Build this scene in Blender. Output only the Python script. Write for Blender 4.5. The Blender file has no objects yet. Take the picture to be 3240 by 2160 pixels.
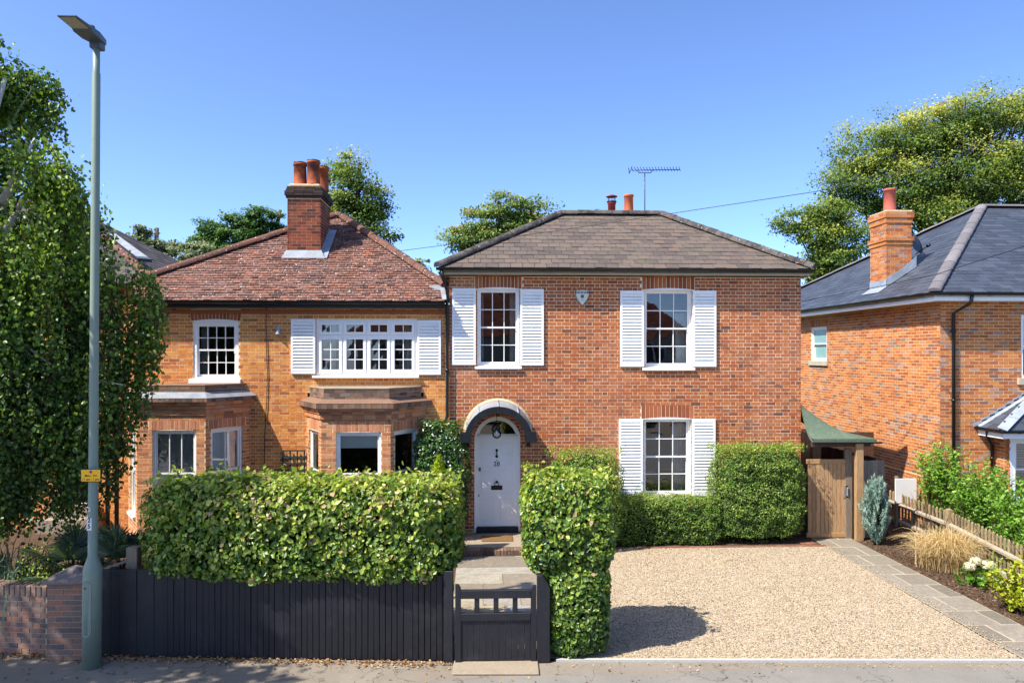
import bpy, math, random
import numpy as np
from mathutils import Vector, Matrix
from math import sin, cos, pi, radians, sqrt, tan, atan2

random.seed(7)
SC = bpy.context.scene
COL = SC.collection

# ------------------------------------------------------------------ camera, sky, sun, exposure
K = 3240 / 2352.0
F, HOR, EYE, YAW = 2300.0, 1118.0, 4.05, radians(2.09)
cam_d = bpy.data.cameras.new('camera')
cam_d.sensor_width = 36.0
cam_d.lens = 36.0 * F / 3240
cam_d.shift_y = (HOR - 1080) / 3240
cam_d.clip_end = 2000
cam = bpy.data.objects.new('camera', cam_d)
cam.location = (0, 0, EYE)
cam.rotation_euler = (radians(90), 0, -YAW)
COL.objects.link(cam)
SC.camera = cam

SUN_DIR = Vector((1.85, 1.0, -2.6)).normalized()      # the way the light travels
world = bpy.data.worlds.new('World')
SC.world = world
world.use_nodes = True
wt = world.node_tree
for n in list(wt.nodes):
    wt.nodes.remove(n)
w_out = wt.nodes.new('ShaderNodeOutputWorld')
w_bg = wt.nodes.new('ShaderNodeBackground')
w_sky = wt.nodes.new('ShaderNodeTexSky')
w_sky.sky_type = 'NISHITA'
w_sky.sun_disc = False
w_sky.sun_elevation = math.asin(-SUN_DIR.z)
w_sky.sun_rotation = atan2(-SUN_DIR.x, -SUN_DIR.y)
w_sky.altitude = 0
w_sky.air_density = 0.5
w_sky.dust_density = 0.8
w_sky.ozone_density = 2.0
w_bg.inputs['Strength'].default_value = 0.15
w_wb = wt.nodes.new('ShaderNodeMix'); w_wb.data_type = 'RGBA'; w_wb.blend_type = 'MULTIPLY'      # camera white balance of the sky
w_wb.inputs[0].default_value = 1.0; w_wb.inputs[7].default_value = (0.80, 0.92, 1.10, 1.0)
wt.links.new(w_sky.outputs[0], w_wb.inputs[6])
wt.links.new(w_wb.outputs[2], w_bg.inputs['Color'])
wt.links.new(w_bg.outputs[0], w_out.inputs['Surface'])

sun_d = bpy.data.lights.new('sun', 'SUN')
sun_d.energy = 3.7
sun_d.angle = radians(0.53)
sun_d.color = (1.0, 0.95, 0.87)
sun = bpy.data.objects.new('sun', sun_d)
sun.rotation_euler = SUN_DIR.to_track_quat('-Z', 'Y').to_euler()
sun.location = (-20, -10, 30)
COL.objects.link(sun)
SC.view_settings.view_transform = 'Standard'
SC.view_settings.look = 'None'
SC.view_settings.exposure = 1.27
SC.view_settings.gamma = 1.0
SC.view_settings.use_curve_mapping = False

# ------------------------------------------------------------------ survey helpers (photo measurements -> metres)
CY, SY = cos(YAW), sin(YAW)
def ray(u, v):
    xc = (u * K - 1620) / F
    return Vector((xc * CY + SY, CY - xc * SY, -(v * K - HOR) / F))
def at(u, v, Y):
    d = ray(u, v); t = Y / d.y
    return Vector((d.x * t, Y, EYE + d.z * t))
def gr(u, v, z=0.0):
    d = ray(u, v); t = (z - EYE) / d.z
    return Vector((d.x * t, d.y * t, z))
def atd(u, v, dep):
    d = ray(u, v)
    return Vector((d.x * dep, d.y * dep, EYE + d.z * dep))
def onplane(u, v, p, n):
    d = ray(u, v); o = Vector((0, 0, EYE))
    return o + d * ((p - o).dot(n) / d.dot(n))
def rect(u0, v0, u1, v1, Y):
    a = at(u0, v1, Y); b = at(u1, v0, Y)
    return (a.x, a.z, b.x, b.z)

# ------------------------------------------------------------------ object helpers
def tag(o, label=None, cat=None, group=None, kind=None):
    if label: o['label'] = label
    if cat: o['category'] = cat
    if group: o['group'] = group
    if kind: o['kind'] = kind
    return o
def thing(name, label, cat, loc=(0, 0, 0), group=None):
    o = bpy.data.objects.new(name, None)
    o.empty_display_size = 0.2
    o.location = loc
    COL.objects.link(o)
    return tag(o, label, cat, group)
def link(name, me, parent=None):
    o = bpy.data.objects.new(name, me)
    COL.objects.link(o)
    if parent is not None:
        o.parent = parent
        if parent.type == 'EMPTY':
            o.matrix_parent_inverse = Matrix.Translation(-Vector(parent.location))
    return o

class MB:
    """collects shapes in world space and links them as one mesh"""
    def __init__(s):
        s.v = []; s.f = []; s.t = []; s.sm = []
    def add(s, vs, fs, tone=0.5, smooth=False):
        b = len(s.v)
        s.v.extend([tuple(p) for p in vs])
        for f in fs:
            s.f.append([i + b for i in f]); s.t.append(tone); s.sm.append(smooth)
        return s
    def box(s, x0, y0, z0, x1, y1, z1, tone=0.5):
        if x0 > x1: x0, x1 = x1, x0
        if y0 > y1: y0, y1 = y1, y0
        if z0 > z1: z0, z1 = z1, z0
        vs = [(x0, y0, z0), (x1, y0, z0), (x1, y1, z0), (x0, y1, z0), (x0, y0, z1), (x1, y0, z1), (x1, y1, z1), (x0, y1, z1)]
        return s.add(vs, [(0, 3, 2, 1), (4, 5, 6, 7), (0, 1, 5, 4), (1, 2, 6, 5), (2, 3, 7, 6), (3, 0, 4, 7)], tone)
    def obox(s, c, ax, ay, az, tone=0.5):
        """box from centre and three half axes"""
        c, ax, ay, az = Vector(c), Vector(ax), Vector(ay), Vector(az)
        vs = [c + ax * i + ay * j + az * k for k in (-1, 1) for (i, j) in ((-1, -1), (1, -1), (1, 1), (-1, 1))]
        return s.add(vs, [(0, 3, 2, 1), (4, 5, 6, 7), (0, 1, 5, 4), (1, 2, 6, 5), (2, 3, 7, 6), (3, 0, 4, 7)], tone)
    def bar(s, p, q, w, h, up=(0, 0, 1), tone=0.5):
        p, q = Vector(p), Vector(q); d = (q - p); L = d.length; d.normalize()
        up = Vector(up); sd = d.cross(up)
        if sd.length < 1e-4: sd = d.cross(Vector((0, 1, 0)))
        sd.normalize(); u2 = sd.cross(d)
        return s.obox((p + q) / 2, d * (L / 2), sd * (w / 2), u2 * (h / 2), tone)
    def quad(s, a, b, c, d, tone=0.5):
        return s.add([a, b, c, d], [(0, 1, 2, 3)], tone)
    def poly(s, pts, tone=0.5):
        return s.add(pts, [tuple(range(len(pts)))], tone)
    def prism(s, pts, off, tone=0.5, smooth=False):
        """polygon pts swept by off (a vector), closed"""
        n = len(pts); off = Vector(off)
        vs = [Vector(p) for p in pts] + [Vector(p) + off for p in pts]
        s.add(vs, [tuple(range(n)), tuple(range(2 * n - 1, n - 1, -1))], tone)
        b = len(s.v) - 2 * n
        for i in range(n):
            j = (i + 1) % n
            s.f.append([b + i, b + n + i, b + n + j, b + j]); s.t.append(tone); s.sm.append(smooth)
        return s
    def tube(s, pts, r, seg=8, tone=0.5, caps=True, smooth=True):
        pts = [Vector(p) for p in pts]; n = len(pts)
        rs = r if isinstance(r, (list, tuple)) else [r] * n
        d0 = (pts[1] - pts[0]).normalized()
        a = d0.cross(Vector((0, 0, 1)))
        if a.length < 1e-3: a = d0.cross(Vector((1, 0, 0)))
        a.normalize(); vs = []
        for i in range(n):
            d = (pts[min(i + 1, n - 1)] - pts[max(i - 1, 0)]).normalized()
            a = (a - d * a.dot(d)).normalized(); b = d.cross(a)
            for k in range(seg):
                t = 2 * pi * k / seg
                vs.append(pts[i] + (a * cos(t) + b * sin(t)) * rs[i])
        fs = []
        for i in range(n - 1):
            for k in range(seg):
                k2 = (k + 1) % seg
                fs.append((i * seg + k, i * seg + k2, (i + 1) * seg + k2, (i + 1) * seg + k))
        s.add(vs, fs, tone, smooth)
        if caps:
            b = len(s.v) - len(vs)
            s.f.append([b + k for k in range(seg - 1, -1, -1)]); s.t.append(tone); s.sm.append(False)
            s.f.append([b + (n - 1) * seg + k for k in range(seg)]); s.t.append(tone); s.sm.append(False)
        return s
    def lathe(s, c, prof, seg=20, axis=(0, 0, 1), tone=0.5, smooth=True):
        """prof: (radius, height) pairs turned about axis through c"""
        c = Vector(c); q = Vector((0, 0, 1)).rotation_difference(Vector(axis).normalized())
        vs = []
        for (r, h) in prof:
            for k in range(seg):
                t = 2 * pi * k / seg
                vs.append(c + q @ Vector((r * cos(t), r * sin(t), h)))
        fs = []
        for i in range(len(prof) - 1):
            for k in range(seg):
                k2 = (k + 1) % seg
                fs.append((i * seg + k, i * seg + k2, (i + 1) * seg + k2, (i + 1) * seg + k))
        s.add(vs, fs, tone, smooth)
        b = len(s.v) - len(vs)
        if prof[0][0] > 1e-4:
            s.f.append([b + k for k in range(seg - 1, -1, -1)]); s.t.append(tone); s.sm.append(False)
        if prof[-1][0] > 1e-4:
            s.f.append([b + (len(prof) - 1) * seg + k for k in range(seg)]); s.t.append(tone); s.sm.append(False)
        return s
    def mesh(s, name, mat=None):
        me = bpy.data.meshes.new(name)
        me.from_pydata(s.v, [], s.f)
        me.validate()
        if len(me.polygons) == len(s.f):
            a = me.attributes.new('tone', 'FLOAT', 'FACE')
            a.data.foreach_set('value', s.t)
            me.polygons.foreach_set('use_smooth', s.sm)
        if mat: me.materials.append(mat)
        me.update()
        return me
    def build(s, name, mat, parent=None):
        return link(name, s.mesh(name, mat), parent)

def bevel(o, w=0.006, seg=1):
    m = o.modifiers.new('edge', 'BEVEL'); m.width = w; m.segments = seg; m.limit_method = 'ANGLE'
    return o

def text_mesh(name, txt, size, mat, M, parent, extrude=0.001, align='CENTER', bold=0.0):
    cu = bpy.data.curves.new('t', 'FONT'); cu.body = txt; cu.size = size; cu.extrude = extrude; cu.align_x = align; cu.align_y = 'CENTER'
    cu.offset = bold; cu.resolution_u = 4
    to = bpy.data.objects.new('t', cu); COL.objects.link(to)
    dg = bpy.context.evaluated_depsgraph_get()
    me = bpy.data.meshes.new_from_object(to.evaluated_get(dg))
    bpy.data.objects.remove(to); bpy.data.curves.remove(cu)
    me.name = name; me.transform(M)
    me.materials.clear(); me.materials.append(mat)
    return link(name, me, parent)
def facing(p):            # text plane that faces -Y at p
    return Matrix.Translation(p) @ Matrix.Rotation(radians(90), 4, 'X')

# ------------------------------------------------------------------ materials
def L(c):
    return tuple(((x / 255) / 12.92 if x / 255 <= 0.04045 else ((x / 255 + 0.055) / 1.055) ** 2.4) for x in c) + (1.0,)
def nodes(name):
    m = bpy.data.materials.new(name); m.use_nodes = True
    nt = m.node_tree
    return m, nt, nt.nodes['Principled BSDF'], nt.nodes['Material Output']
def N(nt, t, **kw):
    n = nt.nodes.new(t)
    for k, v in kw.items():
        if k in n.inputs: n.inputs[k].default_value = v
        else: setattr(n, k, v)
    return n
def ramp(nt, stops, src):
    r = nt.nodes.new('ShaderNodeValToRGB'); e = r.color_ramp.elements
    while len(e) < len(stops): e.new(0.5)
    for i, (p, c) in enumerate(stops):
        e[i].position = p; e[i].color = c if len(c) == 4 else L(c)
    nt.links.new(src, r.inputs[0])
    return r.outputs[0]
def mixc(nt, fac, a, b, mode='MIX'):
    m = nt.nodes.new('ShaderNodeMix'); m.data_type = 'RGBA'; m.blend_type = mode
    for sock, val in ((m.inputs[0], fac), (m.inputs[6], a), (m.inputs[7], b)):
        if hasattr(val, 'is_output'): nt.links.new(val, sock)
        elif isinstance(val, (int, float)): sock.default_value = val
        else: sock.default_value = val if len(val) == 4 else L(val)
    return m.outputs[2]
def noise(nt, scale, detail=4, rough=0.6, vec=None, out=0, stretch=None):
    n = N(nt, 'ShaderNodeTexNoise', Scale=scale, Detail=detail, Roughness=rough)
    g = nt.nodes.new('ShaderNodeNewGeometry').outputs['Position'] if vec is None else vec
    if stretch:
        mp = nt.nodes.new('ShaderNodeMapping'); mp.inputs['Scale'].default_value = stretch
        nt.links.new(g, mp.inputs[0]); g = mp.outputs[0]
    nt.links.new(g, n.inputs['Vector'])
    return n.outputs[out]
def bumped(nt, bs, h, strength=0.3, dist=0.01):
    b = N(nt, 'ShaderNodeBump', Strength=strength, Distance=dist)
    nt.links.new(h, b.inputs['Height']); nt.links.new(b.outputs[0], bs.inputs['Normal'])
def spec(bs, v):
    bs.inputs['Specular IOR Level'].default_value = v

def toned(name, stops, rough=0.85, speck=None, patch=None, streak=None, bump=0.3, bscale=70, dist=0.006, sp=0.25):
    """colour from the per-piece tone, with grain, specks and blotches laid over it"""
    m, nt, bs, out = nodes(name)
    at_ = nt.nodes.new('ShaderNodeAttribute'); at_.attribute_name = 'tone'
    c = ramp(nt, stops, at_.outputs['Fac'])
    g = noise(nt, bscale * 0.5, 3)
    c = mixc(nt, 0.55, c, ramp(nt, [(0.25, (0.35, 0.35, 0.35, 1)), (0.75, (1, 1, 1, 1))], g), 'MULTIPLY')
    if patch:
        for (sc, lo, hi, col, amt) in patch:
            p = ramp(nt, [(lo, (0, 0, 0, 1)), (hi, (amt, amt, amt, 1))], noise(nt, sc, 5, 0.65))
            c = mixc(nt, p, c, col)
    if streak:
        lo, hi, col, amt = streak
        p = ramp(nt, [(lo, (0, 0, 0, 1)), (hi, (amt, amt, amt, 1))], noise(nt, 2.6, 5, 0.6, stretch=(1, 1, 0.16)))
        c = mixc(nt, p, c, col)
    if speck:
        for (sc, lo, hi, col) in speck:
            p = ramp(nt, [(lo, (0, 0, 0, 1)), (hi, (1, 1, 1, 1))], noise(nt, sc, 2, 0.5))
            c = mixc(nt, p, c, col)
    nt.links.new(c, bs.inputs['Base Color'])
    bs.inputs['Roughness'].default_value = rough; spec(bs, sp)
    bumped(nt, bs, noise(nt, bscale, 4), bump, dist)
    return m
def plain(name, col, rough=0.6, var=0.15, scale=8, bump=0.0, bscale=60, sp=0.4, metal=0.0, dirt=None, stretch=None):
    m, nt, bs, out = nodes(name)
    n1 = noise(nt, scale, 5, 0.65, stretch=stretch)
    c0 = L(col); lo = tuple(x * (1 - var) for x in c0[:3]) + (1,); hi = tuple(min(1, x * (1 + var)) for x in c0[:3]) + (1,)
    c = ramp(nt, [(0.3, lo), (0.7, hi)], n1)
    if dirt:
        for (sc, l, h, dc, amt) in dirt:
            p = ramp(nt, [(l, (0, 0, 0, 1)), (h, (amt, amt, amt, 1))], noise(nt, sc, 6, 0.7))
            c = mixc(nt, p, c, dc)
    nt.links.new(c, bs.inputs['Base Color'])
    bs.inputs['Roughness'].default_value = rough; bs.inputs['Metallic'].default_value = metal; spec(bs, sp)
    if bump: bumped(nt, bs, noise(nt, bscale, 4, stretch=stretch), bump, 0.01)
    return m
def wood(name, a, b, c3, rough=0.8, sc=14, axis='Z'):
    m, nt, bs, out = nodes(name)
    st = {'Z': (9, 9, 0.45), 'X': (0.45, 9, 9), 'Y': (9, 0.45, 9)}[axis]
    n1 = noise(nt, sc, 6, 0.7, stretch=st)
    at_ = nt.nodes.new('ShaderNodeAttribute'); at_.attribute_name = 'tone'
    c = ramp(nt, [(0.30, a), (0.5, b), (0.68, c3)], n1)
    c = mixc(nt, 0.5, c, ramp(nt, [(0.0, (0.35, 0.35, 0.35, 1)), (1, (1, 1, 1, 1))], at_.outputs['Fac']), 'MULTIPLY')
    nt.links.new(c, bs.inputs['Base Color']); bs.inputs['Roughness'].default_value = rough; spec(bs, 0.2)
    bumped(nt, bs, n1, 0.25, 0.01)
    return m
def leafmat(name, stops, trans=0.35, rough=0.45, sp=0.35):
    m, nt, bs, out = nodes(name)
    at_ = nt.nodes.new('ShaderNodeAttribute'); at_.attribute_name = 'tone'
    c = ramp(nt, stops, at_.outputs['Fac'])
    nt.links.new(c, bs.inputs['Base Color']); bs.inputs['Roughness'].default_value = rough; spec(bs, sp)
    tr = nt.nodes.new('ShaderNodeBsdfTranslucent')
    tc = mixc(nt, 1.0, c, (1.0, 1.0, 0.45, 1), 'MULTIPLY')
    nt.links.new(tc, tr.inputs['Color'])
    mx = nt.nodes.new('ShaderNodeMixShader'); mx.inputs[0].default_value = trans
    nt.links.new(bs.outputs[0], mx.inputs[1]); nt.links.new(tr.outputs[0], mx.inputs[2])
    nt.links.new(mx.outputs[0], out.inputs['Surface'])
    return m
def glassmat(name, tint=(0.9, 0.93, 0.92, 1), refl=0.12, rough=0.01):
    m, nt, bs, out = nodes(name)
    nt.nodes.remove(bs)
    tr = nt.nodes.new('ShaderNodeBsdfTransparent'); tr.inputs[0].default_value = tint
    gl = nt.nodes.new('ShaderNodeBsdfGlossy'); gl.inputs['Roughness'].default_value = rough
    lw = nt.nodes.new('ShaderNodeFresnel'); lw.inputs[0].default_value = 1.5
    ad = nt.nodes.new('ShaderNodeMath'); ad.operation = 'ADD'; ad.inputs[1].default_value = refl - 0.04; ad.use_clamp = True
    nt.links.new(lw.outputs[0], ad.inputs[0])
    bp = N(nt, 'ShaderNodeBump', Strength=0.05, Distance=0.02)
    nt.links.new(noise(nt, 2.5, 1), bp.inputs['Height']); nt.links.new(bp.outputs[0], gl.inputs['Normal'])
    mx = nt.nodes.new('ShaderNodeMixShader')
    nt.links.new(ad.outputs[0], mx.inputs[0]); nt.links.new(tr.outputs[0], mx.inputs[1]); nt.links.new(gl.outputs[0], mx.inputs[2])
    nt.links.new(mx.outputs[0], out.inputs['Surface'])
    return m
def brickplain(name, a, b, mo, bw=0.225, bh=0.075):
    """far or hidden brick faces"""
    m, nt, bs, out = nodes(name)
    g = nt.nodes.new('ShaderNodeNewGeometry').outputs['Position']
    sx = nt.nodes.new('ShaderNodeSeparateXYZ'); nt.links.new(g, sx.inputs[0])
    ad = nt.nodes.new('ShaderNodeMath'); nt.links.new(sx.outputs[0], ad.inputs[0]); nt.links.new(sx.outputs[1], ad.inputs[1])
    cb = nt.nodes.new('ShaderNodeCombineXYZ'); nt.links.new(ad.outputs[0], cb.inputs[0]); nt.links.new(sx.outputs[2], cb.inputs[1])
    t = N(nt, 'ShaderNodeTexBrick'); t.inputs['Scale'].default_value = 1.0
    t.inputs['Brick Width'].default_value = bw; t.inputs['Row Height'].default_value = bh; t.inputs['Mortar Size'].default_value = 0.006
    t.inputs['Color1'].default_value = L(a); t.inputs['Color2'].default_value = L(b); t.inputs['Mortar'].default_value = L(mo)
    nt.links.new(cb.outputs[0], t.inputs['Vector'])
    nt.links.new(t.outputs[0], bs.inputs['Base Color']); bs.inputs['Roughness'].default_value = 0.9; spec(bs, 0.2)
    return m

SPECKW = [(55, 0.70, 0.74, (200, 190, 175))]
M = {}
M['brick_main'] = toned('brick_main', [(0.0, (112, 72, 56)), (0.05, (150, 88, 58)), (0.2, (176, 95, 52)), (0.6, (184, 103, 56)), (0.85, (194, 118, 64)), (0.95, (180, 114, 74)), (1.0, (136, 90, 66))],
    patch=[(1.1, 0.56, 0.75, (152, 98, 76), 0.5), (0.45, 0.5, 0.68, (196, 138, 104), 0.45), (2.8, 0.60, 0.75, (120, 78, 62), 0.4)], streak=(0.54, 0.72, (122, 84, 70), 0.45), speck=[(90, 0.72, 0.76, (66, 40, 34))])
M['mortar_main'] = plain('mortar_main', (232, 212, 180), 0.95, 0.10, 3, 0.4, 90, 0.1, dirt=[(1.2, 0.54, 0.76, (186, 164, 138), 0.7), (0.5, 0.55, 0.7, (160, 138, 116), 0.5)])
M['brick_left'] = toned('brick_left', [(0.0, (160, 94, 60)), (0.06, (198, 116, 64)), (0.35, (220, 138, 68)), (0.7, (229, 152, 74)), (0.9, (233, 166, 92)), (1.0, (200, 130, 86))],
    patch=[(0.9, 0.58, 0.8, (192, 122, 82), 0.5), (2.4, 0.6, 0.75, (168, 108, 78), 0.4)], streak=(0.56, 0.74, (176, 116, 82), 0.4), speck=[(90, 0.74, 0.78, (120, 72, 50))])
M['mortar_left'] = plain('mortar_left', (236, 208, 160), 0.95, 0.12, 3, 0.4, 90, 0.1)
M['brick_bay'] = toned('brick_bay', [(0.0, (140, 98, 80)), (0.2, (190, 122, 84)), (0.6, (216, 140, 92)), (0.85, (222, 158, 108)), (1.0, (190, 146, 118))],
    patch=[(1.6, 0.5, 0.72, (216, 160, 110), 0.5)])
M['brick_dirty'] = toned('brick_dirty', [(0.0, (98, 78, 66)), (0.4, (134, 104, 84)), (0.8, (158, 120, 94)), (1.0, (136, 118, 102))],
    patch=[(3.5, 0.5, 0.7, (104, 88, 74), 0.5), (6, 0.6, 0.72, (174, 164, 144), 0.5)])
M['brick_arch'] = toned('brick_arch', [(0.0, (142, 80, 54)), (0.5, (172, 98, 62)), (1.0, (186, 112, 72))])
M['brick_arch_bay'] = toned('brick_arch_bay', [(0.0, (182, 116, 84)), (0.5, (214, 144, 106)), (1.0, (222, 160, 122))])
M['brick_right'] = toned('brick_right', [(0.0, (128, 92, 82)), (0.06, (156, 132, 120)), (0.14, (168, 95, 60)), (0.5, (197, 120, 66)), (0.85, (209, 136, 77)), (0.96, (176, 150, 136)), (1.0, (160, 98, 72))], bump=0.2)
M['mortar_right'] = plain('mortar_right', (226, 194, 148), 0.95, 0.08, 3, 0.3, 90, 0.1)
M['brick_pier'] = toned('brick_pier', [(0.0, (100, 88, 82)), (0.3, (136, 112, 98)), (0.6, (158, 120, 98)), (0.85, (170, 116, 92)), (1.0, (116, 104, 98))], speck=[(60, 0.7, 0.74, (54, 46, 44))], sp=0.3)
M['mortar_pier'] = plain('mortar_pier', (176, 164, 146), 0.95, 0.15, 4, 0.4, 90, 0.1)
M['brick_chimney'] = toned('brick_chimney', [(0.0, (84, 50, 42)), (0.3, (122, 60, 42)), (0.65, (158, 78, 48)), (1.0, (136, 72, 54))], patch=[(2.5, 0.5, 0.75, (84, 58, 48), 0.6)])
M['brick_soot'] = toned('brick_soot', [(0.0, (44, 36, 33)), (0.5, (62, 50, 44)), (1.0, (84, 62, 52))], patch=[(3.5, 0.5, 0.7, (50, 44, 40), 0.6)])
M['brick_edge'] = toned('brick_edge', [(0.0, (126, 84, 66)), (1.0, (166, 112, 88))])
M['wall_main_plain'] = brickplain('wall_main_plain', (150, 70, 45), (170, 82, 50), (205, 185, 160))
M['wall_left_plain'] = brickplain('wall_left_plain', (180, 92, 45), (160, 78, 42), (190, 158, 110))
M['wall_right_plain'] = brickplain('wall_right_plain', (180, 100, 62), (160, 86, 58), (206, 172, 124))
M['slate_main'] = toned('slate_main', [(0.0, (92, 82, 75)), (0.4, (106, 93, 84)), (0.7, (112, 98, 88)), (0.92, (116, 99, 86)), (1.0, (100, 91, 86))],
    patch=[(1.5, 0.5, 0.7, (104, 97, 82), 0.5)], speck=[(30, 0.74, 0.77, (180, 176, 166))], bump=0.2, bscale=40)
M['tile_left'] = toned('tile_left', [(0.0, (84, 62, 54)), (0.25, (116, 82, 70)), (0.6, (128, 90, 76)), (0.88, (138, 97, 80)), (0.97, (158, 102, 78)), (1.0, (98, 76, 66))],
    patch=[(1.4, 0.5, 0.72, (128, 104, 96), 0.5)], speck=[(26, 0.67, 0.69, (226, 220, 210)), (9, 0.68, 0.72, (66, 56, 50))], bump=0.35, bscale=50)
M['slate_right'] = toned('slate_right', [(0.0, (60, 65, 74)), (0.5, (70, 76, 86)), (1.0, (80, 86, 96))], rough=0.5, bump=0.1, sp=0.5)
M['slate_far'] = toned('slate_far', [(0.0, (62, 58, 58)), (0.5, (84, 78, 76)), (1.0, (100, 92, 88))], bump=0.2)
M['tile_far'] = toned('tile_far', [(0.0, (96, 54, 44)), (0.5, (128, 72, 54)), (1.0, (150, 86, 62))], bump=0.3)
M['hip_main'] = toned('hip_main', [(0.0, (58, 54, 50)), (1.0, (92, 86, 80))], patch=[(5, 0.45, 0.6, (104, 96, 88), 0.7)], speck=[(22, 0.66, 0.71, (170, 166, 154)), (6, 0.70, 0.74, (176, 112, 40))], bump=0.6, bscale=35)
M['hip_left'] = toned('hip_left', [(0.0, (104, 70, 58)), (1.0, (128, 86, 70))], patch=[(4, 0.45, 0.65, (92, 76, 68), 0.7)], speck=[(20, 0.66, 0.69, (206, 198, 186))], bump=0.5, bscale=40)
M['hip_right'] = toned('hip_right', [(0.0, (112, 108, 110)), (1.0, (136, 130, 130))], bump=0.1)
M['lead'] = plain('lead', (150, 158, 168), 0.5, 0.2, 5, 0.15, 20, 0.5, 0.2, dirt=[(3, 0.55, 0.75, (190, 196, 200), 0.5)])
M['lead_pale'] = plain('lead_pale', (138, 142, 146), 0.6, 0.2, 5, 0.15, 20, 0.4, 0.0, dirt=[(3, 0.5, 0.7, (112, 118, 124), 0.6)])
M['cement'] = plain('cement', (190, 170, 136), 0.95, 0.15, 10, 0.6, 60, 0.1)
M['white_paint'] = plain('white_paint', (237, 236, 232), 0.4, 0.03, 4, 0.08, 25, 0.4, dirt=[(1.7, 0.55, 0.75, (212, 208, 200), 0.5), (26, 0.73, 0.77, (170, 164, 156), 0.5)])
M['white_slat'] = plain('white_slat', (236, 235, 231), 0.5, 0.05, 6, 0.15, 40, 0.35, dirt=[(9, 0.62, 0.66, (164, 158, 150), 0.55), (2.0, 0.55, 0.75, (206, 202, 194), 0.5)])
M['cream_paint'] = plain('cream_paint', (176, 164, 142), 0.6, 0.1, 4)
M['black_plastic'] = plain('black_plastic', (24, 25, 28), 0.35, 0.15, 10, sp=0.5)
M['black_paint'] = plain('black_paint', (31, 32, 37), 0.5, 0.25, 14, 0.25, 30, 0.4, stretch=(5, 5, 0.6), dirt=[(38, 0.72, 0.76, (100, 100, 104), 0.6), (2.2, 0.52, 0.72, (58, 55, 54), 0.55)])
M['hood_black'] = plain('hood_black', (25, 27, 31), 0.55, 0.3, 8, 0.4, 25, 0.3, dirt=[(5, 0.55, 0.7, (48, 52, 58), 0.6)])
M['bronze'] = plain('bronze', (52, 46, 40), 0.4, 0.2, 20, sp=0.5, metal=0.6)
M['brass'] = plain('brass', (98, 84, 62), 0.4, 0.2, 20, metal=0.7)
M['glass'] = glassmat('glass', refl=0.15)
M['glass_frosted'] = plain('glass_frosted', (120, 156, 154), 0.25, 0.1, 6, 0.0, sp=0.6)
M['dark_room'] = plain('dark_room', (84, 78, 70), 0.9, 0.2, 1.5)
M['curtain'] = plain('curtain', (190, 186, 176), 0.9, 0.1, 6)
M['blind'] = plain('blind', (232, 226, 208), 0.8, 0.03, 6)
M['blind_slat'] = plain('blind_slat', (240, 239, 234), 0.5, 0.02, 6)
M['terracotta'] = plain('terracotta', (164, 86, 54), 0.8, 0.15, 8, 0.2, 40, 0.2, dirt=[(2.2, 0.46, 0.62, (62, 46, 40), 0.8)])
M['terracotta_clean'] = plain('terracotta_clean', (190, 104, 66), 0.75, 0.1, 8, 0.1, 40, 0.2, dirt=[(4, 0.6, 0.75, (140, 84, 60), 0.6)])
M['terracotta_pink'] = plain('terracotta_pink', (170, 88, 70), 0.75, 0.08, 8)
M['cowl_red'] = plain('cowl_red', (134, 58, 48), 0.6, 0.1, 8)
M['galv'] = plain('galv', (122, 136, 122), 0.5, 0.06, 6, 0.03, 30, 0.35, 0.0, dirt=[(5, 0.62, 0.78, (100, 108, 98), 0.5)])
M['underlay'] = plain('underlay', (30, 27, 25), 0.95, 0.1, 5)
M['lamp_grey'] = plain('lamp_grey', (70, 80, 88), 0.4, 0.1, 10)
M['lamp_lens'] = plain('lamp_lens', (150, 146, 134), 0.25, 0.2, 60, 0.3, 90, 0.6)
M['sign_yellow'] = plain('sign_yellow', (250, 184, 20), 0.4, 0.04, 5)
M['ink'] = plain('ink', (20, 20, 22), 0.5, 0.0, 5)
M['sign_red'] = plain('sign_red', (170, 50, 50), 0.5, 0.0, 5)
M['sign_blue'] = plain('sign_blue', (70, 70, 130), 0.5, 0.0, 5)
M['white_plastic'] = plain('white_plastic', (220, 220, 218), 0.4, 0.03, 5)
M['alarm_cream'] = plain('alarm_cream', (206, 204, 186), 0.4, 0.05, 5)
M['pegwood'] = wood('pegwood', (124, 90, 60), (166, 128, 88), (186, 152, 110))
M['wood_gate'] = wood('wood_gate', (132, 98, 66), (176, 138, 98), (200, 168, 128))
M['wood_grey'] = wood('wood_grey', (110, 98, 86), (146, 130, 112), (168, 152, 132))
M['wood_picket'] = wood('wood_picket', (120, 100, 72), (158, 136, 104), (180, 160, 128))
M['wood_rail'] = wood('wood_rail', (128, 116, 98), (160, 146, 126), (182, 168, 148), axis='Y')
M['wood_dark'] = wood('wood_dark', (58, 48, 42), (84, 70, 60), (104, 88, 74))
M['felt_green'] = plain('felt_green', (92, 106, 88), 0.95, 0.2, 30, 0.6, 120, 0.1, dirt=[(4, 0.5, 0.75, (126, 126, 102), 0.6)])
M['coir'] = plain('coir', (122, 92, 60), 1.0, 0.3, 60, 0.8, 150, 0.05)
M['bark'] = plain('bark', (96, 84, 72), 0.95, 0.3, 12, 0.8, 25, 0.1, stretch=(3, 3, 0.7))
M['birch_bark'] = plain('birch_bark', (186, 178, 168), 0.85, 0.12, 12, 0.4, 25, 0.15, dirt=[(7, 0.6, 0.68, (60, 52, 48), 0.9)])
M['twig'] = plain('twig', (74, 58, 46), 0.95, 0.25, 20, 0.6, 50, 0.1)
M['core_green'] = plain('core_green', (34, 40, 24), 1.0, 0.4, 14, 0.8, 30, 0.0)  # dark fill colour standing in for shade inside the foliage
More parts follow.
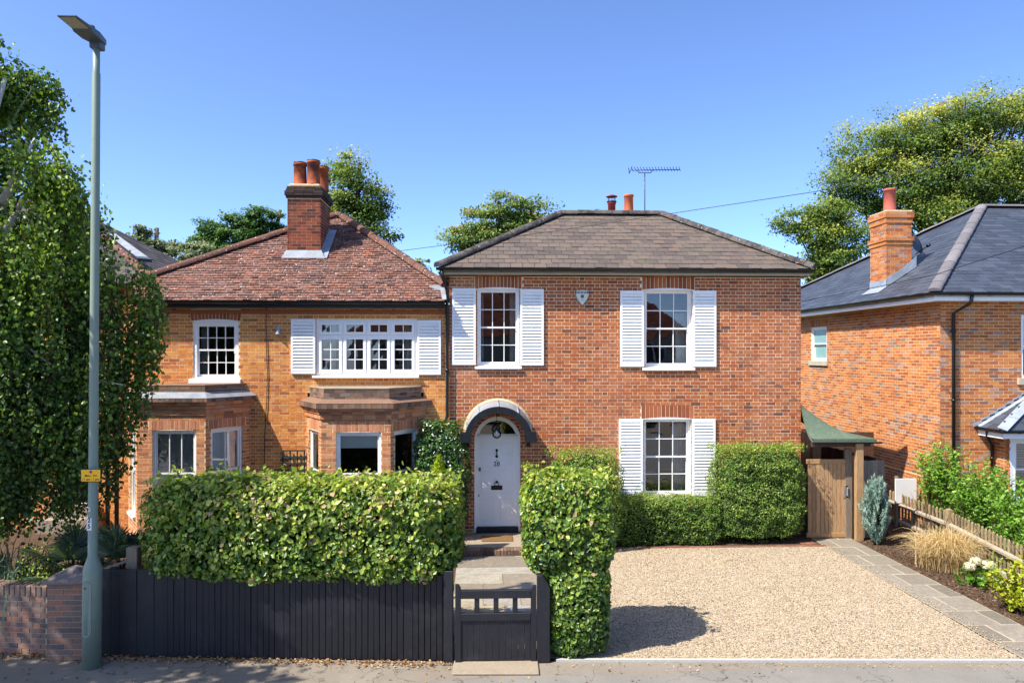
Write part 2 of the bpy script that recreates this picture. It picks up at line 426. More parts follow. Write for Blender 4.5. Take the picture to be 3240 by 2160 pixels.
M['blue_door'] = plain('blue_door', (40, 54, 86), 0.5, 0.1, 5)
M['cast_iron'] = plain('cast_iron', (20, 20, 22), 0.4, 0.1, 8)
M['render_white'] = plain('render_white', (150, 146, 142), 0.85, 0.06, 2, 0.2, 40, 0.2)

def asphalt(name, lo, mid, hi, p1, p2):
    m, nt, bs, out = nodes(name)
    a = noise(nt, 260, 2, 0.6)
    c = ramp(nt, [(0.3, lo), (0.55, mid), (0.72, hi)], a)
    p = ramp(nt, [(0.42, (0, 0, 0, 1)), (0.62, (0.7, 0.7, 0.7, 1))], noise(nt, 0.9, 5, 0.6))
    c = mixc(nt, p, c, p1)
    p = ramp(nt, [(0.5, (0, 0, 0, 1)), (0.7, (0.5, 0.5, 0.5, 1))], noise(nt, 4, 5, 0.6))
    c = mixc(nt, p, c, p2)
    v = N(nt, 'ShaderNodeTexVoronoi', Scale=0.8); v.feature = 'DISTANCE_TO_EDGE'
    gp = nt.nodes.new('ShaderNodeNewGeometry').outputs['Position']
    dm = nt.nodes.new('ShaderNodeVectorMath'); dm.operation = 'ADD'
    nz = N(nt, 'ShaderNodeTexNoise', Scale=3.0, Detail=5.0)
    nt.links.new(gp, nz.inputs['Vector']); nt.links.new(gp, dm.inputs[0]); nt.links.new(nz.outputs[1], dm.inputs[1])
    nt.links.new(dm.outputs[0], v.inputs['Vector'])
    cr = ramp(nt, [(0.0, (0.75, 0.75, 0.75, 1)), (0.010, (0, 0, 0, 1))], v.outputs['Distance'])
    c = mixc(nt, cr, c, (62, 56, 50))
    nt.links.new(c, bs.inputs['Base Color']); bs.inputs['Roughness'].default_value = 0.95; spec(bs, 0.15)
    bumped(nt, bs, a, 0.5, 0.006)
    return m
M['asphalt'] = asphalt('asphalt', (96, 88, 78), (136, 125, 110), (176, 164, 146), (140, 130, 116), (118, 108, 94))
M['asphalt_grey'] = asphalt('asphalt_grey', (92, 88, 82), (132, 127, 118), (168, 162, 152), (136, 130, 120), (120, 113, 104))
M['asphalt_road'] = plain('asphalt_road', (132, 130, 126), 0.95, 0.25, 200, 0.5, 240, 0.15, dirt=[(0.7, 0.5, 0.7, (142, 140, 136), 0.6)])  # paler than asphalt, so the sunlit road bounces light onto the fronts
M['concrete'] = plain('concrete', (150, 136, 116), 0.95, 0.15, 30, 0.4, 120, 0.15, dirt=[(2.5, 0.5, 0.75, (122, 110, 94), 0.7)])
M['kerbstone'] = plain('kerbstone', (176, 172, 162), 0.95, 0.12, 30, 0.4, 120, 0.15)
def gravelmat():
    m, nt, bs, out = nodes('gravel_bed')
    v = N(nt, 'ShaderNodeTexVoronoi', Scale=95.0)
    g = nt.nodes.new('ShaderNodeNewGeometry').outputs['Position']; nt.links.new(g, v.inputs['Vector'])
    sp_ = nt.nodes.new('ShaderNodeSeparateColor'); nt.links.new(v.outputs['Color'], sp_.inputs[0])
    c = ramp(nt, [(0.0, (104, 92, 78)), (0.2, (144, 126, 102)), (0.55, (174, 155, 126)), (0.85, (194, 180, 155)), (1.0, (140, 132, 122))], sp_.outputs[0])
    nt.links.new(c, bs.inputs['Base Color']); bs.inputs['Roughness'].default_value = 0.9; spec(bs, 0.2)
    bumped(nt, bs, v.outputs['Distance'], -0.8, 0.012)
    return m
M['gravel_bed'] = gravelmat()
M['pebble'] = toned('pebble', [(0.0, (96, 86, 74)), (0.12, (134, 114, 90)), (0.35, (168, 142, 110)), (0.6, (188, 166, 132)), (0.85, (206, 190, 162)), (1.0, (142, 137, 128))], rough=0.8, bump=0.1)
M['flag'] = toned('flag', [(0.0, (112, 104, 94)), (0.35, (140, 128, 112)), (0.7, (158, 146, 126)), (0.9, (160, 158, 154)), (1.0, (170, 156, 126))], patch=[(2.5, 0.5, 0.7, (118, 108, 92), 0.7), (7, 0.58, 0.72, (172, 162, 142), 0.5)], bump=0.4, bscale=30)
M['slab'] = toned('slab', [(0.0, (122, 114, 101)), (0.5, (138, 129, 114)), (1.0, (152, 142, 126))], patch=[(1.6, 0.5, 0.72, (114, 106, 92), 0.6), (7, 0.6, 0.74, (162, 154, 138), 0.4)], bump=0.3, bscale=40)
M['slab_joint'] = plain('slab_joint', (178, 162, 132), 0.95, 0.15, 20, 0.2, 80, 0.1)
M['path_joint'] = plain('path_joint', (122, 112, 92), 0.95, 0.2, 14, 0.4, 80, 0.1, dirt=[(5, 0.5, 0.62, (96, 100, 54), 0.7)])
M['soil'] = plain('soil', (84, 68, 54), 1.0, 0.4, 18, 1.0, 30, 0.05)
M['mulch'] = toned('mulch', [(0.0, (52, 38, 30)), (0.5, (94, 70, 54)), (0.85, (128, 98, 76)), (1.0, (160, 130, 104))])
M['lawn'] = plain('lawn', (74, 88, 44), 1.0, 0.3, 10, 0.8, 30, 0.05)
M['dry_leaf'] = leafmat('dry_leaf', [(0.0, (86, 56, 36)), (0.5, (146, 104, 66)), (0.85, (182, 150, 104)), (1.0, (200, 176, 130))], 0.1, 0.8, 0.1)

G_ = {}
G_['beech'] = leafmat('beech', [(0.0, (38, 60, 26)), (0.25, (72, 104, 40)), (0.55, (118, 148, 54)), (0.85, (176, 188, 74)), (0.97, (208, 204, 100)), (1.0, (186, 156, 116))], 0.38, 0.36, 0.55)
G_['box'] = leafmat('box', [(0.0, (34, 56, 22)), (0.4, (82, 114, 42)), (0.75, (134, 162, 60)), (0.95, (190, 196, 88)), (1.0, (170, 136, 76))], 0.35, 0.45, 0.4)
G_['birch'] = leafmat('birch', [(0.0, (44, 68, 36)), (0.4, (86, 118, 48)), (0.75, (132, 162, 58)), (1.0, (180, 198, 78))], 0.42, 0.42, 0.45)
G_['jasmine'] = leafmat('jasmine', [(0.0, (26, 52, 24)), (0.5, (56, 92, 38)), (0.9, (100, 136, 54)), (1.0, (136, 162, 80))], 0.25, 0.3, 0.55)
G_['laurel'] = leafmat('laurel', [(0.0, (58, 96, 30)), (0.5, (108, 154, 48)), (0.9, (156, 190, 70)), (1.0, (186, 206, 90))], 0.42, 0.4, 0.4)
G_['gold'] = leafmat('gold', [(0.0, (90, 116, 24)), (0.5, (150, 164, 34)), (1.0, (196, 196, 56))], 0.35, 0.4, 0.4)
G_['conifer_gold'] = leafmat('conifer_gold', [(0.0, (110, 140, 20)), (0.5, (156, 178, 36)), (1.0, (190, 196, 60))], 0.3, 0.6, 0.2)
G_['juniper'] = leafmat('juniper', [(0.0, (76, 102, 92)), (0.5, (118, 146, 132)), (1.0, (164, 186, 170))], 0.2, 0.6, 0.2)
G_['straw'] = leafmat('straw', [(0.0, (172, 142, 94)), (0.5, (212, 184, 132)), (0.9, (232, 210, 164)), (1.0, (168, 160, 82))], 0.35, 0.6, 0.2)
G_['palm'] = leafmat('palm', [(0.0, (38, 56, 44)), (0.5, (70, 92, 70)), (1.0, (116, 136, 108))], 0.25, 0.35, 0.5)
G_['tree_lime'] = leafmat('tree_lime', [(0.0, (44, 66, 28)), (0.35, (82, 108, 42)), (0.65, (128, 148, 58)), (0.85, (178, 178, 78)), (1.0, (206, 196, 104))], 0.38, 0.5, 0.3)
G_['tree_oak'] = leafmat('tree_oak', [(0.0, (36, 60, 28)), (0.5, (72, 108, 44)), (1.0, (116, 146, 68))], 0.35, 0.5, 0.3)
G_['tree_sycamore'] = leafmat('tree_sycamore', [(0.0, (58, 76, 34)), (0.4, (98, 124, 54)), (0.8, (142, 160, 76)), (0.93, (170, 160, 80)), (1.0, (188, 136, 66))], 0.35, 0.5, 0.3)
G_['tree_olive'] = leafmat('tree_olive', [(0.0, (72, 84, 58)), (0.5, (116, 128, 88)), (1.0, (156, 164, 122))], 0.35, 0.5, 0.3)
G_['hydrangea'] = leafmat('hydrangea', [(0.0, (206, 200, 160)), (0.6, (230, 226, 200)), (1.0, (236, 214, 190))], 0.3, 0.7, 0.2)
G_['white_flower'] = leafmat('white_flower', [(0.0, (226, 224, 214)), (1.0, (240, 238, 230))], 0.3, 0.7, 0.2)
G_['red_leaf'] = leafmat('red_leaf', [(0.0, (90, 40, 40)), (1.0, (160, 92, 86))], 0.3, 0.6, 0.2)

# ------------------------------------------------------------------ brickwork
UNIT = {}
def unit_pieces(kind, mat):
    """a few shared unit meshes per material, each with a tone of its own"""
    key = (kind, mat.name)
    if key not in UNIT:
        L_ = []
        for i in range(20):
            mb = MB(); t = (i + 0.5) / 20
            if kind == 'brick':
                mb.box(-.5, -.5, -.5, .5, .5, .5, t)
            else:                           # a tile: x across, y up the slope, z off the roof; thick at its lower end
                j = lambda s=0.03: random.uniform(-s, s)
                a = 1 + j(.12)
                vs = [(-.5, j(), 0), (.5, j(), 0), (.5, 1.3, 0), (-.5, 1.3, 0), (-.5, j(), a + j(.2)), (.5, j(), a + j(.2)), (.5, 1.3, .1), (-.5, 1.3, .1)]
                mb.add(vs, [(4, 5, 6, 7), (0, 1, 5, 4), (1, 2, 6, 5), (2, 3, 7, 6), (3, 0, 4, 7)], t)
            L_.append(mb.mesh(kind, mat))
        UNIT[key] = L_
    return UNIT[key]

def lay_bond(x0, x1, z0, z1, gauge, bond, holes, joint=0.010, seed=0):
    R = random.Random(seed); out = []
    nrow = int((z1 - z0) / gauge + 0.6)
    for r in range(nrow):
        za, zb = z0 + r * gauge + joint / 2, min(z0 + (r + 1) * gauge - joint / 2, z1)
        if bond == 'flemish':
            seq = [0.2145, 0.1025]; off = -(0.0 if r % 2 else 0.1685) - 0.056
        elif bond == 'header':
            seq = [0.1025]; off = -0.056 * (r % 2)
        else:
            seq = [0.215]; off = -0.1125 * (r % 2)
        ivs = [(x0, x1)]
        for (hx0, hz0, hx1, hz1) in holes:
            if min(zb, hz1) - max(za, hz0) > 0.3 * (zb - za):
                nv = []
                for (a, b) in ivs:
                    if hx1 <= a or hx0 >= b: nv.append((a, b))
                    else:
                        if hx0 - a > 0.02: nv.append((a, hx0))
                        if b - hx1 > 0.02: nv.append((hx1, b))
                ivs = nv
        x = x0 + off; k = 0
        while x < x1:
            w = seq[k % len(seq)]; k += 1
            for (a, b) in ivs:
                l, rr = max(x, a), min(x + w, b)
                if rr - l > 0.03:
                    out.append((l, rr, za, zb, R.random(), w > .2))
            x += w + joint
    return out

def lay_bricks(bricks, O, A, Nn, mat, parent, n_single, proud=0.0025, jit=0.0015, name='brick', stuffname='brickwork', near=None):
    """bricks: (x0,x1,z0,z1,tone,full) in the plane O + A x + Z z; the n_single nearest are objects, the rest one mesh"""
    O, A, Nn = Vector(O), Vector(A).normalized(), Vector(Nn).normalized()
    Zv = Vector((0, 0, 1)); eye = near if near is not None else Vector((0, 0, EYE))
    bricks = list(bricks)
    bricks.sort(key=lambda b: (0 if (b[1] - b[0]) > .18 else 1.5) + (O + A * ((b[0] + b[1]) / 2) + Zv * b[2] - eye).length)
    R = random.Random(5)
    um = unit_pieces('brick', mat) if n_single else None
    rot = Matrix((A, -Nn, Zv)).transposed().to_euler()
    for b in bricks[:n_single]:
        d = 0.03 + proud + R.uniform(-jit, jit)
        c = O + A * ((b[0] + b[1]) / 2) + Zv * ((b[2] + b[3]) / 2) + Nn * (d - 0.03 - d / 2)
        o = link(name, um[min(19, int(b[4] * 20))], parent)
        o.location = c; o.rotation_euler = (rot.x, rot.y + R.uniform(-.006, .006), rot.z); o.scale = (b[1] - b[0], d, b[3] - b[2])
    rest = bricks[n_single:]
    if rest:
        mb = MB()
        for b in rest:
            p = proud + R.uniform(-jit, jit)
            e = [R.uniform(-.002, .002) for _ in range(4)]
            q = [(b[0] + e[0], b[2] + e[1]), (b[1] + e[2], b[2] + e[3]), (b[1] + e[1], b[3] + e[0]), (b[0] + e[3], b[3] + e[2])]
            vs = [O + A * x + Zv * z + Nn * -0.02 for (x, z) in q] + [O + A * x + Zv * z + Nn * p for (x, z) in q]
            mb.add(vs, [(4, 5, 6, 7), (0, 1, 5, 4), (1, 2, 6, 5), (2, 3, 7, 6), (3, 0, 4, 7)], b[4])
        tag(mb.build(stuffname, mat, parent), kind='stuff')

def wall_sheet(name, x0, x1, z0, z1, holes, O, A, Nn, mat, parent, reveal=0.2):
    """mortar bed with openings and their reveals"""
    O, A, Nn = Vector(O), Vector(A).normalized(), Vector(Nn).normalized(); Zv = Vector((0, 0, 1))
    xs = sorted({x0, x1} | {min(max(h[i], x0), x1) for h in holes for i in (0, 2)})
    zs = sorted({z0, z1} | {min(max(h[i], z0), z1) for h in holes for i in (1, 3)})
    mb = MB(); P = lambda x, z, d=0.0: O + A * x + Zv * z - Nn * d
    for i in range(len(xs) - 1):
        for j in range(len(zs) - 1):
            cx, cz = (xs[i] + xs[i + 1]) / 2, (zs[j] + zs[j + 1]) / 2
            if any(h[0] < cx < h[2] and h[1] < cz < h[3] for h in holes): continue
            mb.quad(P(xs[i], zs[j]), P(xs[i + 1], zs[j]), P(xs[i + 1], zs[j + 1]), P(xs[i], zs[j + 1]))
    for (a, b, c, d) in holes:
        for (p, q) in (((a, b), (a, d)), ((a, d), (c, d)), ((c, d), (c, b)), ((c, b), (a, b))):
            mb.quad(P(*p), P(*q), P(q[0], q[1], reveal), P(p[0], p[1], reveal))
    return mb.build(name, mat, parent)

def soldier_arch(x0, x1, z0, z1, O, A, Nn, mat, parent, n=12, splay=0.04, rise=0.0, proud=0.004):
    """flat gauged arch: upright bricks splayed about the centre"""
    O, A, Nn = Vector(O), Vector(A).normalized(), Vector(Nn).normalized(); Zv = Vector((0, 0, 1))
    xm = (x0 + x1) / 2; hw = (x1 - x0) / 2; R = random.Random(int(x0 * 100) & 255)
    for i in range(n):
        ta, tb = -1 + 2 * i / n, -1 + 2 * (i + 1) / n
        g = 0.006 / hw
        q = []
        for (t, top) in ((ta + g, 0), (tb - g, 0), (tb - g, 1), (ta + g, 1)):
            zb = z0 + rise * (1 - t * t)
            q.append((xm + t * (hw + (splay if top else 0)), z1 + rise * .5 * (1 - t * t) if top else zb))
        p = proud + R.uniform(-.002, .002)
        mb = MB()
        vs = [O + A * x + Zv * z + Nn * -0.02 for (x, z) in q] + [O + A * x + Zv * z + Nn * p for (x, z) in q]
        mb.add(vs, [(4, 5, 6, 7), (0, 1, 5, 4), (1, 2, 6, 5), (2, 3, 7, 6), (3, 0, 4, 7)], R.random())
        mb.build('arch_brick', mat, parent)

# ------------------------------------------------------------------ roofs
def tile_plane(poly, gauge, width, thick, mat, parent, n_single, name, stuffname, seed=1, under=None, jitter=0.25, skip=None):
    """poly: 3-D corners of a flat slope, the first two along its eave"""
    P0, P1 = Vector(poly[0]), Vector(poly[1])
    A = (P1 - P0).normalized()
    nn = None
    for p in poly[2:]:
        c = A.cross(Vector(p) - P0)
        if c.length > 1e-3: nn = c.normalized(); break
    if nn.z < 0: nn = -nn
    S = nn.cross(A)
    if S.z < 0: S = -S
    pl = [((Vector(p) - P0).dot(A), (Vector(p) - P0).dot(S)) for p in poly]
    smax = max(p[1] for p in pl); R = random.Random(seed); tiles = []
    def span(s):
        xs = []
        for i in range(len(pl)):
            (x0, s0), (x1, s1) = pl[i], pl[(i + 1) % len(pl)]
            if (s0 <= s < s1) or (s1 <= s < s0):
                xs.append(x0 + (x1 - x0) * (s - s0) / (s1 - s0))
        return (min(xs), max(xs)) if len(xs) >= 2 else None
    r = 0; s = 0.0
    while s < smax - 0.02:
        iv = span(min(s + gauge * 0.5, smax - 1e-3))
        if iv:
            x = math.floor(iv[0] / width) * width - (width / 2 if r % 2 else 0)
            while x < iv[1]:
                a, b = max(x, iv[0]), min(x + width, iv[1])
                if b - a > 0.02 and not (skip and skip(P0 + A * ((a + b) / 2) + S * s)):
                    tiles.append((a + .0045, b - .0045, s, R.random()))
                x += width
        r += 1; s += gauge
    eye = Vector((0, 0, EYE))
    tiles.sort(key=lambda t: (0 if t[1] - t[0] > width * .8 else 3) + (P0 + A * t[0] + S * t[2] - eye).length)
    um = unit_pieces('tile', mat)
    rot = Matrix((A, S, nn)).transposed().to_euler()
    for t in tiles[:n_single]:
        o = link(name, um[min(19, int(t[3] * 20))], parent)
        o.location = P0 + A * ((t[0] + t[1]) / 2) + S * (t[2] + R.uniform(-.006, .006)); o.rotation_euler = rot
        o.scale = (t[1] - t[0], gauge, thick * (1 + R.uniform(-jitter, jitter)))
    mb = MB()
    for t in tiles[n_single:]:
        a, b, s0, tone = t
        h = thick * (1 + R.uniform(-jitter, jitter)); h2 = h * (1 + R.uniform(-.2, .2)); ds = R.uniform(-.008, .008)
        q = lambda x, s_, z: P0 + A * x + S * s_ + nn * z
        e = s0 + ds; f = s0 + gauge * 1.3
        vs = [q(a, e, 0), q(b, e, 0), q(b, f, 0), q(a, f, 0), q(a, e, h), q(b, e, h2), q(b, f, .1 * h), q(a, f, .1 * h)]
        mb.add(vs, [(4, 5, 6, 7), (0, 1, 5, 4), (1, 2, 6, 5), (3, 0, 4, 7)], tone)
    if mb.v: tag(mb.build(stuffname, mat, parent), kind='stuff')
    return nn

def ridge_run(p0, p1, r, seg, mat, parent, up=(0, 0, 1), name='ridge_tile', flat=1.0):
    """half-round tiles end to end"""
    p0, p1, up = Vector(p0), Vector(p1), Vector(up)
    d = (p1 - p0); n = max(1, round(d.length / seg)); d /= n
    dn = d.normalized(); sd = dn.cross(up).normalized(); u2 = sd.cross(dn)
    R = random.Random(int(p0.x * 31) & 255)
    for i in range(n):
        a = p0 + d * i + u2 * R.uniform(-.006, .006); b = a + d * 0.985
        mb = MB(); k = 8; prof = [(cos(pi * j / k), sin(pi * j / k) * flat) for j in range(k + 1)]
        vs = [a + sd * x * r + u2 * y * r for x, y in prof] + [b + sd * x * r * .94 + u2 * y * r * .94 for x, y in prof]
        fs = [(j, j + 1, k + 2 + j, k + 1 + j) for j in range(k)]
        mb.add(vs, fs, R.random(), True)
        mb.add([vs[j] for j in range(k + 1)], [tuple(range(k + 1))], .5)
        mb.add([vs[k + 1 + j] for j in range(k + 1)], [tuple(range(k, -1, -1))], .5)
        mb.build(name, mat, parent)

def gutter(p0, p1, r, parent, brackets=0, mat=None):
    mat = mat or M['black_plastic']
    p0, p1 = Vector(p0), Vector(p1)
    dn = (p1 - p0).normalized(); sd = dn.cross(Vector((0, 0, 1))).normalized()
    k = 8; prof = [(cos(pi + pi * j / k), sin(pi + pi * j / k)) for j in range(k + 1)]
    mb = MB()
    o_ = [[e + sd * x * r + Vector((0, 0, 1)) * y * r for x, y in prof] for e in (p0, p1)]
    i_ = [[e + sd * x * r * .9 + Vector((0, 0, 1)) * y * r * .9 for x, y in prof] for e in (p0, p1)]
    mb.add(o_[0] + o_[1], [(j, k + 1 + j, k + 2 + j, j + 1) for j in range(k)], .5, True)
    mb.add(i_[0] + i_[1], [(j, j + 1, k + 2 + j, k + 1 + j) for j in range(k)], .5, True)
    for e in (0, 1):
        mb.add(o_[e], [tuple(range(k + 1)) if e == 0 else tuple(range(k, -1, -1))])
    for e in (0, 8):
        mb.quad(o_[0][e], o_[1][e], i_[1][e], i_[0][e])
    g = mb.build('gutter', mat, parent)
    for i in range(brackets):
        c = p0.lerp(p1, (i + .5) / brackets)
        b = MB(); w = dn * .018
        pr = [(cos(pi + pi * j / k) * 1.12, sin(pi + pi * j / k) * 1.12) for j in range(k + 1)]
        vs = [c - w + sd * x * r + Vector((0, 0, 1)) * y * r for x, y in pr] + [c + w + sd * x * r + Vector((0, 0, 1)) * y * r for x, y in pr]
        b.add(vs, [(j, k + 1 + j, k + 2 + j, j + 1) for j in range(k)])
        b.build('gutter_bracket', mat, g)
    return g

def downpipe(pts, r, parent, clips=(), name='downpipe'):
    mb = MB(); mb.tube(pts, r, 10)
    o = mb.build(name, M['black_plastic'], parent)
    for z in clips:
        c = Vector((pts[-1][0], pts[-1][1], z))
        MB().lathe(c, [(r * 1.35, -.025), (r * 1.35, .025)], 10).obox(c + Vector((-.05, .02, 0)), (.05, 0, 0), (0, .006, 0), (0, 0, .008)).build('pipe_clip', M['black_plastic'], o)
    return o

# ------------------------------------------------------------------ windows
class Fr:
    """a wall frame: x along A, z up, d outwards along N"""
    def __init__(s, O, A, Nn):
        s.O, s.A, s.N = Vector(O), Vector(A).normalized(), Vector(Nn).normalized()
    def p(s, x, z, d=0.0):
        return s.O + s.A * x + Vector((0, 0, 1)) * z + s.N * d
    def box(s, mb, x0, x1, z0, z1, d0, d1, tone=.5):
        c = s.p((x0 + x1) / 2, (z0 + z1) / 2, (d0 + d1) / 2)
        return mb.obox(c, s.A * ((x1 - x0) / 2), s.N * ((d1 - d0) / 2), Vector((0, 0, (z1 - z0) / 2)), tone)

def pane_grid(fr, win, x0, x1, z0, z1, cols, rows, d, barw=0.018, glass=None, bar_mat=None):
    glass = glass or M['glass']; bar_mat = bar_mat or M['white_paint']
    for i in range(1, cols):
        x = x0 + (x1 - x0) * i / cols
        b = MB(); fr.box(b, x - barw / 2, x + barw / 2, z0, z1, d - .012, d + .012); b.build('glazing_bar', bar_mat, win)
    for j in range(1, rows):
        z = z0 + (z1 - z0) * j / rows
        b = MB(); fr.box(b, x0, x1, z - barw / 2, z + barw / 2, d - .0105, d + .0105); b.build('glazing_bar', bar_mat, win)
    for i in range(cols):
        for j in range(rows):
            xa, xb = x0 + (x1 - x0) * i / cols, x0 + (x1 - x0) * (i + 1) / cols
            za, zb = z0 + (z1 - z0) * j / rows, z0 + (z1 - z0) * (j + 1) / rows
            t = random.uniform(-.0025, .0025)
            b = MB(); b.quad(fr.p(xa, za, d - .003 + t), fr.p(xb, za, d - .003 - t), fr.p(xb, zb, d - .003 - t * .5), fr.p(xa, zb, d - .003 + t * .5))
            b.build('pane', glass, win)

def ring(fr, mb, x0, x1, z0, z1, wl, wr, wb, wt_, d0, d1):
    fr.box(mb, x0, x0 + wl, z0, z1, d0, d1); fr.box(mb, x1 - wr, x1, z0, z1, d0, d1)
    fr.box(mb, x0 + wl, x1 - wr, z0, z0 + wb, d0, d1 - .001); fr.box(mb, x0 + wl, x1 - wr, z1 - wt_, z1, d0, d1 - .001)

def sash_window(house, fr, x0, z0, x1, z1, cols, rows, d=-0.06, sill=(0.05, 0.07, 0.07), fw=0.045, arch=0.03, glass=None, horns=True, name='window'):
    """double-hung sash window set d behind the wall face"""
    mb = MB()
    ring(fr, mb, x0, x1, z0, z1, fw, fw, .03, fw, d - .08, d + .03)
    if arch:                                         # shallow curved head board proud of the opening
        n = 10; xm = (x0 + x1) / 2; hw = (x1 - x0) / 2
        top = [(xm + hw * t, z1 + arch * (1 - t * t)) for t in [1 - 2 * i / n for i in range(n + 1)]]
        pts = [fr.p(x0, z1 - .01, d - .01), fr.p(x1, z1 - .01, d - .01)] + [fr.p(x, z, d - .01) for x, z in top]
        mb.prism(pts, fr.N * (.03 - d * .9))
    win = mb.build(name, M['white_paint'], house)
    zm = (z0 + z1) / 2
    ix0, ix1 = x0 + fw, x1 - fw
    sw = 0.035
    for (a, b, dd, nm) in ((zm - .02, z1 - fw, d - .01, 'upper_sash'), (z0 + .03, zm + .02, d - .045, 'lower_sash')):
        sb = MB(); ring(fr, sb, ix0, ix1, a, b, sw, sw, .055 if nm == 'lower_sash' else .035, .035, dd - .02, dd + .018)
        if horns and nm == 'upper_sash':
            for x in (ix0, ix1 - sw): fr.box(sb, x, x + sw, a - .06, a, dd - .018, dd + .016)
        s_ = sb.build(nm, M['white_paint'], win)
        bb = .055 if nm == 'lower_sash' else .035
        pane_grid(fr, win, ix0 + sw, ix1 - sw, a + bb, b - .035, cols, rows // 2, dd, glass=glass)
    if sill:
        e, h, pr = sill
        sb = MB()
        pts = [fr.p(x0 - e, z0 - h, d - .05), fr.p(x0 - e, z0 - h, pr), fr.p(x0 - e, z0 - .018, pr), fr.p(x0 - e, z0, d + .03), fr.p(x0 - e, z0, d - .05)]
        sb.prism(pts, fr.A * (x1 - x0 + 2 * e))
        bevel(sb.build('sill', M['white_paint'], win), .004)
    return win

def shutter(house, fr, x0, z0, x1, z1, n=21, d=0.012):
    """louvred shutter hung flat on the wall, each slat its own piece"""
    t = 0.04; st = 0.05
    mb = MB(); ring(fr, mb, x0, x1, z0, z1, st, st, .075, .07, d, d + t)
    fr.box(mb, x0 + st, x1 - st, z0 + .07, z1 - .07, d, d + .006)
    sh = bevel(mb.build('shutter', M['white_paint'], house), .004)
    a, b = z0 + .075, z1 - .07
    for i in range(n):
        zc = a + (b - a) * (i + .5) / n; h = (b - a) / n
        s_ = MB(); jz = random.uniform(-.0025, .0025)
        q = [(zc + h * .52 + jz, d + .010), (zc + h * .52 + jz, d + .018), (zc - h * .34, d + t + .004), (zc - h * .34 - .007, d + t - .002)]
        s_.prism([fr.p(x0 + st, z, dd) for z, dd in q], fr.A * (x1 - x0 - 2 * st))
        s_.build('slat', M['white_slat'], sh)
    return sh

def curtain(house, fr, x0, x1, z0, z1, d, folds=5, amp=.02, mat=None):
    n = folds * 6; mb = MB(); vs = []; fs = []
    for i in range(n + 1):
        t = i / n; x = x0 + (x1 - x0) * t; dd = d + amp * sin(t * folds * 2 * pi)
        vs += [fr.p(x, z0, dd), fr.p(x, z1, dd)]
    for i in range(n): fs.append((2 * i, 2 * i + 2, 2 * i + 3, 2 * i + 1))
    mb.add(vs, fs, .5, True)
    return mb.build('curtain', mat or M['curtain'], house)

# ------------------------------------------------------------------ leaves
RNG = np.random.default_rng(11)
def leaf_mesh(name, P, Nr, size, tone, mat, parent, aspect=0.55, fold=0.25, fine=False, T=None):
    n = len(P)
    Nr = Nr / np.maximum(np.linalg.norm(Nr, axis=1, keepdims=True), 1e-6)
    if T is None: T = RNG.normal(size=(n, 3))
    T = T - Nr * np.sum(T * Nr, axis=1, keepdims=True)
    T /= np.maximum(np.linalg.norm(T, axis=1, keepdims=True), 1e-6)
    B = np.cross(Nr, T)
    s = np.asarray(size).reshape(-1, 1) * np.ones((n, 1))
    w = s * aspect * .5
    if fine:      # pointed oval folded on its midrib, two quads
        up = Nr * w * fold
        V = np.stack([P - T * s * .5, P - T * s * .12 + B * w + up, P + T * s * .22 + B * w * .72 + up, P + T * s * .5 - Nr * s * .06,
                      P + T * s * .22 - B * w * .72 + up, P - T * s * .12 - B * w + up], axis=1).reshape(-1, 3)
        base = (np.arange(n) * 6)[:, None]
        Fi = np.concatenate([base + np.array([[0, 1, 2, 3]]), base + np.array([[0, 3, 4, 5]])], axis=1).reshape(-1, 4)
    else:         # a folded kite of two triangles
        up = Nr * w * fold
        V = np.stack([P - T * s * .5, P - T * s * .08 + B * w + up, P + T * s * .5, P - T * s * .08 - B * w + up], axis=1).reshape(-1, 3)
        base = (np.arange(n) * 4)[:, None]
        Fi = np.concatenate([base + np.array([[0, 1, 2]]), base + np.array([[0, 2, 3]])], axis=1).reshape(-1, 3)
    k = Fi.shape[1]; nf = len(Fi)
    me = bpy.data.meshes.new(name)
    me.vertices.add(len(V)); me.vertices.foreach_set('co', V.astype(np.float32).ravel())
    me.loops.add(nf * k); me.loops.foreach_set('vertex_index', Fi.astype(np.int32).ravel())
    me.polygons.add(nf); me.polygons.foreach_set('loop_start', (np.arange(nf) * k).astype(np.int32))
    me.polygons.foreach_set('loop_total', np.full(nf, k, np.int32))
    a = me.attributes.new('tone', 'FLOAT', 'FACE')
    a.data.foreach_set('value', np.repeat(np.clip(tone, 0, 1), 2).astype(np.float32))
    me.materials.append(mat); me.update(); me.validate()
    return link(name, me, parent)
def lump(P, sc, seed=0.0):
    """smooth pseudo-noise for uneven outlines"""
    x, y, z = P[:, 0] * sc, P[:, 1] * sc, P[:, 2] * sc
    return (np.sin(x * 1.7 + y * 2.3 + seed) + np.sin(y * 1.9 - z * 2.1 + seed * 2.1) + np.sin(z * 2.6 + x * 1.3 + seed * .7) + .6 * np.sin(x * 4.1 - z * 3.7 + seed)) / 3.6
def shell(n, half, k=6.0, faces=None):
    """points and normals on a rounded box"""
    a = RNG.uniform(-1, 1, size=(n, 3))
    hx, hy, hz = half
    ar = np.array([hy * hz, hy * hz, hx * hz, hx * hz, hx * hy, hx * hy])
    if faces is not None: ar = ar * np.array(faces)
    f = RNG.choice(6, size=n, p=ar / ar.sum())
    for i in range(6):
        m = f == i; a[m, i // 2] = -1 if i % 2 == 0 else 1
    nm = (np.abs(a) ** k).sum(axis=1, keepdims=True) ** (1 / k)
    p = a / nm
    g = np.sign(p) * np.abs(p) ** (k - 1) / np.array(half)
    g /= np.linalg.norm(g, axis=1, keepdims=True)
    return p * np.array(half), g
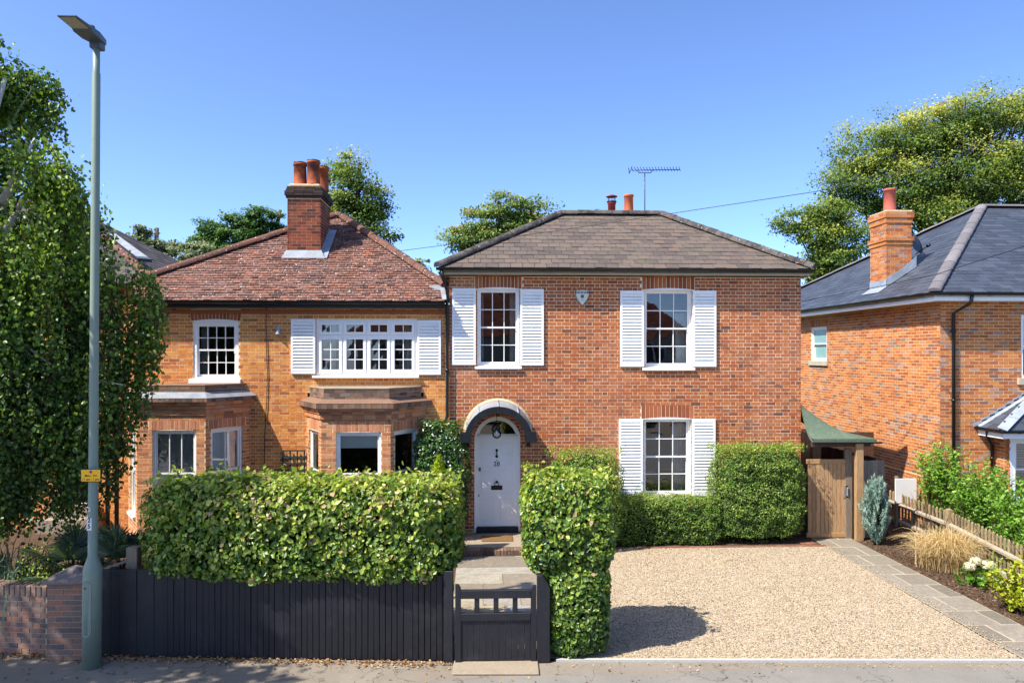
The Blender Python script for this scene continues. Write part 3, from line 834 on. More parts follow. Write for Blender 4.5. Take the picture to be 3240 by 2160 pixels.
def hedge(parent, c, half, rotz, n, size, mat, tone_mu=.5, tone_sd=.2, deep=.10, bulge=.05, faces=(1, 1, 1, .15, .0, 1), fine=False, k=6, core=.86, shoots=0, aspect=.6, out_bias=.9, seed=0.0, top_tone=.12, cut=None, sizevar=.3, gaps=.6):
    P, Nr = shell(n, half, k, faces)
    lum = lump(P, 2.2, seed) * .5 + lump(P, 6.5, seed + 3) * .35 + lump(P, 14.0, seed + 5) * .25
    inw = RNG.exponential(deep, n)
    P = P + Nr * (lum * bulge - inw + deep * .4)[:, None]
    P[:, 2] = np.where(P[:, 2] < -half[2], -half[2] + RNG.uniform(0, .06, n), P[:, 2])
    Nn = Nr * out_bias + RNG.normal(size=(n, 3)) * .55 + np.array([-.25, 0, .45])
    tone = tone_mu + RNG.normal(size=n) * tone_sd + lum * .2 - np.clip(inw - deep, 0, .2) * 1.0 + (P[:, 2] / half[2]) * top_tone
    hole = (lump(P, 3.1, seed + 9) * .6 + lump(P, 8.0, seed + 1) * .4 < -.52) & (RNG.uniform(0, 1, n) < gaps)
    P, Nn, tone = P[~hole], Nn[~hole], tone[~hole]; n = len(P)
    if shoots:
        m = RNG.integers(0, n, shoots)
        b = P[m].copy(); b[:, 2] = np.maximum(b[:, 2], half[2] * .9)
        hgt = RNG.uniform(0, .16, shoots)
        P = np.concatenate([P, b + np.stack([RNG.normal(size=shoots) * .03, RNG.normal(size=shoots) * .03, hgt], 1)])
        Nn = np.concatenate([Nn, RNG.normal(size=(shoots, 3))]); tone = np.concatenate([tone, RNG.normal(.75, .15, shoots)])
    cr, sr = cos(rotz), sin(rotz)
    Rm = np.array([[cr, -sr, 0], [sr, cr, 0], [0, 0, 1]])
    P = P @ Rm.T + np.array(c); Nn = Nn @ Rm.T
    if cut is not None:
        kk = cut(P); P, Nn, tone = P[kk], Nn[kk], tone[kk]
    sz = size * (1 + RNG.normal(size=len(P)) * sizevar).clip(.4, 1.8)
    lo = leaf_mesh('foliage', P, Nn, sz, tone, mat, parent, aspect=aspect, fine=fine)
    if core:
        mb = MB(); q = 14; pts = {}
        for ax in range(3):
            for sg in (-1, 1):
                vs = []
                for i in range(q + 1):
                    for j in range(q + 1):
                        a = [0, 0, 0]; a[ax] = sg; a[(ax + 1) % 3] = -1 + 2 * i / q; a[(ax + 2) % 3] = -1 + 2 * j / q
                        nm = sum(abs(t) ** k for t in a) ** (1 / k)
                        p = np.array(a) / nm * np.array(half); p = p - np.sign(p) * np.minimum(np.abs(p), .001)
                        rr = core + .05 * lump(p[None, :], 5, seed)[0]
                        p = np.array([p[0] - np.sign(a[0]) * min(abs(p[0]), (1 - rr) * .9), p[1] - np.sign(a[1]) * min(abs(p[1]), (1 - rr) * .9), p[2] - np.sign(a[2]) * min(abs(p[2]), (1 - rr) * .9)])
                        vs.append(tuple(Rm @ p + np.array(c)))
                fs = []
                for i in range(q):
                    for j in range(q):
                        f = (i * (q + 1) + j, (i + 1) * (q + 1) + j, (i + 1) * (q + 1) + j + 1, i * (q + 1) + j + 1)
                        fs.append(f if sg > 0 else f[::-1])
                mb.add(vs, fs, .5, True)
        mb.build('shade_core', M['core_green'], parent)  # solid dark hull added inside, seen between leaves as shade
    return lo

def tree(name, label, base, blobs, n, size, mat, trunk_r=.25, seed=1, clump=.45, per=None, group=None, bark=None, tone_mu=.5, limb_n=10, sunny=.18, aspect=.7, hollow=.38):
    R = np.random.default_rng(seed)
    base = Vector(base)
    t = thing(name, label, 'tree', base, group)
    bl = [(np.array(c, float), np.array(r, float)) for c, r in blobs]
    vol = np.array([np.prod(r) ** (2 / 3) for _, r in bl]); vol /= vol.sum()
    ncl = max(24, n // (per or 150))
    bi = R.choice(len(bl), ncl, p=vol)
    d = R.normal(size=(ncl, 3)); d /= np.linalg.norm(d, axis=1, keepdims=True)
    rad = R.uniform(hollow, 1.0, ncl) ** .7
    rad = rad * (1 + .16 * np.sin(d[:, 0] * 5 + bi) * np.cos(d[:, 2] * 6 + bi * 2))
    C = np.array([bl[i][0] for i in bi]) + d * rad[:, None] * np.array([bl[i][1] for i in bi])
    cs = clump * R.uniform(.6, 1.5, ncl)
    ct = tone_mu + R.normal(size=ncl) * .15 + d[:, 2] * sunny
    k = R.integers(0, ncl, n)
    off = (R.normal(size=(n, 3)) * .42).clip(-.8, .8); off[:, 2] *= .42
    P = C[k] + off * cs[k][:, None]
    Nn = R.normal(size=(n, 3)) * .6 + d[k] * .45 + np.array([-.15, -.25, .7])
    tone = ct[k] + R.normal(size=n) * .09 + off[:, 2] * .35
    sz = size * R.uniform(.6, 1.35, n)
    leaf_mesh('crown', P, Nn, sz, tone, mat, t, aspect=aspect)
    mb = MB(); top = max(c[2] + r[2] * .4 for c, r in bl)
    cen = np.mean([c for c, _ in bl], axis=0)
    tp = Vector((cen[0], cen[1], top))
    pts = [base.lerp(tp, i / 7) + Vector((R.normal() * .12 * (0 < i), R.normal() * .12 * (0 < i), 0)) for i in range(8)]
    mb.tube(pts, [trunk_r * (1 - .11 * i) + .02 for i in range(8)], 9)
    mb.build('trunk', bark or M['bark'], t)
    lb = MB()
    for i in R.integers(0, ncl, limb_n * 3):
        s_ = pts[int(R.integers(2, 6))]; e = Vector(C[i]); m_ = s_.lerp(e, .5) + Vector((0, 0, .1 * (e - s_).length))
        lb.tube([s_, m_, e], [trunk_r * .3, trunk_r * .17, trunk_r * .05], 6)
    lb.build('limbs', bark or M['bark'], t)
    return t

# ================================================================== THE SETTING
YF = 15.95                                   # the plane of the house fronts
def sheet(name, pts, z, mat):
    mb = MB(); mb.poly([(p[0], p[1], p[2] if len(p) > 2 else z) for p in pts])
    return tag(mb.build(name, mat), kind='structure')
sheet('ground', [(-400, -120, 0), (400, -120, 0), (400, 700, 0), (-400, 700, 0)], -0.14, M['lawn']).location.z = -0.14
FA, FB = gr(235, 1506), gr(1042, 1518)        # fence line along the pavement
KA, KB = Vector((0.62, 9.58, 0)), Vector((8.6, 9.26, 0))
PW = [(-30, 12.2), (-6.6, 10.10), FA.to_tuple()[:2], FB.to_tuple()[:2], KA.to_tuple()[:2], KB.to_tuple()[:2], (30, 8.4)]
sheet('pavement', [(-30, 9.2), (30, 6.2)] + PW[::-1], -0.004, M['asphalt'])
sheet('road', [(-60, -1.0), (60, -5.5), (60, 4.65), (-60, 10.6)], -0.12, M['asphalt_road'])
mb = MB(); mb.bar((-30, 9.14, -.06), (30, 6.14, -.06), .125, .116); tag(mb.build('kerb', M['kerbstone']), kind='structure')
mb = MB(); mb.bar((-60, -1.06, -.06), (60, -5.56, -.06), .125, .12); tag(mb.build('kerb', M['kerbstone']), kind='structure')
sheet('footway', [(-60, -12), (60, -12), (60, -5.6), (-60, -1.1)], -0.01, M['asphalt'])
sheet('crossover', [(-6.2, 9.10), (-1.0, 8.98), (1.2, 9.16), (2.3, 9.12), (2.8, 9.18), (4.0, 9.22), (8.5, 9.0), (8.5, 7.4), (-6.2, 8.2)], 0.0, M['asphalt_grey'])
sheet('front_garden', [(-14, 10.9), (-6.6, 10.12), (FA.x, FA.y + .02), (FB.x, FB.y + .02), (.9, 9.6), (1.5, 9.6), (1.5, 15.95), (-7.8, 15.95), (-7.8, 17.4), (-14, 17.4)], 0.0, M['soil'])
sheet('driveway', [(.95, KA.y - .0), (7.08, 9.33), (7.12, 15.1), (1.3, 15.1)], 0.012, M['gravel_bed'])
sheet('flower_bed', [(1.3, 15.0), (7.12, 15.0), (7.12, 15.95), (1.3, 15.95)], 0.016, M['soil'])
sheet('flower_bed', [(7.93, 9.2), (9.62, 9.1), (9.75, 17.5), (7.98, 15.9)], 0.02, M['soil'])
sheet('side_garden', [(9.6, 9.1), (16, 8.9), (16, 16.1), (9.7, 16.1)], 0.008, M['soil'])

# pebbles of the drive
def drive_pebbles():
    n = 60000
    y = 9.3 + (15.05 - 9.3) * RNG.uniform(0, 1, n) ** 1.25; x = RNG.uniform(1.0, 7.1, n)
    k = y > 9.62 - .0455 * (x - .6); x, y = x[k], y[k]
    ex = 420; x = np.concatenate([x, 7.1 + np.abs(RNG.normal(size=ex)) * .10, RNG.uniform(1, 7, 160)]); y = np.concatenate([y, RNG.uniform(9.4, 15, ex), 9.50 - .0455 * (x[-160:] - .6) - np.abs(RNG.normal(size=160)) * .10]); n = len(x)
    zb = np.where(x > 7.1, .03, np.where(y < 9.58 - .0455 * (x - .6), -.012, 0.0))
    r = RNG.uniform(.006, .013, n); ph = RNG.uniform(0, 2 * pi, n); el = RNG.uniform(.7, 1.3, n); z = .012 + zb + r * RNG.uniform(.05, .55, n)
    V = np.zeros((n, 5, 3))
    for i in range(4):
        a = ph + i * pi / 2; rr = r * (el if i % 2 == 0 else 1 / el)
        V[:, i] = np.stack([x + rr * np.cos(a), y + rr * np.sin(a), z + RNG.uniform(-.3, .3, n) * r], 1)
    V[:, 4] = np.stack([x + RNG.uniform(-.3, .3, n) * r, y + RNG.uniform(-.3, .3, n) * r, z + r * .75], 1)
    b = (np.arange(n) * 5)[:, None]
    Fi = np.concatenate([b + np.array([[i, (i + 1) % 4, 4]]) for i in range(4)], 1).reshape(-1, 3)
    me = bpy.data.meshes.new('gravel'); me.vertices.add(n * 5); me.vertices.foreach_set('co', V.astype(np.float32).ravel())
    me.loops.add(len(Fi) * 3); me.loops.foreach_set('vertex_index', Fi.astype(np.int32).ravel())
    me.polygons.add(len(Fi)); me.polygons.foreach_set('loop_start', (np.arange(len(Fi)) * 3).astype(np.int32)); me.polygons.foreach_set('loop_total', np.full(len(Fi), 3, np.int32))
    a = me.attributes.new('tone', 'FLOAT', 'FACE'); a.data.foreach_set('value', np.repeat(np.clip(RNG.uniform(0, 1, n) - .10 * np.exp(-((x - 3.2) / .28) ** 2) - .10 * np.exp(-((x - 4.9) / .28) ** 2), 0, 1), 4).astype(np.float32))
    me.materials.append(M['pebble']); me.update(); me.validate()
    tag(link('gravel', me), 'pale golden gravel spread over the drive in front of the red brick house', 'gravel', kind='stuff')
drive_pebbles()

# kerb between drive and pavement
mb = MB(); mb.bar(Vector((.93, 9.566, .0)), Vector((8.6, 9.255, .0)), .055, .05)
tag(mb.build('edging_kerb', M['kerbstone']), kind='structure')

# ------------------------------------------------------------------ paths
def paving(name, x0, x1, y0, y1, z, rows, mat, jmat, pname, seed, gap=.016, th=.014, skew=.0):
    base = sheet(name, [(x0, y0), (x1, y0), (x1, y1), (x0, y1)], z, jmat)
    R = random.Random(seed); y = y0; i = 0
    while y < y1 - .05:
        h = min(rows[i % len(rows)], y1 - y); x = x0; splits = []
        f = R.choice([(.45, 1), (.62, 1), (.33, .72, 1), (.55, 1), (1,)]) if name == 'garden_path' else ((.36, 1) if i % 2 else (.66, 1))
        xa = x0
        for t in f:
            xb = x0 + (x1 - x0) * t
            q = [(xa + gap / 2, y + gap / 2), (xb - gap / 2, y + gap / 2), (xb - gap / 2, y + h - gap / 2), (xa + gap / 2, y + h - gap / 2)]
            jz = R.uniform(-.003, .003)
            q = [(a + R.uniform(-.006, .006), b + R.uniform(-.006, .006)) for a, b in q]
            m_ = MB(); m_.prism([(a, b, z - .01) for a, b in q], (0, 0, th + jz), R.random())
            bevel(m_.build(pname, mat, base), .004)
            xa = xb
        y += h; i += 1
    return base
paving('garden_path', -.55, 1.02, 9.62, 14.5, .012, [.55, .42, .7, .38, .6, .5], M['flag'], M['path_joint'], 'flagstone', 3)
paving('side_path', 7.10, 7.96, 9.30, 15.88, .022, [.62, .62, .58, .66], M['slab'], M['slab_joint'], 'paving_slab', 5, gap=.022)
mb = MB(); mb.prism([(-.42, 9.18, -.004), (.68, 9.14, -.004), (.69, 9.6, -.004), (-.41, 9.62, -.004)], (0, 0, .03))
tag(bevel(mb.build('threshold_slab', M['concrete']), .01), 'pale concrete slab on the pavement just outside the black garden gate', 'slab')

# brick edging where the drive meets the clipped box
ed = thing('brick_edging', 'row of red bricks laid flat between the gravel and the clipped box hedge', 'edging', (4.4, 15.0, 0))
x = 1.35
while x < 7.0:
    m_ = MB(); m_.box(x, 14.97, -.02, x + .215, 15.05, .026 + random.uniform(-.004, .004), random.random()); m_.build('brick', M['brick_edge'], ed); x += .225
for i in range(3):
    m_ = MB(); m_.box(6.68 + i * .11, 15.09, -.02, 6.78 + i * .11, 15.31, .034, random.random()); m_.build('brick', M['brick_edge'], ed)

# ------------------------------------------------------------------ doorstep and mat
stp = thing('doorstep', 'stone slab step edged with bricks on end below the white front door', 'step', (.26, 15.2, 0))
mb = MB(); mb.box(-.5, 14.86, .0, 1.05, 15.95, .115); bevel(mb.build('slab', M['concrete'], stp), .012)
for i in range(23):
    x = -.52 + i * .068
    m_ = MB(); m_.box(x + .004, 14.60 + random.uniform(-.006, .006), .0, x + .064, 14.85, .095 + random.uniform(-.004, .004), random.random())
    m_.build('brick', M['brick_dirty'], stp)
mb = MB(); mb.box(-.08, 15.22, .116, .58, 15.66, .136)
tag(bevel(mb.build('doormat', M['coir']), .006), 'brown coir doormat on the stone step before the front door', 'doormat')

# ================================================================== MAIN HOUSE
HX0, HX1 = -0.79, 7.02
house = thing('brick_house', 'detached red brick house with slate hipped roof, white louvred shutters and arched porch', 'house', (3.1, 15.95, 0))
fm = Fr((0, YF, 0), (1, 0, 0), (0, -1, 0))
WU1 = rect(1096, 663, 1193, 840, YF); WU2 = rect(1480, 665, 1590, 843, YF); WG = rect(1478, 961, 1588, 1139, YF)
DX, DZA = .262, at(1142, 957, YF).z
DW = .505
DOOR = (DX - DW, -.1, DX + DW, DZA)
holes = [WU1, WU2, WG, DOOR]
wm = wall_sheet('wall', HX0, HX1, -.1, 5.74, holes, (0, YF, 0), (1, 0, 0), (0, -1, 0), M['mortar_main'], house, .22)
arch = []
for (a, b, c, d) in (WU1, WU2, WG):
    arch.append((a - .06, d - .01, c + .06, d + .30))
hood_clear = []
bricks = lay_bond(HX0, HX1, -.1, 5.72, .0768, 'flemish', holes + arch, seed=2)
lay_bricks(bricks, (0, YF, 0), (1, 0, 0), (0, -1, 0), M['brick_main'], wm, 300)
for (a, b, c, d) in arch:
    soldier_arch(a + .01, c - .01, b + .01, d - .01, (0, YF, 0), (1, 0, 0), (0, -1, 0), M['brick_arch'], wm, n=13, splay=.0, rise=.02)
mb = MB()
mb.quad((HX0, YF, -.1), (HX0, 21.3, -.1), (HX0, 21.3, 5.74), (HX0, YF, 5.74)); mb.quad((HX1, YF, -.1), (HX1, 21.3, -.1), (HX1, 21.3, 5.74), (HX1, YF, 5.74))
mb.quad((HX0, 21.3, -.1), (HX1, 21.3, -.1), (HX1, 21.3, 5.74), (HX0, 21.3, 5.74))
mb.build('outer_wall', M['wall_main_plain'], house)
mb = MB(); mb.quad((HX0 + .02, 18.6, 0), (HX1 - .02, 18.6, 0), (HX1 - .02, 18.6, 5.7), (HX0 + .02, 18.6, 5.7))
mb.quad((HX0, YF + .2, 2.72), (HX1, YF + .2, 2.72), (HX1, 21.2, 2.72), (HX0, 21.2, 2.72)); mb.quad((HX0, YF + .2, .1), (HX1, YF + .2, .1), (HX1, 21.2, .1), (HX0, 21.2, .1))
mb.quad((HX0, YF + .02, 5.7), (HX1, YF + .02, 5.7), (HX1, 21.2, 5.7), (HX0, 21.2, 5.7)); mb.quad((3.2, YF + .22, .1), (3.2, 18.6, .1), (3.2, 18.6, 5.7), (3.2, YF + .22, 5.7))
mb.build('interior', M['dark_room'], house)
# roof
EY, EZ = 15.68, 5.90
e0, e1 = at(1005, 616, EY), at(1869, 627, EY); e0.z = e1.z = EZ
r0, r1 = at(1288, 494, 18.6), at(1519, 495, 18.6); r0.z = r1.z = (r0.z + r1.z) / 2
b0, b1 = Vector((e0.x, 21.55, EZ)), Vector((e1.x, 21.55, EZ))
roof = MB()
dn = Vector((0, 0, .012))
roof.poly([e0 - dn, e1 - dn, r1 - dn, r0 - dn]); roof.poly([b1 - dn, b0 - dn, r0 - dn, r1 - dn]); roof.poly([b0 - dn, e0 - dn, r0 - dn]); roof.poly([e1 - dn, b1 - dn, r1 - dn])
roof.quad(e0 - dn * 8, b0 - dn * 8, b1 - dn * 8, e1 - dn * 8)
rf = roof.build('roof', M['underlay'], house)
tile_plane([e0, e1, r1, r0], .235, .262, .014, M['slate_main'], rf, 300, 'slate', 'slates', 4, jitter=.3)
tile_plane([b0, e0, r0], .235, .262, .010, M['slate_main'], rf, 0, 'slate', 'slates', 5)
tile_plane([e1, b1, r1], .235, .262, .010, M['slate_main'], rf, 0, 'slate', 'slates', 6)
ridge_run(e0 + Vector((0, 0, .01)), r0 + Vector((0, 0, .02)), .115, .42, M['hip_main'], rf)
ridge_run(e1 + Vector((0, 0, .01)), r1 + Vector((0, 0, .02)), .115, .42, M['hip_main'], rf)
ridge_run(r0 + Vector((0, 0, .02)), r1 + Vector((0, 0, .02)), .115, .42, M['hip_main'], rf)
# eaves: cream fascia, soffit and gutter
mb = MB(); mb.box(e0.x + .05, EY + .045, EZ - .135, e1.x - .05, EY + .075, EZ - .03); mb.box(e0.x + .05, EY + .0755, EZ - .134, e1.x - .05, YF + .02, EZ - .118)
mb.box(e0.x + .06, EY + .08, EZ - .169, e0.x + .09, 21.4, EZ - .03); mb.box(e1.x - .09, EY + .08, EZ - .169, e1.x - .06, 21.4, EZ - .03)
mb.box(e0.x + .09, YF + .03, EZ - .166, HX0 - .002, 21.4, EZ - .15); mb.box(HX1 + .002, YF + .03, EZ - .166, e1.x - .09, 21.4, EZ - .15)
mb.build('fascia', M['cream_paint'], house)
gutter((e0.x - .03, EY - .02, EZ - .005), (e1.x + .03, EY - .02, EZ - .015), .06, house, 9)
gz = EZ - .08
dp = at(1027, 640, YF - .07).x
zb_ = at(1027, 968, YF - .1).z
downpipe([(dp - .10, EY - .02, gz), (dp - .09, EY + .01, gz - .12), (dp, YF - .07, gz - .42), (dp, YF - .07, zb_ + .1), (dp - .07, YF - .08, zb_), (dp - .3, YF - .1, zb_ - .08), (dp - .52, YF - .2, zb_ + .02)], .036, house)
mb = MB()
for v in (640, 722, 850): mb.lathe((dp, YF - .07, at(1027, v, YF).z), [(.046, -.03), (.046, .03)], 10)
mb.build('pipe_clip', M['black_plastic'], house)
# flues behind the ridge
def pot(parent, c, r, h, mat, name='chimney_pot', rim=True, r1=None):
    r1 = r1 or r * .92
    mb = MB(); mb.lathe(c, [(r * 1.04, 0), (r * 1.04, .05), (r, .06), (r1, h - .07), (r1 * 1.14, h - .06), (r1 * 1.14, h - .015), (r1 * 1.02, h), (r1 * .8, h), (r1 * .8, h - .12)], 20)
    return mb.build(name, mat, parent)
for (u, vb, vt, mt) in ((1444, 492, 447, 'terracotta_clean'),):
    c = at(u, 500, 19.0); zt = at(u, vt, 19.0).z; c.z = zt - .62
    pot(house, c, .125, .62, M[mt])
c = at(1405, 500, 19.0); zt = at(1405, 447, 19.0).z; c.z = zt - .62
mb = MB(); mb.lathe(c, [(.10, 0), (.10, .36), (.115, .37), (.115, .42), (.10, .44)], 18)
cp = mb.build('chimney_pot', M['cowl_red'], house)
mb = MB(); mb.lathe(c + Vector((0, 0, .42)), [(.13, 0), (.13, .02)], 18)
for k in range(8):
    a = k * pi / 4; mb.tube([c + Vector((.09 * cos(a), .09 * sin(a), .43)), c + Vector((.10 * cos(a), .10 * sin(a), .56))], .006, 5)
mb.build('cowl_cage', M['cast_iron'], cp)
mb = MB(); mb.lathe(c + Vector((0, 0, .555)), [(.15, 0), (.15, .015), (.05, .06), (.01, .065)], 18); mb.build('cowl_cap', M['cowl_red'], cp)
mb = MB(); mb.box(1.9 + .4, 18.75, 7.0, 5.0, 19.3, c.z + .06); mb.build('chimney_stack', M['wall_main_plain'], house)

# windows, shutters, curtains
w = sash_window(house, fm, WU1[0], WU1[1], WU1[2], WU1[3], 3, 4, d=-.09)
sash_window(house, fm, WU2[0], WU2[1], WU2[2], WU2[3], 3, 4, d=-.13)
sash_window(house, fm, WG[0], WG[1], WG[2], WG[3], 3, 4, d=-.13, sill=(.06, .075, .09))
for r_ in ((1038.5, 662, 1093, 838, 22), (1195, 664, 1249, 839, 22), (1424.5, 667.5, 1479, 842, 22), (1591, 667.5, 1645, 842, 22), (1421.5, 962, 1476.5, 1138, 22), (1590, 962, 1643, 1138, 22)):
    q = rect(*r_[:4], YF - .03); shutter(house, fm, q[0], q[1], q[2], q[3], r_[4])
curtain(house, fm, WU1[0] + .04, WU1[0] + .14, WU1[1], WU1[3], -.42, 2)
curtain(house, fm, WU1[2] - .2, WU1[2] - .04, WU1[1], WU1[3], -.40, 3)
curtain(house, fm, WU2[2] - .28, WU2[2] - .02, WU2[1], WU2[3] - .5, -.42, 4)
curtain(house, fm, WG[2] - .3, WG[2], WG[1], WG[3], -.42, 5)
curtain(house, fm, WG[0] - .1, WG[0] + .10, WG[1], WG[3], -.42, 3)

# front door with arched frame
RI = .45; SP = DZA - DW
def arc(r, n=18, z=SP, x=DX, y=YF, a0=0, a1=pi):
    return [Vector((x + r * cos(a0 + (a1 - a0) * i / n), y, z + r * sin(a0 + (a1 - a0) * i / n))) for i in range(n + 1)]
yd = YF + .06
ai, ao = arc(RI, y=yd), arc(DW, y=yd)
mb = MB()
for i in range(18):
    mb.prism([ao[i], ao[i + 1], ai[i + 1], ai[i]], (0, .09, 0))
door = None
mb.box(DX - DW, yd, .115, DX - RI, yd + .09, SP); mb.box(DX + RI, yd, .115, DX + DW, yd + .09, SP)
for s_ in (-1, 1):                                # a raised bead on the frame
    mb.box(DX + s_ * (DW - .018), yd - .012, .115, DX + s_ * DW, yd - .0005, SP)
aj = arc(DW - .018, y=yd - .012); ak = arc(DW, y=yd - .012)
for i in range(18): mb.prism([ak[i], ak[i + 1], aj[i + 1], aj[i]], (0, .0115, 0))
ZT = at(1142, 1009, YF).z
mb.box(DX - RI, yd + .01, ZT, DX + RI, yd + .08, ZT + .075)
df = mb.build('door_frame', M['white_paint'], house)
sp_ = MB()                                        # brick spandrels beside the arch
for s_ in (-1, 1):
    pts = [Vector((DX + s_ * DW, YF + .055, SP)), Vector((DX + s_ * DW, YF + .055, DZA + .01))] + [Vector((DX + s_ * DW * sin(t), YF + .055, SP + DW * cos(t))) for t in [i * pi / 20 for i in range(11)]]
    sp_.poly(pts)
sp_.build('spandrel', M['wall_main_plain'], house)
fl = MB(); fl.poly([Vector((p.x, YF + .13, p.z)) for p in arc(RI, z=ZT + .05 if ZT + .05 > SP else SP)] ); fl.build('fanlight', M['glass'], df)
fb = MB(); af = arc(RI, y=yd + .03); ag = arc(RI - .03, y=yd + .03)
for i in range(18): fb.prism([af[i], af[i + 1], ag[i + 1], ag[i]], (0, .05, 0))
fb.box(DX - RI, yd + .03, ZT + .075, DX + RI, yd + .07, ZT + .11); fb.build('fanlight_frame', M['white_paint'], df)
DB = at(1142, 1211, YF).z
ydr = yd + .035
mb = MB(); mb.box(DX - RI, ydr, DB, DX + RI, ydr + .045, ZT)
door = mb.build('door', M['white_paint'], house)
for (za, zb2) in ((.05, .17), (.36, .62), (.68, .94)):   # panels with a bead
    for s_ in (-1, 1):
        xa, xb = DX + s_ * .065, DX + s_ * .345
        if xa > xb: xa, xb = xb, xa
        H_ = ZT - DB; z0_, z1_ = ZT - zb2 * H_, ZT - za * H_
        p_ = MB(); t = .007
        for (a, b, c, d) in ((xa, z0_, xb, z0_ + t), (xa, z1_ - t, xb, z1_), (xa, z0_ + t, xa + t, z1_ - t), (xb - t, z0_ + t, xb, z1_ - t)):
            p_.box(a, ydr - .006, b, c, ydr + .001, d)
        bevel(p_.build('panel_moulding', M['white_paint'], door), .003)
mb = MB(); mb.box(DX - RI, ydr - .025, DB + .01, DX + RI, ydr + .001, DB + .07); bevel(mb.build('weather_board', M['white_paint'], door), .01)
mb = MB(); mb.box(DX - RI - .01, yd - .04, .116, DX + RI + .01, yd + .085, DB - .003); mb.build('threshold', M['black_paint'], house)
def dz(zm):  # height from the close-up of the door
    return at(1142, (1250 + zm / 3.135) / K, YF).z
def dxx(xm): return at((1280 + xm / 3.135) / K, 1100, YF).x
mb = MB(); x = dxx(915); y0 = ydr - .002
mb.lathe((x, y0, dz(550)), [(.030, 0), (.026, .012), (.008, .02)], 14, (0, -1, 0)); mb.lathe((x, y0, dz(612)), [(.033, 0), (.028, .014), (.008, .022)], 14, (0, -1, 0))
mb.tube([(x, y0 - .012, dz(552)), (x, y0 - .035, dz(570)), (x, y0 - .035, dz(595)), (x, y0 - .012, dz(612))], [.012, .009, .012, .018], 8)
mb.build('door_knocker', M['bronze'], door)
MB().lathe((x, y0, dz(650)), [(.012, 0), (.012, .006), (.0, .007)], 12, (0, -1, 0)).build('spyhole', M['bronze'], door)
text_mesh('house_number', '28', .145, M['ink'], facing((x, y0 - .002, dz(688))), door, .003)
mb = MB(); mb.box(x - .125, y0 - .006, dz(945), x + .125, y0 + .001, dz(901)); mb.box(x - .095, y0 - .011, dz(938), x + .095, y0 - .0065, dz(908))
bevel(mb.build('letterbox', M['bronze'], door), .002)
mb = MB(); mb.lathe((x, y0, dz(866)), [(.028, 0), (.03, .015), (.018, .03), (0, .034)], 14, (0, -1, 0))
mb.tube([(x + .048 * sin(t), y0 - .02, dz(884) - .048 * cos(t)) for t in [2 * pi * i / 20 for i in range(21)]], .007, 6, caps=False)
mb.build('ring_pull', M['bronze'], door)
mb = MB(); x = dxx(746); mb.box(x - .022, y0 - .01, dz(757), x + .022, y0 + .001, dz(722)); mb.lathe((x, y0 - .01, dz(738)), [(.013, 0), (.013, .01)], 10, (0, -1, 0)); mb.build('door_lock', M['brass'], door)
mb = MB(); x = dxx(736); mb.lathe((x, y0, dz(1003)), [(.016, 0), (.014, .004)], 12, (0, -1, 0)); mb.box(x - .006, y0 - .004, dz(998), x + .006, y0 - .001, dz(985)); mb.build('keyhole_cover', M['brass'], door)

# barrel hood over the door
HP = .66; HZ = at(1142, 1010, YF - HP).z
hood = MB()
R_ = [(.66, .76, YF, .11), (.66, .76, YF - HP, .0)]
nn_ = 20
def hp(r, y, dzz, i): 
    a = pi * i / nn_
    return Vector((DX + .012 + r * cos(a), y, HZ + dzz + r * .98 * sin(a)))
top = MB()
for i in range(nn_):
    top.quad(hp(.715, YF + .01, .09, i), hp(.715, YF + .01, .09, i + 1), hp(.70, YF - HP, .0, i + 1), hp(.70, YF - HP, 0, i))
    top.quad(hp(.60, YF + .01, .09, i), hp(.60, YF - HP, 0, i), hp(.60, YF - HP, 0, i + 1), hp(.60, YF + .01, .09, i + 1))
hd = top.build('porch_hood', M['lead_pale'], house)
for p_ in hd.data.polygons: p_.use_smooth = True
fas = MB()
for i in range(nn_):
    a = [hp(.715, YF - HP - .045, 0, i), hp(.715, YF - HP - .045, 0, i + 1), hp(.575, YF - HP - .045, 0, i + 1), hp(.575, YF - HP - .045, 0, i)]
    fas.prism(a, (0, .08, 0))
for s_ in (-1, 1):
    xa, xb = DX + .012 + s_ * .575, DX + .012 + s_ * .80
    fas.box(xa, YF - HP - .046, HZ - .05, xb, YF - HP + .03, HZ + .015); fas.box(DX + .012 + s_ * .60, YF - HP + .03, HZ - .048, DX + .012 + s_ * .76, YF - .003, HZ + .06)
    fas.box(DX + .012 + s_ * .69, YF - HP - .04, HZ + .015, DX + .012 + s_ * .795, YF - HP + .03, HZ + .17)
    fas.box(DX + .012 + s_ * .62, YF - .24, HZ - .2, DX + .012 + s_ * .70, YF - .003, HZ - .05)
fas.build('hood_fascia', M['hood_black'], hd)
cf = MB(); R2 = random.Random(3)
for i in range(nn_):
    a = [hp(.712, YF - .05, .09, i), hp(.712, YF - .05, .09, i + 1), hp(.765, YF - .0, .09, i + 1), hp(.765, YF - .0, .09, i)]
    cf.prism(a, (0, .06, 0))
cf.build('cement_fillet', M['cement'], hd)
ls = MB()
for i in (2, 6, 10, 14, 18):
    ls.tube([hp(.722, YF - .03, .09, i), hp(.712, YF - HP - .0, .0, i)], .014, 6)
ls.build('lead_roll', M['lead'], hd)

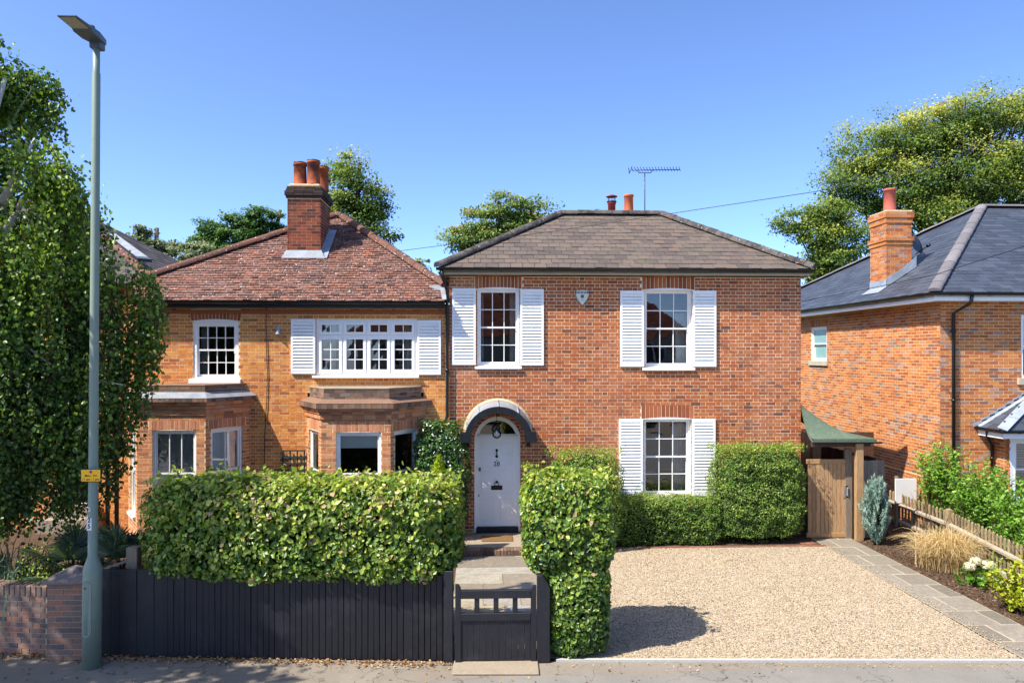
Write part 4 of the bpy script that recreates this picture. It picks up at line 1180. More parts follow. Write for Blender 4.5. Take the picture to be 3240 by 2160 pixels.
# pendant lamp under the hood
gc = at(1141, 996, YF - .42)
pl = thing('pendant_lamp', 'clear fluted glass globe lamp hanging under the arched porch hood', 'lamp', (gc.x, gc.y, gc.z))
mb = MB(); mb.tube([gc + Vector((0, 0, .1)), (gc.x, gc.y, HZ + .66)], .006, 6); mb.lathe(gc + Vector((0, 0, .085)), [(.03, 0), (.022, .06), (.008, .07)], 12); mb.build('chain', M['bronze'], pl)
mb = MB(); mb.lathe(gc, [(.012, -.1)] + [(.1 * cos(t), .1 * sin(t)) for t in [(-1.45 + 2.75 * i / 14) for i in range(15)]], 24); mb.build('globe', glassmat('globe_glass', (.92, .93, .94, 1), .10, .05), pl)
mb = MB(); mb.lathe(gc, [(0.0, -.03), (.022, 0), (.016, .04), (.012, .07)], 10); mb.build('bulb', M['white_plastic'], pl)

# alarm box
ac = at(1337.5, 681, YF - .06)
al = thing('alarm_box', 'cream shield-shaped burglar alarm box on the brick wall between the upper windows', 'alarm box', (ac.x, ac.y, ac.z))
sc_ = .205
def shield(s_, n=8):
    P = []
    cor = [(-.88, .62), (.88, .62), (0.0, -1.0)]
    edge = []
    for i in range(3):
        a, b = np.array(cor[i]), np.array(cor[(i + 1) % 3])
        nrm = np.array([(b - a)[1], -(b - a)[0]]); nrm = nrm / np.linalg.norm(nrm)
        if np.dot(nrm, (a + b) / 2 - np.array([0, .08])) < 0: nrm = -nrm
        for t in np.linspace(.05, .95, n): P.append(a + (b - a) * t + nrm * .16 * (1 - (2 * t - 1) ** 2) * (1.0))
    return [(p[0] * s_, p[1] * s_) for p in P]
o_ = shield(sc_); i_ = shield(sc_ * .88)
mb = MB(); y0, y1 = YF - .012, YF - .065
vs = [(ac.x + x, y0, ac.z + z) for x, z in o_] + [(ac.x + x, y1 + .018, ac.z + z) for x, z in o_] + [(ac.x + x, y1, ac.z + z) for x, z in i_]
n = len(o_); fs = [(k, (k + 1) % n, n + (k + 1) % n, n + k) for k in range(n)] + [(n + k, n + (k + 1) % n, 2 * n + (k + 1) % n, 2 * n + k) for k in range(n)] + [tuple(range(2 * n, 3 * n))]
mb.add(vs, fs); mb.build('casing', M['alarm_cream'], al)
mb = MB()
for k in range(n):
    a, b = o_[k], o_[(k + 1) % n]
    mb.bar((ac.x + a[0] * .94, y1 + .005, ac.z + a[1] * .94), (ac.x + b[0] * .94, y1 + .005, ac.z + b[1] * .94), .008, .008, (0, -1, 0))
mb.build('border_line', M['ink'], al)
text_mesh('lettering', 'BANHAM', .078, M['ink'], facing((ac.x, y1 - .001, ac.z + .088)), al, .001, bold=.0015)
mb = MB(); mb.box(ac.x - .033, y1 - .003, ac.z - .03, ac.x + .033, y1 + .002, ac.z + .036); mb.build('strobe', M['lamp_grey'], al)
mb = MB(); mb.box(ac.x - .02, y1 - .001, ac.z - .072, ac.x + .02, y1 + .002, ac.z - .06); mb.build('small_print', M['lamp_grey'], al)
# iron pegs in the wall
pg = MB()
for (u, v) in ((1338, 797), (1344.5, 797)):
    c = at(u - 6, v, YF); pg.tube([c, c + Vector((-.005, -.10, -.015))], .006, 5)
tag(pg.build('wall_pegs', M['cast_iron'], house), None)

# TV aerial above the ridge
ab, at_ = at(1481, 487, 18.8), at(1481, 397, 18.8)
ae = thing('tv_aerial', 'grey television aerial on a thin mast above the slate ridge', 'aerial', (ab.x, ab.y, ab.z))
MB().tube([ab - Vector((0, 0, .15)), at_], .014, 6).build('mast', M['lamp_grey'], ae)
bl, br = at(1450, 391, 18.7), at(1562, 390, 18.9)
mb = MB(); mb.tube([bl, br], .012, 6); mb.tube([at_ + Vector((-.22, 0, .09)), at_ + Vector((-.16, 0, .0)), at_ + Vector((.16, 0, .0)), at_ + Vector((.22, 0, .09))], .011, 6); mb.build('boom', M['lamp_grey'], ae)
for i in range(17):
    c = bl.lerp(br, .02 + .97 * i / 16); MB().tube([c + Vector((-.06, -.14, .045)), c + Vector((.06, .14, -.0))], .008, 5).build('element', M['lamp_grey'], ae)
mb = MB(); mb.tube([bl + Vector((-.06, 0, -.1)), bl + Vector((.02, 0, .1))], .01, 5); mb.tube([bl + Vector((-.1, -.15, .02)), bl + Vector((-.02, .15, -.04))], .01, 5); mb.build('reflector', M['lamp_grey'], ae)

# ================================================================== LEFT HOUSE
lh = thing('brick_house', 'orange brick house with two bay windows, plain tiled hipped roof and tall chimney stack', 'house', (-4.3, 15.95, 0))
LX0, LX1 = -7.78, -0.80
L1 = rect(443, 738, 548, 869, YF); L2 = rect(727, 735, 958, 862, YF)
# bays: plan corners
def bay_plan(ul, uf0, uf1, ur, yf):
    return [(at(ul, 900, YF).x, YF), (at(uf0, 900, yf).x, yf), (at(uf1, 900, yf).x, yf), (at(ur, 900, YF).x, YF)]
YB = 15.02
bp1 = bay_plan(290, 315, 472, 573, YB); bp1[0] = (bp1[1][0] - .62, YF)
bp2 = bay_plan(704, 738, 897, 975, YB)
bh1 = (bp1[0][0] + .02, -.1, bp1[3][0] - .02, 3.2); bh2 = (bp2[0][0] + .02, -.1, bp2[3][0] - .02, 3.2)
holesL = [L1, L2, bh1, bh2]
archL = [(L1[0] - .05, L1[3] - .01, L1[2] + .05, L1[3] + .24)]
WT = 5.10
wl = wall_sheet('wall', LX0, LX1, -.1, WT, holesL, (0, YF, 0), (1, 0, 0), (0, -1, 0), M['mortar_left'], lh, .2)
lay_bricks(lay_bond(LX0, LX1, -.1, WT - .02, .0722, 'flemish', holesL + archL, seed=9), (0, YF, 0), (1, 0, 0), (0, -1, 0), M['brick_left'], wl, 300)
soldier_arch(archL[0][0] + .01, archL[0][2] - .01, archL[0][1] + .02, archL[0][3] - .01, (0, YF, 0), (1, 0, 0), (0, -1, 0), M['brick_arch'], wl, n=14, rise=.04, splay=.02)
mb = MB(); mb.box(LX0, YF - .03, WT - .19, LX1, YF - .001, WT - .115); mb.build('string_course', M['brick_arch'], lh)
mb = MB()
mb.quad((LX0, YF, -.1), (LX0, 22, -.1), (LX0, 22, 5.5), (LX0, YF, 5.12)); mb.quad((LX1 - .02, YF, -.1), (LX1 - .02, 22, -.1), (LX1 - .02, 22, 5.5), (LX1 - .02, YF, 5.12)); mb.quad((LX0, 22, -.1), (LX1, 22, -.1), (LX1, 22, 5.5), (LX0, 22, 5.5))
mb.build('outer_wall', M['wall_left_plain'], lh)
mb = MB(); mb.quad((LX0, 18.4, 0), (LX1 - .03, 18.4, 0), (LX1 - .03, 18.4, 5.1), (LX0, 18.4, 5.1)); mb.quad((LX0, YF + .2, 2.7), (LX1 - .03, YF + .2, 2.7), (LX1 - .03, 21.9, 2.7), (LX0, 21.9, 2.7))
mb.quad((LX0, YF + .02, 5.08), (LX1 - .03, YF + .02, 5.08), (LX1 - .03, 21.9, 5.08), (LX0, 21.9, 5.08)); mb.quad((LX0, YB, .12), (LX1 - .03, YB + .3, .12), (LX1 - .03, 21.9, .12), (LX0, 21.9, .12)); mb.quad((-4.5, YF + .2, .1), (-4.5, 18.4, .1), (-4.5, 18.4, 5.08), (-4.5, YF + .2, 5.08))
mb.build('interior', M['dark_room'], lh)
fl_ = Fr((0, YF, 0), (1, 0, 0), (0, -1, 0))
# upper left sash
sash_window(lh, fl_, L1[0], L1[1], L1[2], L1[3], 4, 4, d=-.05, fw=.075, sill=(.06, .1, .08), arch=.05)
# casement
def casement(house, fr, r):
    x0, z0, x1, z1 = r; d = -.02
    mb = MB(); ring(fr, mb, x0, x1, z0, z1, .05, .05, .04, .05, d - .06, d + .02)
    zt = z1 - (z1 - z0) * .285
    fr.box(mb, x0 + .05, x1 - .05, zt - .02, zt + .02, d - .06, d + .019)
    n = 4; W_ = (x1 - x0 - .10) / n
    for i in range(1, n): fr.box(mb, x0 + .05 + W_ * i - .016, x0 + .05 + W_ * i + .016, z0 + .04, z1 - .05, d - .06, d + .018)
    win = mb.build('window', M['white_paint'], house)
    for i in range(n):
        a, b = x0 + .05 + W_ * i + (.018 if i else .002), x0 + .05 + W_ * (i + 1) - (.018 if i < n - 1 else .002)
        for (za, zb3, rows, nm) in ((z0 + .042, zt - .022, 3, 'casement'), (zt + .022, z1 - .052, 1, 'top_light')):
            sb = MB(); wf = .062; wb = .085 if nm == 'casement' else .062
            ring(fr, sb, a, b, za, zb3, wf, wf, wb, .055, d - .045, d + .034)
            bevel(sb.build(nm, M['white_paint'], win), .004)
            pane_grid(fr, win, a + wf, b - wf, za + wb, zb3 - .055, 2, rows, d, .02)
    sb = MB(); fr.box(sb, x0 - .08, x1 + .05, z0 - .055, z0 - .002, -.06, .075); bevel(sb.build('sill', M['white_paint'], win), .004)
casement(lh, fl_, L2)
for r_ in ((668.5, 732.5, 724.5, 858.5, 15), (958.5, 735, 1013, 860.5, 15)):
    q = rect(*r_[:4], YF - .03); shutter(lh, fl_, q[0], q[1], q[2], q[3], r_[4])
curtain(lh, fl_, L2[0] + .1, L2[0] + .36, L2[1], L2[3], -.3, 4)
curtain(lh, fl_, L2[2] - .3, L2[2] - .1, L2[1], L2[3], -.35, 3)
curtain(lh, fl_, L1[0] + .02, L1[0] + .2, L1[1], L1[3], -.4, 3)
# roof
EYL = 15.70; EZL = 5.17
q0, q1 = at(303, 697, EYL), at(1022, 699, EYL); q0.z = q1.z = EZL
nrm = Vector((0, -.60, .80)).normalized()
pc = lambda u, v: onplane(u, v, q0, nrm)
h1, ap0, ap1, h0 = pc(1021, 658), pc(785, 500), pc(768, 498), pc(304, 650)
rp = [q0, q1, h1, ap0, ap1, h0]
und = MB(); dn = nrm * .012
und.poly([p - dn for p in rp])
bk = Vector((0, 6.2, 0))
bL, bR = Vector((h0.x - .2, 21.5, h0.z)), Vector((h1.x + .1, 21.5, h1.z))
und.poly([h1 - dn, bR, ap0 - dn]); und.poly([bL, h0 - dn, ap1 - dn]); und.poly([bR, bL, ap1 - dn, ap0 - dn])
und.quad(q0 - dn * 5, Vector((q0.x, 21.5, q0.z - .06)), Vector((q1.x, 21.5, q1.z - .06)), q1 - dn * 5)
lr = und.build('roof', M['underlay'], lh)
# chimney stands on the slope
cb = pc(660, 588)
cx0 = cb.x; cxr = onplane(737, 588, cb, Vector((0, 1, 0))).x; cy0 = cb.y; cy1 = cy0 + 1.0
ctop = at(700, 428, cy0).z; cbl = at(700, 455, cy0).z
inside = lambda p: cx0 + .05 < p.x < cxr - .05 and cy0 + .05 < p.y < cy1 - .1
tile_plane(rp, .102, .166, .023, M['tile_left'], lr, 300, 'tile', 'tiles', 8, jitter=.35, skip=inside)
tile_plane([h1, bR, ap0], .102, .166, .014, M['tile_left'], lr, 0, 'tile', 'tiles', 9)
tile_plane([bL, h0, ap1], .102, .166, .014, M['tile_left'], lr, 0, 'tile', 'tiles', 10)
up_ = Vector((0, 0, .015))
ridge_run(h0 + up_, ap1 + up_, .115, .36, M['hip_left'], lr); ridge_run(h1 + up_, ap0 + up_, .115, .36, M['hip_left'], lr)
ridge_run(ap1 + up_ * 2, ap0 + up_ * 2, .12, .3, M['hip_left'], lr)
mb = MB(); mb.box(q0.x, EYL + .04, EZL - .13, q1.x, EYL + .065, EZL - .01); mb.box(q0.x, EYL + .066, EZL - .129, q1.x, YF - .002, EZL - .115); mb.build('fascia', M['black_paint'], lh)
gutter((q0.x - .02, EYL - .025, EZL - .01), (q1.x, EYL - .025, EZL - .02), .056, lh, 7)
# lead at the right verge
mb = MB(); c = h1 + Vector((-.13, -.06, .03))
mb.prism([h1 + Vector((-.34, -.1, -.02)), h1 + Vector((-.05, -.16, -.14)), h1 + Vector((.04, -.1, -.12)), h1 + Vector((.04, .05, .03))], (0, .0, .03)); mb.prism([q1 + Vector((-.06, .02, .03)), q1 + Vector((.03, .02, .03)), h1 + Vector((.03, -.1, -.05)), h1 + Vector((-.09, -.1, -.05))], nrm * .02)
mb.build('verge_flashing', M['lead_pale'], lr)
# chimney
ch = MB(); ch.box(cx0 + .008, cy0 + .008, cb.z - .3, cxr - .008, cy1 - .008, ctop)
chm = ch.build('chimney', M['mortar_left'], lh)
for (A_, O_, N_, w_) in (((1, 0, 0), (cx0, cy0 + .006, 0), (0, -1, 0), cxr - cx0), ((0, 1, 0), (cxr - .006, cy0, 0), (1, 0, 0), cy1 - cy0), ((0, -1, 0), (cx0 + .006, cy1, 0), (-1, 0, 0), cy1 - cy0)):
    lay_bricks(lay_bond(0, w_, cb.z - .3, cbl, .0745, 'stretcher', [], seed=4, joint=.009), O_, A_, N_, M['brick_chimney'], chm, 75 if N_[1] else (90 if N_[0] > 0 else 0))
nb = 5; hb = (ctop - cbl) / nb
for i, e in enumerate((.03, .055, .055, .03, .012)):
    mb = MB(); mb.box(cx0 - e + .004, cy0 - e + .004, cbl + hb * i, cxr + e - .004, cy1 + e - .004, cbl + hb * (i + 1) - .002); mb.build('cap_course', M['brick_soot'], chm)
    bs_ = lay_bond(-e, cxr - cx0 + e, cbl + hb * i, cbl + hb * (i + 1), hb, 'stretcher', [], seed=i + 20)
    lay_bricks([(b[0], b[1], cbl + hb * i + .004, cbl + hb * (i + 1) - .004, b[4], True) for b in bs_], (cx0, cy0 - e, 0), (1, 0, 0), (0, -1, 0), M['brick_soot'], chm, 20)
    bs_ = lay_bond(-e, cy1 - cy0 + e, cbl + hb * i, cbl + hb * (i + 1), hb, 'stretcher', [], seed=i + 30)
    lay_bricks([(b[0], b[1], cbl + hb * i + .004, cbl + hb * (i + 1) - .004, b[4], True) for b in bs_], (cxr + e, cy0, 0), (0, 1, 0), (1, 0, 0), M['brick_soot'], chm, 20)
mb = MB(); mb.prism([(cx0 + .02, cy0 + .02, ctop), (cxr - .02, cy0 + .02, ctop), (cxr - .02, cy1 - .02, ctop), (cx0 + .02, cy1 - .02, ctop)], (0, 0, .07)); bevel(mb.build('flaunching', M['cement'], chm), .03)
cw = cxr - cx0
for (fx, fy, h) in ((.30, .25, .56), (.72, .20, .60), (.84, .72, .58)):
    pot(chm, Vector((cx0 + cw * fx, cy0 + 1.0 * fy, ctop + .04)), .155, h, M['terracotta'])
    MB().lathe(Vector((cx0 + cw * fx, cy0 + 1.0 * fy, ctop + .04 + h)), [(.15, 0), (.155, .015), (.05, .045), (0, .05)], 16).build('pot_cap', M['cast_iron'], chm)
S_ = Vector((0, .8, .6)).normalized()
mb = MB(); a = cb + nrm * .03
mb.prism([a + Vector((-.1, 0, 0)) - S_ * .16, Vector((cxr + .13, a.y, a.z)) - S_ * .16, Vector((cxr + .02, a.y - .012, a.z + .10)), Vector((cx0 - .02, a.y - .012, a.z + .10))], nrm * .012)
mb.build('front_flashing', M['lead_pale'], chm)
mb = MB(); mb.prism([Vector((cxr + .002, a.y, a.z)) - S_ * .1, Vector((cxr + .17, a.y, a.z)) - S_ * .16, Vector((cxr + .17, a.y, a.z)) + S_ * 1.25, Vector((cxr + .002, a.y, a.z)) + S_ * 1.25], nrm * .015)
st_n = 8
for i in range(st_n):
    p = Vector((cxr + .004, a.y, a.z)) + S_ * (1.2 * i / st_n)
    mb.prism([p, p + S_ * (1.2 / st_n), p + S_ * (1.2 / st_n) + Vector((0, 0, .05)), p + Vector((0, 0, .14))], (.01, 0, 0))
mb.build('side_flashing', M['lead'], chm)

# bays
def bay(parent, plan, zs, wins, lead, seed, lights=(1, 1, 1)):
    """zs: window head, lintel top, string, band top, corbel bottom, corbel top, parapet base, parapet top"""
    def off(e):
        (x0, y0), (x1, y1), (x2, y2), (x3, y3) = plan
        return [Vector((x0 - e * 1.18, y0, 0)), Vector((x1 - e * .58, y1 - e, 0)), Vector((x2 + e * .58, y2 - e, 0)), Vector((x3 + e * 1.18, y3, 0))]
    root = MB()
    def block(mb, e, z0, z1):
        p = off(e); mb.prism([Vector((q.x, q.y, z0)) for q in p], (0, 0, z1 - z0))
    zh, zl, zst, zbd, zc0, zc1, zp0, zp1 = zs
    block(root, -.01, zl, zc0)
    bayo = root.build('bay', M['mortar_left'], parent)
    pts = off(0)
    zsill = .72
    for i in range(3):
        a, b = pts[i], pts[i + 1]
        A = (b - a).normalized(); Nn = Vector((A.y, -A.x, 0)); Wd = (b - a).length
        if Nn.y > 0: Nn = -Nn
        w0, w1 = wins[i]
        hole = (Wd * w0, zsill, Wd * w1, zh)
        wall_sheet('bay_wall', 0, Wd, -.1, zl, [hole], a, A, Nn, M['mortar_left'], bayo, .16)
        ar = (hole[0] - .07, zh - .005, hole[2] + .07, zl)
        lay_bricks(lay_bond(0, Wd, -.1, zl, .0745, 'stretcher', [hole, ar], seed=seed + i), a, A, Nn, M['brick_bay'], bayo, 60 if i == 1 else 30)
        soldier_arch(ar[0] + .01, ar[2] - .01, zh + .01, zl - .006, a, A, Nn, M['brick_arch_bay'], bayo, n=14 if i == 1 else 8, splay=.0, rise=.012)
        fr = Fr(a, A, Nn)
        sash_window(parent, fr, hole[0], zsill, hole[2], zh, lights[i], 2, d=-.07, arch=0, fw=.045, sill=(.03, .07, .06), horns=True)
        if i == 1: frm = fr; hol = hole
        for (e, za, zb, mat, sd) in ((.0, zl, zst, M['brick_bay'], 0), (.025, zst, zbd, M['brick_bay'], 1), (.05, zbd, zbd + (zc0 - zbd) * .5, M['brick_bay'], 2), (.085, zbd + (zc0 - zbd) * .5, zc0, M['brick_bay'], 3), (.13, zc0, zc1, M['brick_dirty'], 4), (-.06, zp0, zp1, M['brick_dirty'], 5)):
            p2 = off(e); a2, b2 = p2[i], p2[i + 1]; W2 = (b2 - a2).length
            nr = max(1, round((zb - za) / .0735)); g = (zb - za) / nr
            lay_bricks(lay_bond(.0, W2, za, zb, g, 'header' if sd == 4 else 'stretcher', [], seed=seed + i * 7 + sd), a2, (b2 - a2).normalized(), Nn, mat, bayo, (14 if i == 1 else 6), proud=.002)
    cb_ = MB()
    for (e, za, zb) in ((.022, zst, zbd), (.047, zbd, zbd + (zc0 - zbd) * .5), (.082, zbd + (zc0 - zbd) * .5, zc0), (.127, zc0, zc1), (-.063, zp0 - .05, zp1 - .01)):
        block(cb_, e, za + .003, zb - .003)
    cb_.build('corbel', M['mortar_pier'], bayo)
    mb = MB(); block(mb, -.05, zp1 - .012, zp1 + .02); bevel(mb.build('coping', M['concrete'] if not lead else M['brick_dirty'], bayo), .01)
    mb = MB(); p0, p1 = off(.135), off(-.05)
    for i in range(3):
        mb.prism([Vector((p0[i].x, p0[i].y, zc1 + .004)), Vector((p0[i + 1].x, p0[i + 1].y, zc1 + .004)), Vector((p1[i + 1].x, p1[i + 1].y, zp0 + .04)), Vector((p1[i].x, p1[i].y, zp0 + .04))], (0, .01, -.012))
    mb.build('lead_apron' if lead else 'mortar_apron', M['lead_pale'] if lead else M['brick_dirty'], bayo)
    return frm, hol
zB = lambda v: at(800, v, YB).z
f2, hl2 = bay(lh, bp2, (zB(993), zB(969), zB(963), zB(951), zB(938), zB(926), zB(921), zB(893)), ((.18, .82), (.21, .865), (.12, .80)), False, 40)
zB1 = lambda v: at(400, v, YB).z
f1, hl1 = bay(lh, bp1, (zB1(988), zB1(965), zB1(954), zB1(940), zB1(923), zB1(914), zB1(905), zB1(886)), ((.2, .8), (.215, .865), (.12, .84)), True, 60, (2, 3, 2))
# venetian blinds in the left bay, roller blind in the right one
vb = thing('venetian_blind', 'white slatted blind inside the front window of the left hand bay', 'blind', f1.p((hl1[0] + hl1[2]) / 2, .8, -.2))
for i in range(38):
    z = .78 + i * (hl1[3] - .8) / 38
    m_ = MB(); c = f1.p((hl1[0] + hl1[2]) / 2, z, -.165); m_.obox(c, f1.A * ((hl1[2] - hl1[0]) / 2 - .06), Vector((0, -.013, -.019)), Vector((0, .0008, -.0008))); m_.build('slat', M['blind_slat'], vb)
mb = MB()
for t in (.22, .5, .78):
    x = hl1[0] + (hl1[2] - hl1[0]) * t; f1.box(mb, x - .018, x + .018, .75, hl1[3], -.185, -.18)
mb.build('tape', M['blind_slat'], vb)
pr_ = [Vector((p[0], p[1], 0)) for p in bp1]
a, b = pr_[2], pr_[3]; A = (b - a).normalized(); Nn = Vector((A.y, -A.x, 0)); W_ = (b - a).length; fs = Fr(a, A, Nn)
vb2 = thing('venetian_blind', 'white slatted blind inside the angled side window of the left hand bay', 'blind', fs.p(W_ * .48, .8, -.18))
for i in range(38):
    z = .78 + i * (hl1[3] - .8) / 38; m_ = MB(); m_.obox(fs.p(W_ * .48, z, -.165), A * (W_ * .36 - .06), Vector((Nn.x * .013, Nn.y * .013, -.019)), Vector((0, .0008, -.0008))); m_.build('slat', M['blind_slat'], vb2)
mb = MB()
for t in (.3, .66): fs.box(mb, W_ * t - .016, W_ * t + .016, .75, hl1[3], -.165, -.16)
mb.build('tape', M['blind_slat'], vb2)
mb = MB(); f2.box(mb, hl2[0] + .04, hl2[2] - .04, hl2[3] - .32, hl2[3], -.135, -.13); f2.box(mb, hl2[0] + .04, hl2[2] - .04, hl2[3] - .335, hl2[3] - .315, -.14, -.125)
tag(mb.build('roller_blind', M['blind']), 'cream roller blind partly down in the front window of the right hand bay', 'blind')
# black downpipes at the left end, cable down the wall
for (u, zt) in ((247, 3.0), (268, 4.9)):
    p = at(u, 900, YF + .25); downpipe([(p.x, p.y, zt), (p.x, p.y, 0)], .045, lh, (2.0, .9))
mb = MB(); pts = [at(u, v, YF - .02) for u, v in ((612, 706), (611, 740), (612, 800), (614, 860), (612, 930), (608, 1000), (607, 1060), (607, 1100))]; mb.tube(pts, .008, 5); mb.build('cable', M['black_plastic'], lh)

# ornament and trellis on the wall of the left house
oc = at(638.5, 757, YF - .05)
orn = MB(); orn.lathe(oc, [(.0, .12), (.012, .09), (.06, .015), (.05, 0), (.055, -.06), (.075, -.09), (.075, -.10), (0, -.10)], 4, (0, 0, 1))
tag(orn.build('wall_lantern', M['lead']), 'small grey pointed lantern fixed to orange brick beside the left shutter', 'lantern')
tr_ = rect(650, 1034, 699, 1110, YF - .05)
trel = thing('trellis', 'dark green square trellis on the brick wall between the two bays', 'trellis', ((tr_[0] + tr_[2]) / 2, YF - .05, tr_[1]))
mtr = plain('trellis_green', (36, 58, 52), .6, .1, 8)
for i in range(4):
    x = tr_[0] + (tr_[2] - tr_[0]) * i / 3; MB().box(x - .013, YF - .055, tr_[1], x + .013, YF - .035, tr_[3]).build('upright', mtr, trel)
for j in range(6):
    z = tr_[1] + (tr_[3] - tr_[1]) * j / 5; MB().box(tr_[0] - .02, YF - .078, z - .013, tr_[2] + .02, YF - .056, z + .013).build('crossbar', mtr, trel)

# ================================================================== RIGHT HOUSE
rh = thing('brick_house', 'newer pale orange brick house with blue grey slate roof and slim brick chimney', 'house', (12, 16.0, 0))
RX, RY = 10.23, 16.0
sy0, sy1 = 21.45, 22.5
SW = (RX, 3.83, 4.86)
side_h = [(sy0 - RY, 3.83, sy1 - RY, 4.86)]
ws = wall_sheet('wall', 0, 10, -.1, 5.3, side_h, (RX, RY, 0), (0, 1, 0), (-1, 0, 0), M['mortar_right'], rh, .12)
lay_bricks(lay_bond(0, 10, 1.2, 5.28, .075, 'stretcher', side_h, seed=12), (RX, RY, 0), (0, 1, 0), (-1, 0, 0), M['brick_right'], ws, 150, proud=.002)
lay_bricks(lay_bond(0, 10, -.1, 1.2, .075, 'stretcher', [], seed=13), (RX, RY, 0), (0, 1, 0), (-1, 0, 0), M['brick_right'], ws, 0, proud=.002)
WR = rect(2345, 722, 2412, 868, RY)
wf_ = wall_sheet('front_wall', RX, 17.5, -.1, 5.3, [WR], (0, RY, 0), (1, 0, 0), (0, -1, 0), M['mortar_right'], rh, .12)
lay_bricks(lay_bond(RX, 17.5, -.1, 5.28, .075, 'stretcher', [WR], seed=14), (0, RY, 0), (1, 0, 0), (0, -1, 0), M['brick_right'], wf_, 150, proud=.002)
mb = MB(); mb.quad((RX, 26, -.1), (17.5, 26, -.1), (17.5, 26, 5.3), (RX, 26, 5.3)); mb.quad((17.5, RY, -.1), (17.5, 26, -.1), (17.5, 26, 5.3), (17.5, RY, 5.3)); mb.build('outer_wall', M['wall_right_plain'], rh)
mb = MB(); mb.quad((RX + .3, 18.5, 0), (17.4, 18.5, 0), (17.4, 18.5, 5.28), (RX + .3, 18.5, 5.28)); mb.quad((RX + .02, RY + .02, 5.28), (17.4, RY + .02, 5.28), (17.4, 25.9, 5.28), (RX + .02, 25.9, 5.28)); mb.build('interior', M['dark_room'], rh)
fr_ = Fr((0, RY, 0), (1, 0, 0), (0, -1, 0)); fs_ = Fr((RX, RY, 0), (0, 1, 0), (-1, 0, 0))
def cream_sill(fr, win, x0, x1, z0):
    mb = MB(); fr.box(mb, x0 - .09, x1 + .09, z0 - .15, z0 - .002, -.05, .055); bevel(mb.build('sill', M['cream_paint'], win), .006)
w_ = sash_window(rh, fs_, side_h[0][0], side_h[0][1], side_h[0][2], side_h[0][3], 1, 2, d=-.05, arch=0, sill=None, glass=M['glass_frosted'], fw=.06); cream_sill(fs_, w_, side_h[0][0], side_h[0][2], side_h[0][1])
w_ = sash_window(rh, fr_, WR[0], WR[1], WR[2], WR[3], 2, 2, d=-.05, arch=0, sill=None, fw=.06); cream_sill(fr_, w_, WR[0], WR[2], WR[1])
soldier_arch(side_h[0][0] - .08, side_h[0][2] + .08, side_h[0][3] + .01, side_h[0][3] + .22, (RX, RY, 0), (0, 1, 0), (-1, 0, 0), M['brick_right'], ws, n=16)
c0 = Vector((9.83, 15.60, 5.40)); ap = at(2255, 476, 20.2); apR = Vector((24, 20.2, ap.z)); c1 = Vector((24, 15.60, 5.40)); cbk = Vector((9.83, 28.6, 5.40))
# keep the two slopes flat: put the eaves corner on both planes
n_l = (cbk - c0).cross(ap - c0).normalized(); n_f = (c1 - c0).cross(ap - c0).normalized()
if n_l.z < 0: n_l = -n_l
if n_f.z < 0: n_f = -n_f
mb = MB(); d1, d2 = n_l * .012, n_f * .012
mb.poly([c0 - d1, cbk - d1, ap - d1]); mb.poly([c0 - d2, c1 - d2, apR - d2, ap - d2]); mb.poly([cbk - d1, Vector((24, 28.6, 5.4)), apR - d2, ap - d1])
mb.quad(c0 - Vector((0, 0, .1)), cbk - Vector((0, 0, .1)), Vector((24, 28.6, 5.3)), c1 - Vector((0, 0, .1)))
rrf = mb.build('roof', M['underlay'], rh)
cA, cB = onplane(2036, 660, c0, n_l), onplane(2002, 669, c0, n_l)
chx0 = cA.x; chx1 = onplane(2094, 640, cA, Vector((0, 1, 0))).x; chy0 = cA.y; chy1 = cA.y + .8
ins = lambda p: chx0 + .05 < p.x < chx1 - .05 and chy0 + .05 < p.y < chy1 - .1
tile_plane([cbk, c0, ap], .185, .30, .007, M['slate_right'], rrf, 150, 'slate', 'slates', 21, jitter=.15, skip=ins)
tile_plane([c0, Vector((17.5, 15.6, 5.4)), Vector((17.5, 20.2, ap.z)), ap], .185, .30, .007, M['slate_right'], rrf, 150, 'slate', 'slates', 22, jitter=.15)
upn = (n_l + n_f).normalized() * .02
ridge_run(c0 + upn, ap + upn, .14, .45, M['hip_right'], rrf, flat=.55); ridge_run(cbk + upn, ap + upn, .13, .45, M['hip_right'], rrf, flat=.55); ridge_run(ap + upn, Vector((17.5, 20.2, ap.z)) + upn, .13, .45, M['hip_right'], rrf, flat=.55)
mb = MB(); mb.box(c0.x + .03, 15.63, 5.21, 17.5, 15.66, 5.37); mb.box(c0.x + .03, 15.661, 5.21, c0.x + .06, 26, 5.37); mb.box(c0.x + .061, 15.662, 5.211, 17.5, 15.99, 5.225); mb.box(c0.x + .0615, 15.991, 5.2115, RX - .003, 26, 5.225); mb.build('fascia', M['white_paint'], rh)
gutter((c0.x - .05, 15.57, 5.385), (17.5, 15.57, 5.385), .06, rh, 9); gutter((c0.x - .02, 26, 5.385), (c0.x - .02, 15.53, 5.385), .06, rh, 11)
x = at(2191, 800, 15.92).x
downpipe([(x + .18, 15.57, 5.33), (x + .18, 15.6, 5.2), (x + .16, 15.62, 5.15), (x, 15.93, 4.95), (x, 15.93, 0)], .037, rh, (4.55, 3.0, 1.5))
